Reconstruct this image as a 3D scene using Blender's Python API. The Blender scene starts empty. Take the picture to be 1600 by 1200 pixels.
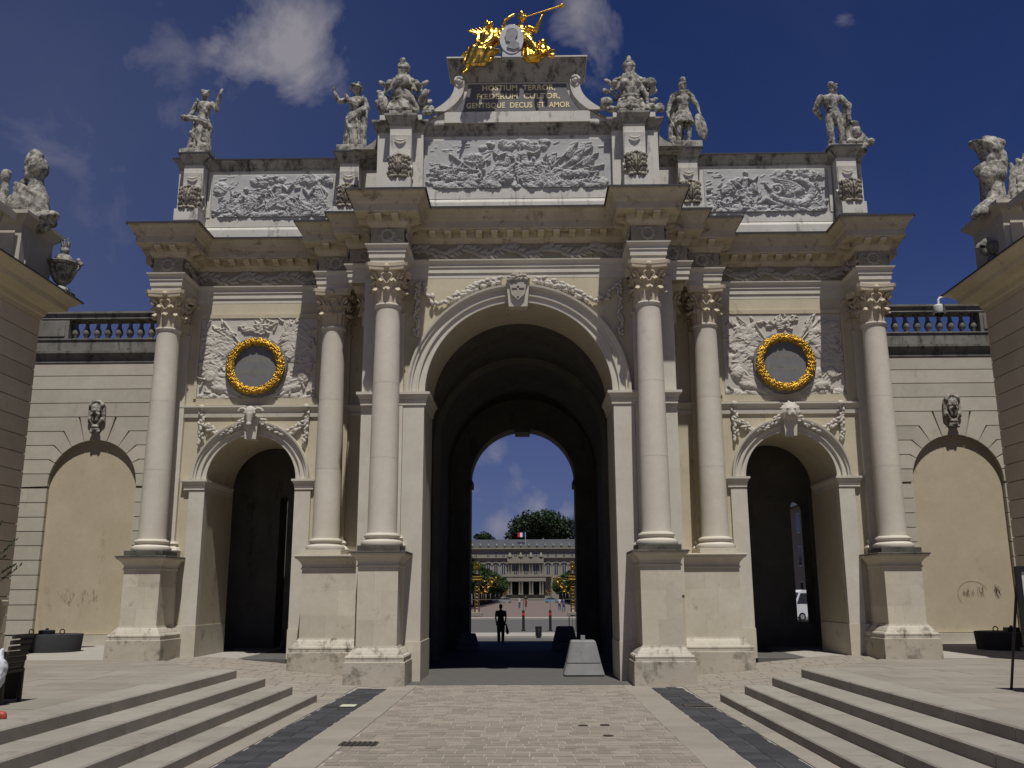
import bpy, bmesh, math, random
import numpy as np
from mathutils import Vector, Matrix, noise
R = math.radians
random.seed(7); np.random.seed(7)
scene = bpy.context.scene
COL = scene.collection

# ------------------------------------------------------------------ camera, sky, sun, exposure
def set_camera():
    F, pitch, yaw, roll = 1466.0, R(12.7), R(1.0), R(0.2)
    f = Vector((-math.sin(yaw)*math.cos(pitch), math.cos(yaw)*math.cos(pitch), math.sin(pitch)))
    r = f.cross(Vector((0, 0, 1))).normalized(); u = r.cross(f)
    r2 = r*math.cos(roll)-u*math.sin(roll); u2 = r*math.sin(roll)+u*math.cos(roll)
    cd = bpy.data.cameras.new('camera'); cam = bpy.data.objects.new('camera', cd); COL.objects.link(cam)
    m = Matrix((r2, u2, -f)).transposed().to_4x4(); m.translation = (0.24, 0, 2.0)
    cam.matrix_world = m
    cd.sensor_width = 36; cd.lens = F/1600*36; cd.clip_end = 6000; cd.clip_start = .1
    scene.camera = cam
    return f, r2, u2, F
CF, CR, CU, FPX = set_camera()
SUN_EL, SUN_AZ = R(66), R(9)            # azimuth measured from straight behind the camera towards the right
sd = bpy.data.lights.new('sun', 'SUN'); sd.energy = 4.3; sd.angle = R(0.55); sd.color = (1.0, 0.968, 0.915)
sun = bpy.data.objects.new('sun', sd); COL.objects.link(sun)
to_sun = Vector((math.sin(SUN_AZ)*math.cos(SUN_EL), -math.cos(SUN_AZ)*math.cos(SUN_EL), math.sin(SUN_EL)))
sun.rotation_euler = to_sun.to_track_quat('Z', 'Y').to_euler()
sun.location = (10, -20, 60)
SKY = 0.06
def set_world():
    w = bpy.data.worlds.new('World'); scene.world = w; w.use_nodes = True
    nt = w.node_tree; N = nt.nodes; L = nt.links; N.clear()
    out = N.new('ShaderNodeOutputWorld'); bg = N.new('ShaderNodeBackground'); bg.inputs[1].default_value = SKY
    sky = N.new('ShaderNodeTexSky'); sky.sky_type = 'NISHITA'; sky.sun_disc = False
    sky.sun_elevation = SUN_EL; sky.sun_rotation = math.atan2(to_sun.x, to_sun.y)
    sky.altitude = 2200; sky.air_density = 1.0; sky.dust_density = 0.35; sky.ozone_density = 4.5
    tc = N.new('ShaderNodeTexCoord')
    def math_(op, a, b=None, clamp=False):
        n = N.new('ShaderNodeMath'); n.operation = op; n.use_clamp = clamp
        for i, x in enumerate((a, b)):
            if x is None: continue
            if isinstance(x, (int, float)): n.inputs[i].default_value = x
            else: L.new(x, n.inputs[i])
        return n.outputs[0]
    def ns(scale, detail, rough, dist=0.0, off=0.0):
        n = N.new('ShaderNodeTexNoise'); n.inputs['Scale'].default_value = scale; n.inputs['Detail'].default_value = detail
        n.inputs['Roughness'].default_value = rough; n.inputs['Distortion'].default_value = dist
        mp = N.new('ShaderNodeMapping'); mp.inputs['Location'].default_value = (off, off*.7, 0)
        L.new(tc.outputs['Generated'], mp.inputs[0]); L.new(mp.outputs[0], n.inputs[0]); return n.outputs[0]
    def puff(px, py, rad):
        d = (CF*FPX+CR*(px-800)+CU*(600-py)).normalized()
        v = N.new('ShaderNodeVectorMath'); v.operation = 'DISTANCE'; L.new(tc.outputs['Generated'], v.inputs[0]); v.inputs[1].default_value = d
        return math_('SUBTRACT', 1.0, math_('DIVIDE', v.outputs['Value'], rad/FPX), True)
    fine = ns(11, 10, .60, .35); wisp = ns(3.2, 6, .6, .6, 3.1)
    tot = None
    for (px, py, rad, amt) in ((405, 72, 82, .9), (462, 76, 88, 1.15), (505, 60, 48, .6), (400, 135, 55, .6), (428, 165, 42, .55), (350, 75, 36, .35),
                               (912, 22, 62, .9), (930, 75, 45, .6), (935, 95, 60, .4), (1040, 130, 60, .45), (1318, 28, 32, .5),
                               (150, 60, 330, .28), (90, 230, 330, .22), (440, 0, 60, .5), (1400, 75, 30, .2),
                               (842, 792, 42, .78), (885, 802, 38, .85), (780, 822, 34, .72), (745, 777, 36, .62), (800, 735, 90, .46), (860, 715, 70, .44),
                               (-500, 100, 300, .8), (2100, 60, 260, .8)):
        p = math_('MULTIPLY', math_('POWER', puff(px, py, rad*1.25), .75), amt)
        tot = p if tot is None else math_('MAXIMUM', tot, p)
    body = math_('ADD', math_('MULTIPLY', tot, 1.15), math_('MULTIPLY', math_('SUBTRACT', fine, .5), 3.0))
    dens = math_('MULTIPLY', math_('MULTIPLY', math_('SUBTRACT', body, .42), 1.25, True), math_('MULTIPLY', tot, 2.2, True), True)
    dens = math_('MULTIPLY', dens, .8)
    haze = math_('MULTIPLY', math_('SUBTRACT', wisp, .45, True), .30)
    veil = math_('MULTIPLY', math_('MULTIPLY', puff(-150, 330, 950), .62), math_('ADD', .3, wisp))
    veil = math_('MAXIMUM', veil, haze)
    mix = N.new('ShaderNodeMix'); mix.data_type = 'RGBA'
    tint = N.new('ShaderNodeMix'); tint.data_type = 'RGBA'; tint.blend_type = 'MULTIPLY'; tint.inputs[0].default_value = 1
    L.new(sky.outputs[0], tint.inputs[6]); tint.inputs[7].default_value = (.36, .42, .74, 1)
    L.new(dens, mix.inputs[0]); sp = N.new('ShaderNodeSeparateXYZ'); L.new(tc.outputs['Generated'], sp.inputs[0])
    low = math_('MULTIPLY', math_('POWER', math_('SUBTRACT', 1.0, math_('MULTIPLY', sp.outputs[2], 2.2), True), 2.0), .75)
    hz = N.new('ShaderNodeMix'); hz.data_type = 'RGBA'; L.new(low, hz.inputs[0]); L.new(tint.outputs[2], hz.inputs[6]); hz.inputs[7].default_value = (1.95, 2.05, 3.5, 1)
    vl = N.new('ShaderNodeMix'); vl.data_type = 'RGBA'; L.new(veil, vl.inputs[0]); L.new(hz.outputs[2], vl.inputs[6]); vl.inputs[7].default_value = (1.55, 1.85, 3.3, 1)
    L.new(vl.outputs[2], mix.inputs[6]); mix.inputs[7].default_value = (5.6, 5.3, 5.7, 1)
    L.new(mix.outputs[2], bg.inputs[0]); L.new(bg.outputs[0], out.inputs[0])
set_world()
vs = scene.view_settings
vs.view_transform = 'Standard'; vs.look = 'None'; vs.exposure = -0.10; vs.gamma = 1.0; vs.use_curve_mapping = False
scene.cycles.max_bounces = 7; scene.cycles.diffuse_bounces = 5; scene.cycles.glossy_bounces = 3
scene.cycles.use_denoising = True
scene.cycles.caustics_reflective = False; scene.cycles.caustics_refractive = False

# ------------------------------------------------------------------ materials
def srgb(*c): return tuple((x/12.92 if x <= .04045 else ((x+.055)/1.055)**2.4) for x in c)
class NT:
    def __init__(s, m): s.nt = m.node_tree; s.N = s.nt.nodes; s.L = s.nt.links
    def n(s, t, **k):
        x = s.N.new(t)
        for a, b in k.items(): setattr(x, a, b)
        return x
    def put(s, sock, v):
        if v is None: return
        if hasattr(v, 'is_output'): s.L.new(v, sock)
        else:
            if sock.type == 'RGBA' and len(v) == 3: v = (*v, 1)
            sock.default_value = v
    def mix(s, fac, a, b, blend='MIX'):
        x = s.n('ShaderNodeMix', data_type='RGBA', blend_type=blend); s.put(x.inputs[0], fac); s.put(x.inputs[6], a); s.put(x.inputs[7], b); return x.outputs[2]
    def noise(s, vec, scale, detail=5, rough=.6, dist=0., stretch=None):
        if stretch:
            mp = s.n('ShaderNodeMapping'); mp.inputs['Scale'].default_value = stretch; s.L.new(vec, mp.inputs[0]); vec = mp.outputs[0]
        x = s.n('ShaderNodeTexNoise'); x.inputs['Scale'].default_value = scale; x.inputs['Detail'].default_value = detail
        x.inputs['Roughness'].default_value = rough; x.inputs['Distortion'].default_value = dist; s.L.new(vec, x.inputs[0]); return x.outputs[0]
    def ramp(s, f, a, b, lo=0., hi=1.):
        x = s.n('ShaderNodeMapRange'); s.put(x.inputs[0], f); x.inputs[1].default_value = a; x.inputs[2].default_value = b
        x.inputs[3].default_value = lo; x.inputs[4].default_value = hi; return x.outputs[0]
    def math(s, op, a, b):
        x = s.n('ShaderNodeMath', operation=op); s.put(x.inputs[0], a); s.put(x.inputs[1], b); return x.outputs[0]
def base_mat(name):
    m = bpy.data.materials.new(name); m.use_nodes = True
    t = NT(m); b = t.N['Principled BSDF']; b.inputs['Roughness'].default_value = .85
    b.inputs['Specular IOR Level'].default_value = .25
    tc = t.n('ShaderNodeNewGeometry')
    return m, t, b, tc.outputs['Position']
def stone(name, c1, c2, stain=.0, stain_col=(.035, .032, .028), scale=1.0, bump=.25, rough=.85, rnd=.0, streak=True, bumpscale=38, island=False, pits=0.):
    m, t, b, co = base_mat(name)
    big = t.noise(co, 1.1*scale, 6, .62); mid = t.noise(co, 7*scale, 5, .6); fin = t.noise(co, 45*scale, 4, .6)
    col = t.mix(t.ramp(big, .32, .68), c1, c2)
    col = t.mix(t.ramp(mid, .35, .75, 0, .35), col, tuple(x*.72 for x in c1))
    col = t.mix(t.ramp(fin, .3, .75, 0, .22), col, tuple(x*.6 for x in c2))
    if rnd or island:
        if island: r_ = t.n('ShaderNodeNewGeometry').outputs['Random Per Island']
        else: r_ = t.n('ShaderNodeObjectInfo').outputs['Random']
        col = t.mix(t.ramp(r_, 0, 1, 0, 1), t.mix(1, col, (1-rnd, 1-rnd*1.05, 1-rnd*1.1), 'MULTIPLY'), t.mix(1, col, (1+rnd*.6, 1+rnd*.5, 1+rnd*.45), 'MULTIPLY'))
    if stain > 0:
        st = t.noise(co, 1.7*scale, 7, .72, .3, stretch=(1.6, 1.6, .28) if streak else None)
        st2 = t.noise(co, 5.5*scale, 6, .7)
        f = t.ramp(t.math('ADD', t.math('MULTIPLY', st, .72), t.math('MULTIPLY', st2, .28)), .63-.20*stain, .75-.18*stain, 0, .93)
        col = t.mix(f, col, stain_col)
    t.put(b.inputs['Base Color'], col); b.inputs['Roughness'].default_value = rough
    bp = t.n('ShaderNodeBump'); bp.inputs['Strength'].default_value = bump; bp.inputs['Distance'].default_value = .02
    hn = t.noise(co, bumpscale, 6, .7)
    if pits:
        hn = t.math('ADD', hn, t.math('MULTIPLY', t.ramp(t.noise(co, 9, 5, .7), .35, .5), pits))
    t.put(bp.inputs['Height'], hn); t.put(b.inputs['Normal'], bp.outputs[0])
    return m
def plain(name, c, rough=.6, metal=0., spec=.4, var=.15, scale=6, bump=0.):
    m, t, b, co = base_mat(name)
    n = t.noise(co, scale, 5, .6)
    t.put(b.inputs['Base Color'], t.mix(t.ramp(n, .3, .7), tuple(x*(1-var) for x in c), tuple(min(1, x*(1+var)) for x in c)))
    b.inputs['Roughness'].default_value = rough; b.inputs['Metallic'].default_value = metal; b.inputs['Specular IOR Level'].default_value = spec
    if bump:
        bp = t.n('ShaderNodeBump'); bp.inputs['Strength'].default_value = bump; bp.inputs['Distance'].default_value = .02
        t.put(bp.inputs['Height'], t.noise(co, scale*5, 5, .65)); t.put(b.inputs['Normal'], bp.outputs[0])
    return m
def foliage_mat(name, c1, c2):
    m, t, b, co = base_mat(name)
    r_ = t.n('ShaderNodeNewGeometry').outputs['Random Per Island']
    t.put(b.inputs['Base Color'], t.mix(r_, c1, c2)); b.inputs['Roughness'].default_value = .6
    return m
M = {}
M['white'] = stone('white_stone', (.615, .58, .50), (.54, .50, .42), .14, (.20, .17, .13), bump=.12)
M['column'] = stone('column_stone', (.655, .61, .525), (.575, .53, .44), .16, (.38, .32, .235), bump=.12, scale=.8, rnd=.05)
M['cream'] = stone('cream_stucco', (.585, .52, .385), (.495, .435, .31), .30, (.24, .19, .11), bump=.10)
M['pedestal'] = stone('pedestal_stone', (.615, .57, .475), (.52, .47, .37), .28, (.20, .165, .115), bump=.16, scale=.9, streak=False)
M['pedestal_block'] = stone('pedestal_block', (.615, .57, .475), (.52, .47, .37), .34, (.26, .225, .165), bump=.16, scale=1.1, rnd=.12, streak=False)
M['plinth'] = stone('plinth_stone', (.50, .455, .375), (.42, .378, .305), .62, (.10, .092, .066), bump=.3, scale=1.0, streak=False)
M['basemould'] = stone('base_mould_stone', (.56, .52, .435), (.46, .42, .345), .62, (.10, .094, .07), bump=.3, scale=1.3)
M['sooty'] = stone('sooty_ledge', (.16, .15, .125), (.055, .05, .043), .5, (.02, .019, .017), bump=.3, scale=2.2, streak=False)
M['cornice'] = stone('weathered_cornice', (.58, .51, .375), (.44, .375, .26), .46, (.11, .085, .052), bump=.3, scale=1.7, streak=False)
M['frieze_ground'] = stone('frieze_ground', (.36, .325, .245), (.27, .24, .18), .4, (.10, .085, .062), bump=.3, scale=2)
M['frieze'] = stone('frieze_stone', (.46, .43, .36), (.36, .335, .28), .25, (.09, .08, .065), bump=.2)
M['attic'] = stone('attic_stone', (.645, .62, .56), (.55, .525, .465), .46, (.10, .097, .088), bump=.22, scale=1.1)
M['attic_cornice'] = stone('attic_cornice_stone', (.42, .40, .35), (.30, .285, .245), .74, (.028, .026, .023), bump=.3, scale=1.3)
M['relief'] = stone('grey_relief_stone', (.475, .47, .46), (.40, .395, .385), .25, (.22, .218, .21), bump=.12, scale=1.5)
M['relief_cream'] = stone('cream_relief_stone', (.565, .525, .46), (.50, .465, .40), .12, (.3, .25, .18), bump=.1, scale=1.5)
M['statue'] = stone('statue_stone', (.55, .525, .46), (.38, .36, .305), 1.0, (.07, .066, .055), bump=.3, scale=3.2, streak=False)
M['carving'] = stone('carved_leaf_stone', (.42, .38, .30), (.27, .245, .195), .8, (.07, .063, .052), bump=.3, scale=4, streak=False)
M['capital'] = stone('capital_stone', (.60, .52, .40), (.50, .42, .30), .15, (.27, .2, .12), bump=.12, scale=2.5)
M['lead'] = plain('lead_flashing', (.035, .036, .04), .5)
M['wing'] = stone('wing_stone', (.55, .51, .425), (.475, .435, .355), .25, (.26, .235, .185), bump=.2, rnd=.10)
M['joint'] = plain('joint_stone', (.27, .24, .19), .95)  # darker backing stone that shows in the joints
M['wing_soot'] = stone('wing_sooty_stone', (.25, .235, .205), (.15, .14, .12), .6, (.035, .033, .029), bump=.3, scale=1.4)
M['plaster'] = stone('niche_plaster', (.54, .47, .34), (.465, .395, .275), .28, (.28, .20, .10), bump=.06, scale=.7)
M['house'] = stone('house_stone', (.70, .625, .48), (.62, .545, .41), .16, (.2, .165, .115), bump=.2, rnd=.08)
M['house_cornice'] = stone('house_cornice_stone', (.70, .61, .44), (.60, .52, .365), .2, (.16, .13, .085), bump=.15)
M['shade_inside'] = stone('passage_stone', (.19, .175, .145), (.12, .11, .09), .4, (.035, .032, .026), bump=.2)  # shade of the passages put into a darker stone colour
M['reveal'] = stone('reveal_stone', (.50, .44, .335), (.40, .35, .26), .2, (.16, .135, .1), bump=.2)
M['gold'] = plain('gilding', (.74, .43, .075), .27, 1.0, .5, .18, 9, .12)
M['gold_dull'] = plain('wreath_gilding', (.56, .33, .05), .33, 1.0, .5, .35, 30, .6)
M['slate'] = plain('slate_tablet', (.125, .122, .122), .6, var=.12)
M['disc'] = plain('grey_marble_disc', (.155, .152, .155), .65, var=.1)
M['letters'] = plain('gilt_letters', (.74, .64, .36), .5, .0, var=.1)
M['letters_faint'] = plain('worn_letters', (.22, .19, .13), .7, var=.2)
M['medal'] = plain('white_marble', (.43, .44, .45), .55, var=.08)
M['medal_dark'] = plain('grey_marble', (.20, .205, .215), .6, var=.3, scale=14)
M['brick'] = stone('paving_sett', (.31, .275, .228), (.25, .222, .185), .32, (.12, .105, .088), bump=.35, rnd=.20, scale=2.5, bumpscale=60)
M['brick_far'] = stone('paving_sett_far', (.31, .275, .228), (.25, .222, .185), .32, (.12, .105, .088), bump=.35, rnd=.20, scale=2.5, island=True, bumpscale=60)
M['mortar'] = stone('paving_mortar', (.40, .375, .335), (.33, .31, .275), .0, bump=.2, scale=3)
M['slab'] = stone('border_slab', (.32, .29, .245), (.27, .245, .205), .12, (.16, .135, .105), bump=.2, rnd=.12, scale=1.5, streak=False)
M['setts'] = stone('dark_sett', (.062, .064, .070), (.045, .047, .053), .0, bump=.4, rnd=.28, scale=3)
M['steps'] = stone('step_stone_mat', (.34, .317, .272), (.27, .25, .212), .34, (.16, .135, .105), bump=.2, rnd=.10, scale=1.1, streak=False)
M['terrace'] = stone('terrace_slab', (.305, .28, .237), (.25, .228, .19), .16, (.15, .125, .095), bump=.2, rnd=.10, scale=1.0, streak=False)
M['asphalt'] = stone('passage_asphalt', (.125, .12, .112), (.10, .096, .09), .0, bump=.3, scale=3)
M['gravel'] = stone('pink_gravel', (.20, .155, .135), (.165, .13, .115), .0, bump=.3, scale=.4)
M['plaza'] = stone('pale_square_paving', (.46, .42, .35), (.40, .36, .295), .05, (.25, .22, .17), bump=.2, scale=.6, streak=False)
M['gate_gold'] = plain('gate_gilding', (.34, .21, .04), .4, 1.0, .5, .4, 12, .6)
M['concrete'] = stone('cast_concrete', (.27, .27, .265), (.22, .22, .215), .12, (.12, .118, .11), bump=.25, scale=3, pits=.4)
M['dark_concrete'] = stone('dark_concrete_mat', (.05, .05, .054), (.038, .038, .042), .0, bump=.2, scale=3)
M['black'] = plain('black_metal', (.012, .012, .014), .45)
M['iron'] = plain('cast_iron', (.05, .042, .036), .55, .3)
M['grate_void'] = plain('void', (.006, .006, .006), .9)
M['light_glass'] = plain('frosted_lamp_glass', (.55, .57, .42), .35, var=.08)
M['camera_white'] = plain('white_plastic', (.62, .62, .62), .4, var=.05)
M['leaf_dark'] = foliage_mat('dark_tree_leaves', (.012, .026, .010), (.032, .055, .020))
M['leaf_lime'] = foliage_mat('lime_leaves', (.012, .030, .008), (.045, .075, .017))
M['leaf_olive'] = foliage_mat('olive_leaves', (.045, .06, .028), (.10, .115, .062))
M['bark'] = plain('bark', (.07, .055, .04), .9)
M['palace'] = stone('palace_stone', (.27, .252, .20), (.235, .218, .17), .2, (.16, .14, .11), bump=.1, scale=.12)
M['roof'] = plain('slate_roof', (.055, .058, .066), .6, var=.2, scale=.3)
M['glass'] = plain('window_glass', (.035, .04, .05), .12, 0, .5)
M['frame_white'] = plain('white_window_frame', (.5, .5, .48), .5)
M['clay'] = plain('cream_planter', (.42, .36, .26), .8)
M['wicker'] = plain('dark_wicker', (.03, .025, .02), .6, bump=.4)
M['bag'] = plain('white_plastic_bag', (.55, .56, .6), .35, var=.1)
M['shoe'] = plain('red_shoe', (.38, .06, .045), .5)
M['skin'] = plain('skin', (.36, .21, .15), .6)
M['cloth_dark'] = plain('dark_clothes', (.02, .02, .024), .9)
M['cloth_blue'] = plain('blue_clothes', (.08, .11, .2), .9)
M['cloth_white'] = plain('white_clothes', (.5, .5, .5), .9)
M['cloth_red'] = plain('red_clothes', (.3, .05, .04), .9)
M['hair'] = plain('dark_hair', (.015, .011, .009), .7)
M['car_grey'] = plain('grey_car_paint', (.32, .34, .36), .25, .2)
M['car_blue'] = plain('pale_blue_car_paint', (.22, .38, .5), .25, .2)
M['car_white'] = plain('white_van_paint', (.7, .7, .72), .3)
M['tyre'] = plain('tyre_rubber', (.015, .015, .015), .8)
M['red'] = plain('red_reflector', (.6, .03, .02), .5)
M['flag_blue'] = plain('flag_blue', (.01, .02, .14), .8)
M['flag_white'] = plain('flag_white', (.75, .75, .75), .8)
M['flag_red'] = plain('flag_red', (.6, .02, .03), .8)
M['poster'] = plain('poster_print', (.32, .36, .38), .4, var=.5, scale=3.5)
M['paper'] = plain('menu_paper', (.5, .5, .46), .5, var=.1)
M['graffiti'] = plain('scrubbed_graffiti', (.27, .215, .165), .9, var=.3, scale=25)

# ------------------------------------------------------------------ mesh builder
class MB:
    def __init__(s): s.v = []; s.f = []
    def add(s, vs, fs):
        o = len(s.v); s.v += [tuple(v) for v in vs]; s.f += [tuple(i+o for i in f) for f in fs]; return s
    def box(s, x0, x1, y0, y1, z0, z1):
        if x0 > x1: x0, x1 = x1, x0
        return s.add([(x, y, z) for x in (x0, x1) for y in (y0, y1) for z in (z0, z1)],
                     [(0, 1, 3, 2), (4, 6, 7, 5), (0, 4, 5, 1), (2, 3, 7, 6), (0, 2, 6, 4), (1, 5, 7, 3)])
    def cbox(s, x0, x1, y0, y1, z0, z1, b=.01):      # box with chamfered upper edges
        if x0 > x1: x0, x1 = x1, x0
        A = [(x0, y0, z0), (x1, y0, z0), (x1, y1, z0), (x0, y1, z0), (x0, y0, z1-b), (x1, y0, z1-b), (x1, y1, z1-b), (x0, y1, z1-b),
             (x0+b, y0+b, z1), (x1-b, y0+b, z1), (x1-b, y1-b, z1), (x0+b, y1-b, z1)]
        return s.add(A, [(3, 2, 1, 0)]+[(i, (i+1) % 4, 4+(i+1) % 4, 4+i) for i in range(4)]+[(4+i, 4+(i+1) % 4, 8+(i+1) % 4, 8+i) for i in range(4)]+[(8, 9, 10, 11)])
    def prism(s, poly, d0, d1, axis='y'):
        n = len(poly)
        mk = {'y': lambda a, b, d: (a, d, b), 'x': lambda a, b, d: (d, a, b), 'z': lambda a, b, d: (a, b, d)}[axis]
        vs = [mk(a, b, d0) for a, b in poly]+[mk(a, b, d1) for a, b in poly]
        fs = [tuple(range(n)), tuple(range(2*n-1, n-1, -1))]+[(i, n+i, n+(i+1) % n, (i+1) % n) for i in range(n)]
        return s.add(vs, fs)
    def frustum(s, poly0, z0, poly1, z1):
        n = len(poly0)
        vs = [(a, b, z0) for a, b in poly0]+[(a, b, z1) for a, b in poly1]
        return s.add(vs, [tuple(range(n-1, -1, -1)), tuple(range(n, 2*n))]+[(i, (i+1) % n, n+(i+1) % n, n+i) for i in range(n)])
    def lathe(s, prof, seg=24, c=(0, 0, 0)):
        vs = []; fs = []
        for r_, z in prof:
            for k in range(seg):
                a = 2*math.pi*k/seg; vs.append((c[0]+r_*math.cos(a), c[1]+r_*math.sin(a), c[2]+z))
        for j in range(len(prof)-1):
            for k in range(seg):
                fs.append((j*seg+k, j*seg+(k+1) % seg, (j+1)*seg+(k+1) % seg, (j+1)*seg+k))
        fs.append(tuple(range(seg-1, -1, -1))); fs.append(tuple((len(prof)-1)*seg+k for k in range(seg)))
        return s.add(vs, fs)
    def tube(s, pts, r, seg=8, caps=True):
        pts = [Vector(p) for p in pts]; n = len(pts); vs = []; fs = []
        rr = r if isinstance(r, (list, tuple)) else [r]*n
        up = Vector((0, 0, 1))
        for i, p in enumerate(pts):
            t = (pts[min(i+1, n-1)]-pts[max(i-1, 0)]).normalized()
            a = t.cross(up)
            if a.length < .05: a = t.cross(Vector((0, 1, 0)))
            a.normalize(); b = a.cross(t)
            for k in range(seg):
                q = 2*math.pi*k/seg; vs.append(p+(a*math.cos(q)+b*math.sin(q))*rr[i])
        for i in range(n-1):
            for k in range(seg): fs.append((i*seg+k, i*seg+(k+1) % seg, (i+1)*seg+(k+1) % seg, (i+1)*seg+k))
        if caps: fs.append(tuple(range(seg-1, -1, -1))); fs.append(tuple((n-1)*seg+k for k in range(seg)))
        return s.add(vs, fs)
    def ell(s, c, rad, rot=None, nu=10, nv=7):
        if isinstance(rad, (int, float)): rad = (rad,)*3
        m = rot.to_matrix() if rot is not None and hasattr(rot, 'to_matrix') else rot
        vs = []; fs = []; c = Vector(c)
        def P(x, y, z):
            v = Vector((x*rad[0], y*rad[1], z*rad[2]))
            return c+(m @ v if m is not None else v)
        vs.append(P(0, 0, -1))
        for j in range(1, nv):
            t = math.pi*j/nv-math.pi/2
            for k in range(nu):
                a = 2*math.pi*k/nu; vs.append(P(math.cos(t)*math.cos(a), math.cos(t)*math.sin(a), math.sin(t)))
        vs.append(P(0, 0, 1)); e = len(vs)-1
        for k in range(nu):
            fs.append((0, 1+(k+1) % nu, 1+k)); fs.append((e, e-nu+k, e-nu+(k+1) % nu))
        for j in range(nv-2):
            for k in range(nu):
                a = 1+j*nu; fs.append((a+k, a+(k+1) % nu, a+nu+(k+1) % nu, a+nu+k))
        return s.add(vs, fs)
    def cap(s, p0, p1, r0, r1, seg=10, flat=1.0):    # tapered capsule
        p0, p1 = Vector(p0), Vector(p1); d = p1-p0; L = max(d.length, 1e-4); t = d/L
        a = t.cross(Vector((0, 0, 1)))
        if a.length < .05: a = t.cross(Vector((0, 1, 0)))
        a.normalize(); b = a.cross(t); rings = []
        for k in range(4):
            q = math.pi/2*k/4; rings.append((-math.cos(q)*r0, math.sin(q)*r0))
        rings[0] = (-r0, r0*.02); rings.append((0, r0)); rings.append((L, r1))
        for k in range(1, 5):
            q = math.pi/2*k/4; rings.append((L+math.sin(q)*r1, max(math.cos(q)*r1, r1*.02)))
        vs = []; fs = []
        for h, r_ in rings:
            for k in range(seg):
                q = 2*math.pi*k/seg; vs.append(p0+t*h+(a*math.cos(q)+b*math.sin(q)*flat)*r_)
        for i in range(len(rings)-1):
            for k in range(seg): fs.append((i*seg+k, i*seg+(k+1) % seg, (i+1)*seg+(k+1) % seg, (i+1)*seg+k))
        fs.append(tuple(range(seg-1, -1, -1))); fs.append(tuple((len(rings)-1)*seg+k for k in range(seg)))
        return s.add(vs, fs)
    def sweep(s, path, prof, flip=1):                # profile (out, z) carried along a plan path, mitred
        n = len(path); P = [Vector(p) for p in path]; k = len(prof); vs = []; fs = []
        for i in range(n):
            ns_ = []
            if i > 0: d = (P[i]-P[i-1]).normalized(); ns_.append(Vector((d.y, -d.x)))
            if i < n-1: d = (P[i+1]-P[i]).normalized(); ns_.append(Vector((d.y, -d.x)))
            m = ns_[0] if len(ns_) == 1 else (ns_[0]+ns_[1])/max(1+ns_[0].dot(ns_[1]), .2)
            for o, z in prof: vs.append((P[i].x+m.x*o*flip, P[i].y+m.y*o*flip, z))
        for i in range(n-1):
            for j in range(k): fs.append((i*k+j, i*k+(j+1) % k, (i+1)*k+(j+1) % k, (i+1)*k+j))
        fs.append(tuple(range(k))); fs.append(tuple((n-1)*k+j for j in range(k-1, -1, -1)))
        return s.add(vs, fs)
    def arc(s, cx, cz, prof, a0=0., a1=math.pi, seg=40):   # profile (radius, y) carried round an arch
        k = len(prof); vs = []; fs = []
        for i in range(seg+1):
            a = a0+(a1-a0)*i/seg
            for r_, y in prof: vs.append((cx+r_*math.cos(a), y, cz+r_*math.sin(a)))
        for i in range(seg):
            for j in range(k): fs.append((i*k+j, i*k+(j+1) % k, (i+1)*k+(j+1) % k, (i+1)*k+j))
        fs.append(tuple(range(k))); fs.append(tuple(seg*k+j for j in range(k-1, -1, -1)))
        return s.add(vs, fs)
    def grid(s, X, Y, Z):
        nz, nx = X.shape; o = len(s.v)
        s.v += list(map(tuple, np.stack([X.ravel(), Y.ravel(), Z.ravel()], 1)))
        s.f += [(o+j*nx+i, o+j*nx+i+1, o+(j+1)*nx+i+1, o+(j+1)*nx+i) for j in range(nz-1) for i in range(nx-1)]
        return s
    def xf(s, m):
        s.v = [tuple(m @ Vector(v)) for v in s.v]; return s
    def mesh(s, name, mat, smooth=None, recalc=True):
        me = bpy.data.meshes.new(name); me.from_pydata(s.v, [], s.f)
        if recalc:
            bm = bmesh.new(); bm.from_mesh(me); bmesh.ops.recalc_face_normals(bm, faces=bm.faces); bm.to_mesh(me); bm.free()
        if smooth is not None:
            me.polygons.foreach_set('use_smooth', [True]*len(me.polygons))
            if smooth < 180: me.set_sharp_from_angle(angle=R(smooth))
        me.materials.append(M[mat] if isinstance(mat, str) else mat); me.update()
        return me

def label(o, lab=None, cat=None, group=None, kind=None):
    if lab: o['label'] = lab
    if cat: o['category'] = cat
    if group: o['group'] = group
    if kind: o['kind'] = kind
    return o
def link(name, data, parent=None, loc=None, world=True):
    o = bpy.data.objects.new(name, data); COL.objects.link(o)
    if parent is not None:
        o.parent = parent
        if world and parent.parent is None: o.location = -Vector(parent.location)
    if loc is not None: o.location = Vector(loc)-(Vector(parent.location) if parent is not None and world and parent.parent is None else Vector())
    return o
def thing(name, lab, cat, loc=(0, 0, 0), group=None):
    o = bpy.data.objects.new(name, None); COL.objects.link(o); o.location = loc; o.empty_display_size = .2
    return label(o, lab, cat, group)
def part(name, mb, mat, parent=None, smooth=None, world=True):
    return link(name, mb.mesh(name, mat, smooth), parent, None, world)
def solo(name, mb, mat, lab, cat, group=None, smooth=None):
    return label(link(name, mb.mesh(name, mat, smooth)), lab, cat, group)
def struct(name, mb, mat, smooth=None):
    return label(link(name, mb.mesh(name, mat, smooth)), kind='structure')
def mirror(path): return path+[(-x, y) for x, y in reversed(path)]

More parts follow.
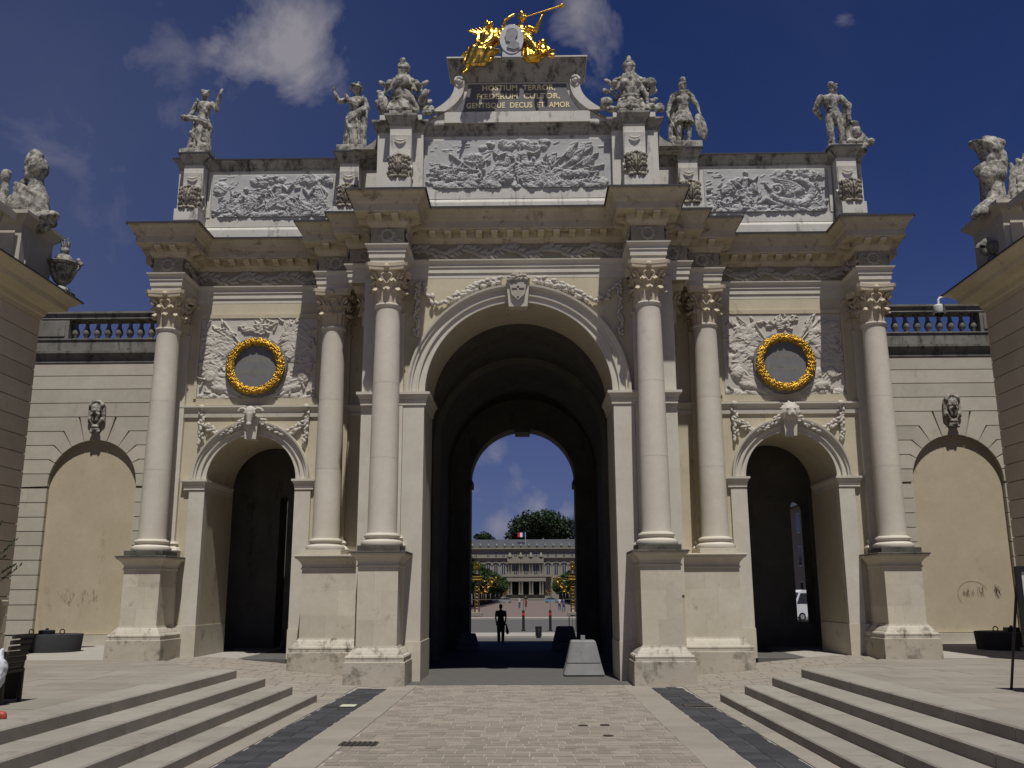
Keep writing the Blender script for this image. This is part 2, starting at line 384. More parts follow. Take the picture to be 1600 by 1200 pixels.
def remesh(mb, name, mat, voxel=.03, smooth=2, disp=0., dscale=6., zs=.6):
    me = mb.mesh('tmp', mat); o = bpy.data.objects.new('tmp', me); COL.objects.link(o)
    m = o.modifiers.new('r', 'REMESH'); m.mode = 'VOXEL'; m.voxel_size = voxel
    if smooth:
        q = o.modifiers.new('s', 'SMOOTH'); q.iterations = smooth; q.factor = .5
    dg = bpy.context.evaluated_depsgraph_get()
    res = bpy.data.meshes.new_from_object(o.evaluated_get(dg)); res.name = name
    bpy.data.objects.remove(o); bpy.data.meshes.remove(me)
    if disp:
        n = len(res.vertices); co = np.empty(n*3); no = np.empty(n*3)
        res.vertices.foreach_get('co', co); res.vertices.foreach_get('normal', no)
        co = co.reshape(-1, 3); no = no.reshape(-1, 3)
        d = np.array([.6-1.9*abs(noise.noise(Vector((p[0]*dscale, p[1]*dscale, p[2]*dscale*zs))))+.2*noise.noise(Vector((p[0]*31, p[1]*31, p[2]*31))) for p in co])
        co += no*(d*disp)[:, None]; res.vertices.foreach_set('co', co.ravel()); res.update()
    res.polygons.foreach_set('use_smooth', [True]*len(res.polygons))
    if not res.materials: res.materials.append(M[mat])
    return res

# ------------------------------------------------------------------ ground
def gz(x, y):
    s = min(1, max(0, (y-18.9)/6.1)); q = min(1, max(0, (abs(x)-3.0)/5.0))
    return .45*s*q
def tz(y): return .63-.21*min(1, max(0, (y-18.9)/6.1))-.47*min(1, max(0, (y-25)/6.5))
g = MB().box(-900, 900, -60, 1500, -.6, -.05); struct('ground', g, 'gravel')
xs = np.concatenate([np.linspace(-15, -3, 25), np.linspace(-2.4, 2.4, 5), np.linspace(3, 15, 25)]); ys = np.linspace(18.2, 33, 38)
XX, YY = np.meshgrid(xs, ys); ZZ = np.vectorize(gz)(XX, YY)-.004
struct('pavement_base', MB().grid(XX, YY, ZZ), 'mortar')
struct('square_paving', MB().box(-120, 120, -160, 4.9, -.05, -.012), 'plaza')
struct('road', MB().box(-3.9, 3.9, -8, 22.4, -.05, .004), 'mortar')
struct('passage_floor', MB().box(-3.2, 3.2, 22.35, 38.4, -.05, .012), 'asphalt')
struct('roadway', MB().box(-60, 60, 38.4, 83, -.05, .005), 'asphalt')
struct('far_pavement', MB().box(-60, 60, 46.5, 51, -.05, .10).box(-60, 60, 83, 86, -.05, .12), 'mortar')

# brick setts of the roadway: the 300 nearest are objects, the rest one part
paving = struct('brick_paving', MB().box(-2.3, 2.4, 10.5, 22.2, -.04, .008), 'mortar')
cells = []
y = 10.9; row = 0
while y < 22.1:
    d = random.uniform(.195, .235); x = -2.3-random.uniform(0, .28)
    while x < 2.4:
        w = random.uniform(.22, .315); a, b = max(x, -2.3), min(x+w, 2.4)
        if b-a > .08: cells.append((a, b-.013-random.uniform(0, .008), y, y+d-.020))
        x += w
    y += d; row += 1
tpl = MB().cbox(-.5, .5, -.5, .5, -1, 0, .03).mesh('brick', 'brick')
far = MB(); cnt = 0
for (x0, x1, y0, y1) in cells:
    z = .0155+random.uniform(-.002, .002)
    if y0 > 11.6 and cnt < 300:
        cnt += 1
        o = link('brick', tpl, paving, ((x0+x1)/2, (y0+y1)/2, z)); o.scale = (x1-x0, y1-y0, .03)
        o.rotation_euler = (random.uniform(-.006, .006), random.uniform(-.008, .008), random.uniform(-.012, .012))
    else:
        far.cbox(x0, x1, y0, y1, -.01, z, .006)
o = part('brick', far, 'brick_far', paving); o['kind'] = 'stuff'

# pale border slabs, dark sett gutters
for side in (-1, 1):
    bd = struct('border_band', MB().box(side*2.3, side*2.95, 8, 22.0, -.05, .006).box(side*3.55, side*3.95, 8, 18.8, -.05, .006), 'mortar')
    for (xa, xb) in ((2.31, 2.88), (3.58, 3.94)):
        y = 8
        while y < (21.9 if xa < 3 else 18.7):
            w = random.uniform(.5, .95); y2 = min(y+w, 21.95 if xa < 3 else 18.78)
            part('slab', MB().cbox(side*xa, side*xb, y, y2-.012, -.03, .021+random.uniform(-.002, .002), .005), 'slab', bd); y += w
    gt = struct('gutter_strip', MB().box(side*2.89, side*3.57, 8, 21.6, -.05, .005), 'joint')
    for xa in (2.9, 3.235):
        y = 9.5
        while y < 21.5:
            w = random.uniform(.2, .3); j = random.uniform(-.02, .02)
            if not (17.95 < y+w/2 < 18.45):
                part('sett', MB().cbox(side*(xa+(j if xa < 3 else 0)), side*(xa+.325+(j if xa > 3 else 0)), y, y+w-.014, -.03, .017+random.uniform(-.004, .004), .008), 'setts', gt)
            y += w

# pavers between the steps and the arch
pav = struct('pavement', MB().box(-2.9, -2.88, 21.7, 21.72, -.1, -.05), 'mortar')
cl = []
y = 18.85
while y < 25.3:
    d = random.uniform(.27, .33)
    for side in (-1, 1):
        x = 3.6 if y < 21.7 else 3.0
        x += random.uniform(0, .3)
        x0 = 3.6 if y < 21.6 else 2.9
        xlim = 9.2
        while x0 < xlim:
            w = random.uniform(.3, .55); cl.append((side, x0, min(x0+w, xlim), y, y+d)); x0 += w
    y += d
cl.sort(key=lambda c: c[3]+c[1]*.2); stuff = MB()
for i, (s, x0, x1, y0, y1) in enumerate(cl):
    if s < 0: x0, x1 = -x1, -x0
    x0 += .006; x1 -= .006; y0 += .006; y1 -= .006
    dz = random.uniform(0, .006)
    q = [(x0, y0), (x1, y0), (x1, y1), (x0, y1)]
    vs = [(a, b, gz(a, b)-.03) for a, b in q]+[(a, b, gz(a, b)+.006+dz) for a, b in q]
    fs = [(3, 2, 1, 0), (4, 5, 6, 7)]+[(k, (k+1) % 4, 4+(k+1) % 4, 4+k) for k in range(4)]
    if i < 300: part('slab', MB().add(vs, fs), 'slab', pav)
    else: stuff.add(vs, fs)
o = part('slab', stuff, 'slab', pav); o['kind'] = 'stuff'

# stone steps and terraces
def clip(poly, a, b, c):   # keep a*x+b*y<=c
    out = []
    for i in range(len(poly)):
        p, q = poly[i], poly[(i+1) % len(poly)]; fp = a*p[0]+b*p[1]-c; fq = a*q[0]+b*q[1]-c
        if fp <= 0: out.append(p)
        if fp*fq < 0: t = fp/(fp-fq); out.append((p[0]+t*(q[0]-p[0]), p[1]+t*(q[1]-p[1])))
    return out
RIS = .158
for side in (-1, 1):
    nm = 'left' if side < 0 else 'right'
    st = thing('stone_steps', 'four pale stone steps rising to the terrace on the %s of the brick road' % nm, 'steps', (side*4.6, 14, 0), 'stone steps beside the road')
    fr = (3.87, 4.32, 4.83, 5.37); ends = (18.9, 18.78, 18.7, 18.62)
    for k in range(4):
        x0 = fr[k]; x1 = fr[k+1]+.12 if k < 3 else 5.95
        y = 5.0+.37*k
        while y < ends[k]:
            w = random.uniform(1.15, 1.75); y2 = min(y+w, ends[k])
            if ends[k]-y2 < .4: y2 = ends[k]
            z1 = RIS*(k+1); b = .018
            prof = [(side*x0, z1-RIS-.03), (side*x0, z1-b), (side*(x0+b), z1), (side*x1, z1), (side*x1, z1-RIS-.03)]
            part('step_stone', MB().prism(prof, y+.006, y2-.006), 'steps', st); y = y2
    tb = struct('terrace', MB().prism([(side*5.94, 2), (side*5.94, 18.6), (side*8.5, 23.55), (side*8.9, 25.2), (side*14.6, 25.2), (side*14.6, 2)], -.05, .38, 'z').frustum([(side*8.9, 25.2), (side*18, 25.2), (side*18, 31.6), (side*8.9, 31.6)], -.6, [(side*8.9, 25.2), (side*18, 25.2), (side*18, 25.3), (side*8.9, 25.3)], .36), 'joint')
    y = 8.5; r_ = 0; n = 0
    while y < 31.4:
        d = .62; x = 5.96-(r_ % 2)*.55
        while x < (14.2 if y < 25.8 else 17.5):
            w = random.choice((.9, 1.1, 1.25)); ylim = min(y+d, 31.48)
            x = max(x, 10.02) if y > 24.9 else x
            q = clip([(max(x, 5.96), y), (x+w, y), (x+w, ylim), (max(x, 5.96), ylim)], -1, .53, -(5.96)+.53*18.62)
            q = clip(q, -1, 0, -5.96) if q else q
            vis = (y > 3+abs(x)*1.0)
            if len(q) > 2 and vis:
                cx = sum(p[0] for p in q)/len(q); cy = sum(p[1] for p in q)/len(q)
                q = [(cx+(p[0]-cx)*(1-.008/w), cy+(p[1]-cy)*(1-.010/d)) for p in q]; dz = random.uniform(-.0015, .0015)
                m_ = len(q)
                vs = [(side*a, b, tz(b)-.35) for a, b in q]+[(side*a, b, tz(b)+dz) for a, b in q]
                part('slab', MB().add(vs, [tuple(range(m_-1, -1, -1)), tuple(range(m_, 2*m_))]+[(k, (k+1) % m_, m_+(k+1) % m_, m_+k) for k in range(m_)]), 'terrace', tb)
            x += w
        y += d; r_ += 1

# small fittings in the road
t = thing('floor_light', 'pale glowing-white recessed ground light in the dark gutter left of the road', 'light', (-3.2, 18.2, 0))
part('frame', MB().box(-3.56, -2.9, 17.97, 18.42, -.02, .020), 'black', t); part('lens', MB().cbox(-3.26, -2.98, 18.03, 18.3, 0, .034, .006), 'light_glass', t)
t = thing('floor_light', 'black recessed ground fitting in the dark gutter right of the road', 'light', (3.2, 18.2, 0))
part('frame', MB().box(2.9, 3.56, 17.97, 18.42, -.02, .020), 'black', t); part('lens', MB().cbox(3.05, 3.38, 18.05, 18.32, 0, .032, .006), 'iron', t)
t = thing('drain_grate', 'rusty rectangular drain grate set in the brick paving', 'drain', (-2.1, 13.6, 0))
part('frame', MB().box(-2.38, -1.86, 13.42, 13.78, 0, .022), 'iron', t)
for k in range(7): part('bar', MB().box(-2.36+k*.072, -2.325+k*.072, 13.44, 13.76, .02, .032), 'iron', t)
for (x, y, lab) in ((1.06, 15.45, 'left of two small dark iron covers side by side in the brick paving'), (1.40, 15.5, 'right of two small dark iron covers side by side in the brick paving'), (1.36, 14.35, 'small dark iron cover nearest the camera in the brick paving')):
    t = thing('iron_cover', lab, 'cover', (x, y, 0), 'small iron covers in the paving')
    part('rim', MB().lathe([(.078, 0), (.078, .024), (.062, .026), (.062, .02)], 16, (x, y, 0)), 'iron', t)
    part('lid', MB().lathe([(.06, 0), (.06, .021), (.02, .025)], 16, (x, y, 0)), 'iron', t)

# ------------------------------------------------------------------ the triumphal arch
arch = thing('triumphal_arch', 'great pale stone triumphal arch with three openings, columns and sculpted attic', 'arch', (0, 23, 0))
YC, YS = 23.4, 25.4                    # wall faces of the centre and of the side bays
AC, AS = 22.6, 24.6                    # column axes
CX, IX, OX = 3.27, 5.05, 9.6           # column positions
ZCAP = 10.13
def arch_poly(x0, x1, z0, z1, cx, r_, zs, n=36):
    return [(x0, z0), (cx-r_, z0)]+[(cx-r_*math.cos(math.pi*i/n), zs+r_*math.sin(math.pi*i/n)) for i in range(n+1)]+[(cx+r_, z0), (x1, z0), (x1, z1), (x0, z1)]
part('centre_wall', MB().prism(arch_poly(-4.0, 4.0, -.1, ZCAP+.02, 0, 2.4, 7.05), YC, 25.35), 'cream', arch)
part('passage_vault', MB().prism(arch_poly(-3.998, 3.998, -.1, 10.6, 0, 2.85, 6.85), 25.352, 37), 'shade_inside', arch, 40)
part('passage_rib', MB().arc(0, 6.85, [(2.86, 30.2), (2.62, 30.2), (2.62, 30.9), (2.86, 30.9)], 0, math.pi, 40).box(-2.86, -2.62, 30.2, 30.9, 0, 6.85).box(2.62, 2.86, 30.2, 30.9, 0, 6.85), 'shade_inside', arch, 40)
part('back_wall', MB().prism(arch_poly(-9.9, 9.9, -.1, 12, 0, 2.07, 6.45), 37.002, 38.2).box(-2.3, -1.99, 36.9, 38.3, 6.2, 6.45).box(1.99, 2.3, 36.9, 38.3, 6.2, 6.45).box(-.3, .3, 36.9, 38.1, 8.35, 8.6), 'shade_inside', arch)
for s in (-1, 1):
    a, b = (4.002, 10.0)
    P = arch_poly(a, b, -.1, ZCAP+.02, 7.33, 1.23, 5.1)
    part('side_wall', MB().prism([(s*x, z) for x, z in P], YS, 27.8), 'cream', arch)
    P = arch_poly(4.004, 9.98, -.1, ZCAP, 7.33, 1.95, 5.3)
    part('side_vault', MB().prism([(s*x, z) for x, z in P], 27.802, 30), 'shade_inside', arch, 40)
    cx_, rr = (7.59, .125) if s < 0 else (8.80, .29)
    P = arch_poly(4.004, 9.98, -.1, ZCAP, cx_, rr, 5.0 if s < 0 else 4.65)
    if s > 0: part('shade_screen', MB().box(8.3, 9.3, 30.1, 30.6, 0, 1.18), 'shade_inside', arch)  # added dark wall standing in for shaded ground beyond the opening
    part('side_back_wall', MB().prism([(s*x, z) for x, z in P], 30.002, 30.9), 'shade_inside', arch)
    part('side_floor', MB().box(s*4.6, s*9.9, 25.3, 31, -.1, gz(7.3, 25.4)+.012), 'asphalt', arch)
part('roof_mass', MB().box(-4.5, 4.5, 25.5, 38.2, 10.61, 12.1).box(-9.9, 9.9, 25.6, 32.9, ZCAP+.03, 12.0), 'cornice', arch)

# entablature following the breaks of the columns
PATH = mirror([(-10.35, 33), (-10.35, 25.75), (-10.0, 25.75), (-10.0, 24.2), (-9.2, 24.2), (-9.2, YS), (-5.45, YS), (-5.45, 24.2), (-4.5, 24.2), (-4.5, 23.65), (-3.69, 23.65), (-3.69, 22.2), (-2.85, 22.2), (-2.85, YC)])
core = MB().prism(PATH, ZCAP, 11.86, 'z'); part('entablature', core, 'frieze_ground', arch)
part('architrave', MB().sweep(PATH, [(-.05, ZCAP-.002), (.005, ZCAP-.002), (.005, 10.262), (.035, 10.266), (.035, 10.41), (.062, 10.414), (.062, 10.505), (.075, 10.51), (.085, 10.53), (.125, 10.58), (.13, 10.615), (-.05, 10.63)]), 'white', arch)
part('bed_mould', MB().sweep(PATH, [(-.05, 11.07), (.04, 11.07), (.06, 11.12), (.10, 11.17), (.115, 11.2), (.115, 11.36), (-.05, 11.36)]), 'cornice', arch)
part('cornice', MB().sweep(PATH, [(-.05, 11.355), (.37, 11.355), (.385, 11.38), (.385, 11.56), (.40, 11.585), (.425, 11.60), (.45, 11.67), (.50, 11.76), (.56, 11.82), (.57, 11.88), (-.05, 11.9)]), 'cornice', arch)
part('lead_edge', MB().sweep(PATH, [(-.05, 11.905), (.585, 11.884), (.59, 11.86), (.605, 11.86), (.605, 11.905), (-.05, 11.95)]), 'lead', arch)
mod = MB().prism([(0, 11.35), (-.245, 11.35), (-.25, 11.31), (-.21, 11.26), (-.06, 11.235), (0, 11.21)], -.085, .085, 'x')   # local: y = -out
# prism on axis x gives (d, a, b): a -> y, b -> z
mod_me = mod.mesh('modillion', 'cornice')
ros_me = MB().lathe([(.0, -.03), (.05, -.028), (.07, -.005), (.07, .01)], 8).mesh('rosette', 'cornice')
def place_row(path, step, inset, fn):
    for i in range(len(path)-1):
        a, b = Vector(path[i]), Vector(path[i+1]); L = (b-a).length
        if L < .3: continue
        d = (b-a).normalized(); ang = math.atan2(d.y, d.x)
        n = max(1, round((L-inset)/step)); 
        for k in range(n):
            p = a+d*(L*(k+.5)/n); fn(p, ang)
def put_mod(p, ang):
    if p.y > 26.5: return
    o = link('modillion', mod_me, arch, (p.x+math.sin(ang)*.115, p.y-math.cos(ang)*.115, 0)); o.rotation_euler.z = ang
    o.location.z = 0
place_row(PATH, .40, 0, put_mod)

# carved frieze: leaves on a running stem, wreath over each column
leaf_prof = [(-.5, 0, 0), (-.2, -.03, .17), (.15, -.04, .16), (.5, -.01, 0), (.15, -.04, -.16), (-.2, -.03, -.17), (0, -.09, 0)]
def add_leaf(mb, c, u, v, w, size, asp=1.0):
    vs = [Vector(c)+u*(x*size)+v*(z*size*asp)-w*(y_*size*2.6) for x, y_, z in leaf_prof]
    mb.add(vs, [(0, 1, 6), (1, 2, 6), (2, 3, 6), (3, 4, 6), (4, 5, 6), (5, 0, 6)])
fr = MB(); wr = MB(); rnd = random.Random(3)
for i in range(len(PATH)-1):
    a, b = Vector(PATH[i]), Vector(PATH[i+1]); d = (b-a); L = d.length; d.normalize()
    if a.y > 26 and b.y > 26: continue
    out = Vector((d.y, -d.x, 0)); u = Vector((d.x, d.y, 0)); z = Vector((0, 0, 1))
    if L < 1.05 and abs(d.x) > .5:
        wr = MB()
        c = Vector(((a.x+b.x)/2, (a.y+b.y)/2, 10.86))+out*.02
        for k in range(18):
            t = 2*math.pi*k/18; rad = z*math.cos(t)+u*math.sin(t); tan = u*math.cos(t)-z*math.sin(t)
            add_leaf(wr, c+rad*(.135+.02*(k % 2)), (tan+rad*.4*(1 if k % 2 else -1)).normalized(), rad, out, .17, .9)
        for k in range(10): add_leaf(wr, c+u*rnd.uniform(-.33, .33)+z*rnd.uniform(-.16, .16), (u*rnd.uniform(-1, 1)+z*rnd.uniform(-1, 1)).normalized(), z, out, .14)
        part('frieze_wreath', wr, 'frieze', arch, 60); continue
    n = max(1, int(L/.085))
    for k in range(n):
        t = (k+.5)/n*L; ph = t*2*math.pi/1.15
        p = Vector((a.x+d.x*t, a.y+d.y*t, 10.86+.09*math.sin(ph)))+out*.02
        tg = (u+z*.5*math.cos(ph)).normalized(); nz = z
        for sg in (-1, 1):
            dr = (tg*.7+z*sg*rnd.uniform(.3, .9)).normalized(); pv = dr.cross(out)
            add_leaf(fr, p+dr*.10+out*rnd.uniform(0, .02), dr, pv, out, rnd.uniform(.20, .30), .95)
o = part('frieze_foliage', fr, 'frieze', arch, 60); o['kind'] = 'stuff'

# columns
prof = [(.355, 3.43)]
for k in range(15):
    t = k/14; r_ = .352-.052*(t**1.8); prof.append((r_, 3.47+5.55*t))
for zz in (5.25, 7.1):     # fine drum joints
    prof += [(.352-.052*(((zz-3.47)/5.55)**1.8), zz-.004), (.349-.052*(((zz-3.47)/5.55)**1.8), zz), (.352-.052*(((zz-3.47)/5.55)**1.8), zz+.004)]
prof.sort(key=lambda p: p[1])
prof += [(.302, 9.04), (.33, 9.05), (.345, 9.09), (.335, 9.13), (.30, 9.14)]
drums = []
for z0, z1 in ((0, 5.25), (5.25, 7.1), (7.1, 99)):
    q = [p for p in prof if z0-.005 <= p[1] <= z1+.005]
    drums.append(MB().lathe(q, 40).mesh('column_drum', 'column', 30))
bprof = [(.46, 3.15), (.49, 3.16), (.505, 3.205), (.49, 3.255), (.455, 3.265), (.44, 3.285), (.405, 3.30), (.395, 3.335), (.42, 3.36), (.425, 3.365), (.44, 3.39), (.425, 3.425), (.39, 3.432), (.37, 3.45), (.35, 3.452)]
base_me = MB().lathe(bprof, 36).mesh('column_base', 'column', 40)
plinth_me = MB().cbox(-.5, .5, -.5, .5, 3.03, 3.152, .006).mesh('base_plinth', 'sooty')
bell = MB().lathe([(.29, 9.12), (.285, 9.3), (.29, 9.6), (.315, 9.8), (.38, 9.93), (.40, 9.96)], 24)
def abacus():
    mb = MB(); pts = []
    for k in range(4):
        a = math.pi/4+k*math.pi/2; c = Vector((math.cos(a), math.sin(a)))*.70; t = Vector((-math.sin(a), math.cos(a)))
        nxt = Vector((math.cos(a+math.pi/2), math.sin(a+math.pi/2)))*.70; t2 = Vector((-math.sin(a+math.pi/2), math.cos(a+math.pi/2)))
        p0, p1 = c+t*.05, nxt-t2*.05; mid = Vector((math.cos(a+math.pi/4), math.sin(a+math.pi/4)))
        for i in range(8):
            q = i/7; p = p0.lerp(p1, q)-mid*(.085*4*q*(1-q)); pts.append((p.x, p.y))
    mb.frustum([(x*.93, y*.93) for x, y in pts], 9.955, [(x*.96, y*.96) for x, y in pts], 10.04)
    mb.frustum([(x*.98, y*.98) for x, y in pts], 10.041, [(x, y) for x, y in pts], 10.128)
    for k in range(4):
        a = k*math.pi/2; mb.ell((.46*math.cos(a), .46*math.sin(a), 10.03), (.075, .075, .075), None, 8, 6)
    return mb
cap_mb = abacus(); cap_mb.add(bell.v, bell.f); cap_me = cap_mb.mesh('capital', 'capital', 35)
def acanthus(h, w, curl):      # leaf growing up from z = 0 along the bell, tip bending outwards (-y)
    mb = MB(); n = 9; vs = []; fs = []
    for i in range(n):
        t = i/(n-1)
        if t < .72: y = -.03-.03*t; z = h*t/.86
        else:
            q = (t-.72)/.28*math.radians(165); y = -.052-curl*(1-math.cos(q)); z = h*.72/.86+curl*1.15*math.sin(q)
        wd = w*(1.0+.25*math.sin(t*math.pi)-.55*t*t)*(1+.13*(i % 2))
        for j, x in enumerate((-1, -.55, 0, .55, 1)):
            vs.append((x*wd/2, y+abs(x)*.045-(.018 if j == 2 else 0), z-abs(x)*.025*t))
    for i in range(n-1):
        for j in range(4): fs.append((i*5+j, i*5+j+1, i*5+6+j, i*5+5+j))
    o = len(vs); vs += [(x, y+.035, z) for x, y, z in vs]
    fs += [(o+f[3], o+f[2], o+f[1], o+f[0]) for f in fs]
    edge = [i*5 for i in range(n)]+[(n-1)*5+j for j in range(1, 5)]+[i*5+4 for i in range(n-2, -1, -1)]+[3, 2, 1]
    for k in range(len(edge)):
        a, b = edge[k], edge[(k+1) % len(edge)]; fs.append((a, b, b+o, a+o))
    return mb.add(vs, fs)
leaf1 = acanthus(.34, .25, .085).mesh('acanthus_leaf', 'capital', 50); leaf2 = acanthus(.60, .24, .095).mesh('acanthus_leaf', 'capital', 50)
def volute():
    pts = []; rr = []
    for i in range(7): t = i/6; pts.append((.0, -.30-.17*t*t, 9.60+.30*t)); rr.append(.035)
    for i in range(1, 15):
        q = i/14*math.pi*2.6; r_ = .085*(1-i/18); pts.append((0, -.50-r_*math.sin(q)*1.0-.0, 9.895-.085+r_*math.cos(q))); rr.append(.035*(1-i/28))
    return MB().tube(pts, rr, 6)
vol_me = volute().mesh('volute', 'capital', 60)
hel_me = MB().tube([(x, -.36-.05*math.sin(t*3), z) for t, x, z in [(i/10, .02+.11*math.sin(i/10*math.pi*1.5), 9.62+.26*math.sin(i/10*math.pi*.75)) for i in range(11)]], .024, 6).mesh('helix', 'capital', 60)
def capital(x, y, sx=1.0, front_only=False):
    c = link('capital', cap_me, arch, (x, y, 0))
    for k in range(8):
        for (me, ph, rad, z0) in ((leaf1, 0, .27, 9.14), (leaf2, .5, .265, 9.14)):
            a = (k+ph)*math.pi/4
            if front_only and math.sin(a) > .35: continue
            l = link('acanthus_leaf', me, c); l.location = (rad*math.cos(a), rad*math.sin(a), z0); l.rotation_euler.z = a+math.pi/2
    for k in range(4):
        a = math.pi/4+k*math.pi/2
        if front_only and math.sin(a) > 0: continue
        l = link('volute', vol_me, c); l.rotation_euler.z = a+math.pi/2
    for k in range(4):
        a = k*math.pi/2
        if front_only and math.sin(a) > .3: continue
        for sg in (-1, 1):
            l = link('helix', hel_me, c); l.rotation_euler.z = a+math.pi/2; l.scale.x = sg
    c.scale.x = sx
    return c
for s in (-1, 1):
    for (x, y) in ((CX, AC), (IX, AS), (OX, AS)):
        [link('column_drum', me, arch, (s*x, y, 0)) for me in drums]; b = link('column_base', base_me, arch, (s*x, y, 0))
        p_ = link('base_plinth', plinth_me, b)
        if x != CX: p_.data = MB().cbox(-.5, .5, -.5, .5, 3.03, 3.152, .006).mesh('base_plinth', 'pedestal' if x == IX else 'sooty')
        capital(s*x, y)
    # pilasters behind the columns
    for (x, y) in ((CX, YC), (IX, YS), (OX, YS)):
        pb = part('pilaster', MB().box(s*(x-.33), s*(x+.33), y-.12, y+.01, 3.0, 9.06).box(s*(x-.36), s*(x+.36), y-.15, y+.01, 9.06, 9.14), 'column' if x != IX else 'cream', arch)
        part('pilaster_base', MB().sweep([(s*x-.33, y), (s*x-.33, y-.12), (s*x+.33, y-.12), (s*x+.33, y)], [(-.02, 3.03), (.13, 3.03), (.13, 3.15), (.15, 3.2), (.11, 3.27), (.05, 3.31), (.08, 3.38), (.04, 3.44), (-.02, 3.44)]), 'column', pb)
        capital(s*x, y+.02, 1.0, True)
    capital(s*4.0, 24.45, .8)

# pedestals
def pedestal(x0, x1, yf, zg, yb, dark_top, soot, side_ret=True):
    """die between x0 and x1, front at yf, returning to the wall at yb"""
    path = [(x0, yb), (x0, yf), (x1, yf), (x1, yb)]
    d = part('pedestal', MB().box(x0+.01, x1-.01, yf+.01, yb, zg+.5, 2.78), 'pedestal', arch)
    zz = [zg+.80, zg+.80+(2.70-zg-.80)*.34, zg+.80+(2.70-zg-.80)*.69, 2.70]
    for q in range(3):
        cuts = [x0, x0+(x1-x0)*(.42+.2*(q % 2)), x1]
        for c_ in range(2): part('stone', MB().cbox(cuts[c_]+.0012, cuts[c_+1]-.0012, yf, yb-.35, zz[q]+.0012, zz[q+1]-.0012, .001), 'pedestal_block', d)
    part('pedestal_plinth', MB().sweep(path, [(-.1, zg-.4), (.23, zg-.4), (.225, zg+.53), (.215, zg+.545), (-.1, zg+.545)]), 'plinth', d)
    part('base_mould', MB().sweep(path, [(-.1, zg+.54), (.195, zg+.54), (.195, zg+.60), (.205, zg+.64), (.185, zg+.68), (.14, zg+.69), (.12, zg+.73), (.07, zg+.80), (.03, zg+.84), (.02, zg+.875), (-.1, zg+.875)]), 'basemould', d)
    part('pedestal_cornice', MB().sweep(path, [(-.1, 2.66), (.025, 2.66), (.03, 2.70), (.005, 2.71), (.01, 2.78), (.05, 2.84), (.10, 2.90), (.155, 2.93), (.165, 2.975), (-.1, 2.975)]), 'pedestal', d)
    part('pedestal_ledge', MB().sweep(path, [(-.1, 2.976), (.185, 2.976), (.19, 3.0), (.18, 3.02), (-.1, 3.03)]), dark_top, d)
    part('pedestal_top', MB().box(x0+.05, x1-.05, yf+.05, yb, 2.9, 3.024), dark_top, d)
    return d
for s in (-1, 1):
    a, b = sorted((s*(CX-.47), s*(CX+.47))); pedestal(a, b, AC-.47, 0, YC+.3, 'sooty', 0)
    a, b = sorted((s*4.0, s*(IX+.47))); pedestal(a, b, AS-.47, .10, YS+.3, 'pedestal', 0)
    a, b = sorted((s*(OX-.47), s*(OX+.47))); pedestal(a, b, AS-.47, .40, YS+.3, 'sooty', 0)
    # dado of the wall beside the openings
    part('dado', MB().box(s*2.38, s*2.86, YC-.13, 25.3, -.1, .92), 'pedestal', arch); part('dado', MB().box(s*8.54, s*9.12, YS-.1, 27.75, 0, 1.25), 'pedestal', arch); part('dado', MB().box(s*5.6, s*6.12, YS-.1, 27.75, 0, 1.15), 'pedestal', arch)
    part('outer_pier', MB().box(s*3.62, s*4.012, YC-.03, YC+.5, 2.0, 6.72), 'white', arch); part('outer_pier', MB().box(s*3.62, s*4.012, YC-.03, YC+.5, 7.06, ZCAP), 'white', arch)
    part('flank_pilaster', MB().box(s*4.0, s*4.10, 23.9, 24.6, 3.0, 9.1), 'cream', arch)
    # jamb piers and imposts
    part('jamb_pier', MB().box(s*2.398, s*2.93, YC-.1, YC+.3, .9, 6.74), 'white', arch)
    part('jamb_pier', MB().box(s*8.558, s*8.98, YS-.08, YS+.2, .9, 4.8), 'white', arch); part('jamb_pier', MB().box(s*5.67, s*6.102, YS-.08, YS+.2, .9, 4.8), 'white', arch)
    imp = [(-.05, 6.72), (.03, 6.72), (.03, 6.80), (.05, 6.81), (.05, 6.88), (.07, 6.90), (.10, 6.97), (.13, 6.985), (.13, 7.05), (-.05, 7.06)]
    path = [(-2.38, 25.2), (-2.38, YC-.1), (-3.99, YC-.1), (-3.99, YS-.2)]
    if s > 0: path = [(-x, y) for x, y in path]
    else: path = path
    part('impost', MB().sweep(path if s > 0 else path, imp, 1 if s > 0 else -1), 'white', arch)
    imp2 = [(o*.8, 5.1+(z-7.05)*.85) for o, z in imp]
    for (xa, xb) in ((6.08, 5.62), (8.58, 9.1)):
        pa = [(s*xa, 27.6), (s*xa, YS-.08), (s*xb, YS-.08), (s*xb, YS)]
        fl = 1 if (xb-xa)*s > 0 else -1
        part('impost', MB().sweep(pa, imp2, fl), 'white', arch)
# archivolts
def archivolt(cx, zs, r0, r1, yf):
    w = r1-r0
    pr = [(r0, yf+.05), (r0, yf-.03), (r0+w*.07, yf-.035), (r0+w*.09, yf-.012), (r0+w*.34, yf-.012), (r0+w*.36, yf-.075), (r0+w*.44, yf-.08), (r0+w*.46, yf-.055), (r0+w*.70, yf-.055), (r0+w*.72, yf-.115), (r0+w*.80, yf-.12), (r0+w*.88, yf-.17), (r1, yf-.18), (r1+.01, yf-.1), (r1, yf+.05)]
    part('archivolt', MB().arc(cx, zs, pr, 0, math.pi, 56), 'white', arch, 40)
archivolt(0, 7.05, 2.395, 2.86, YC-.02)
for s in (-1, 1): archivolt(s*7.33, 5.1, 1.225, 1.60, YS-.01)
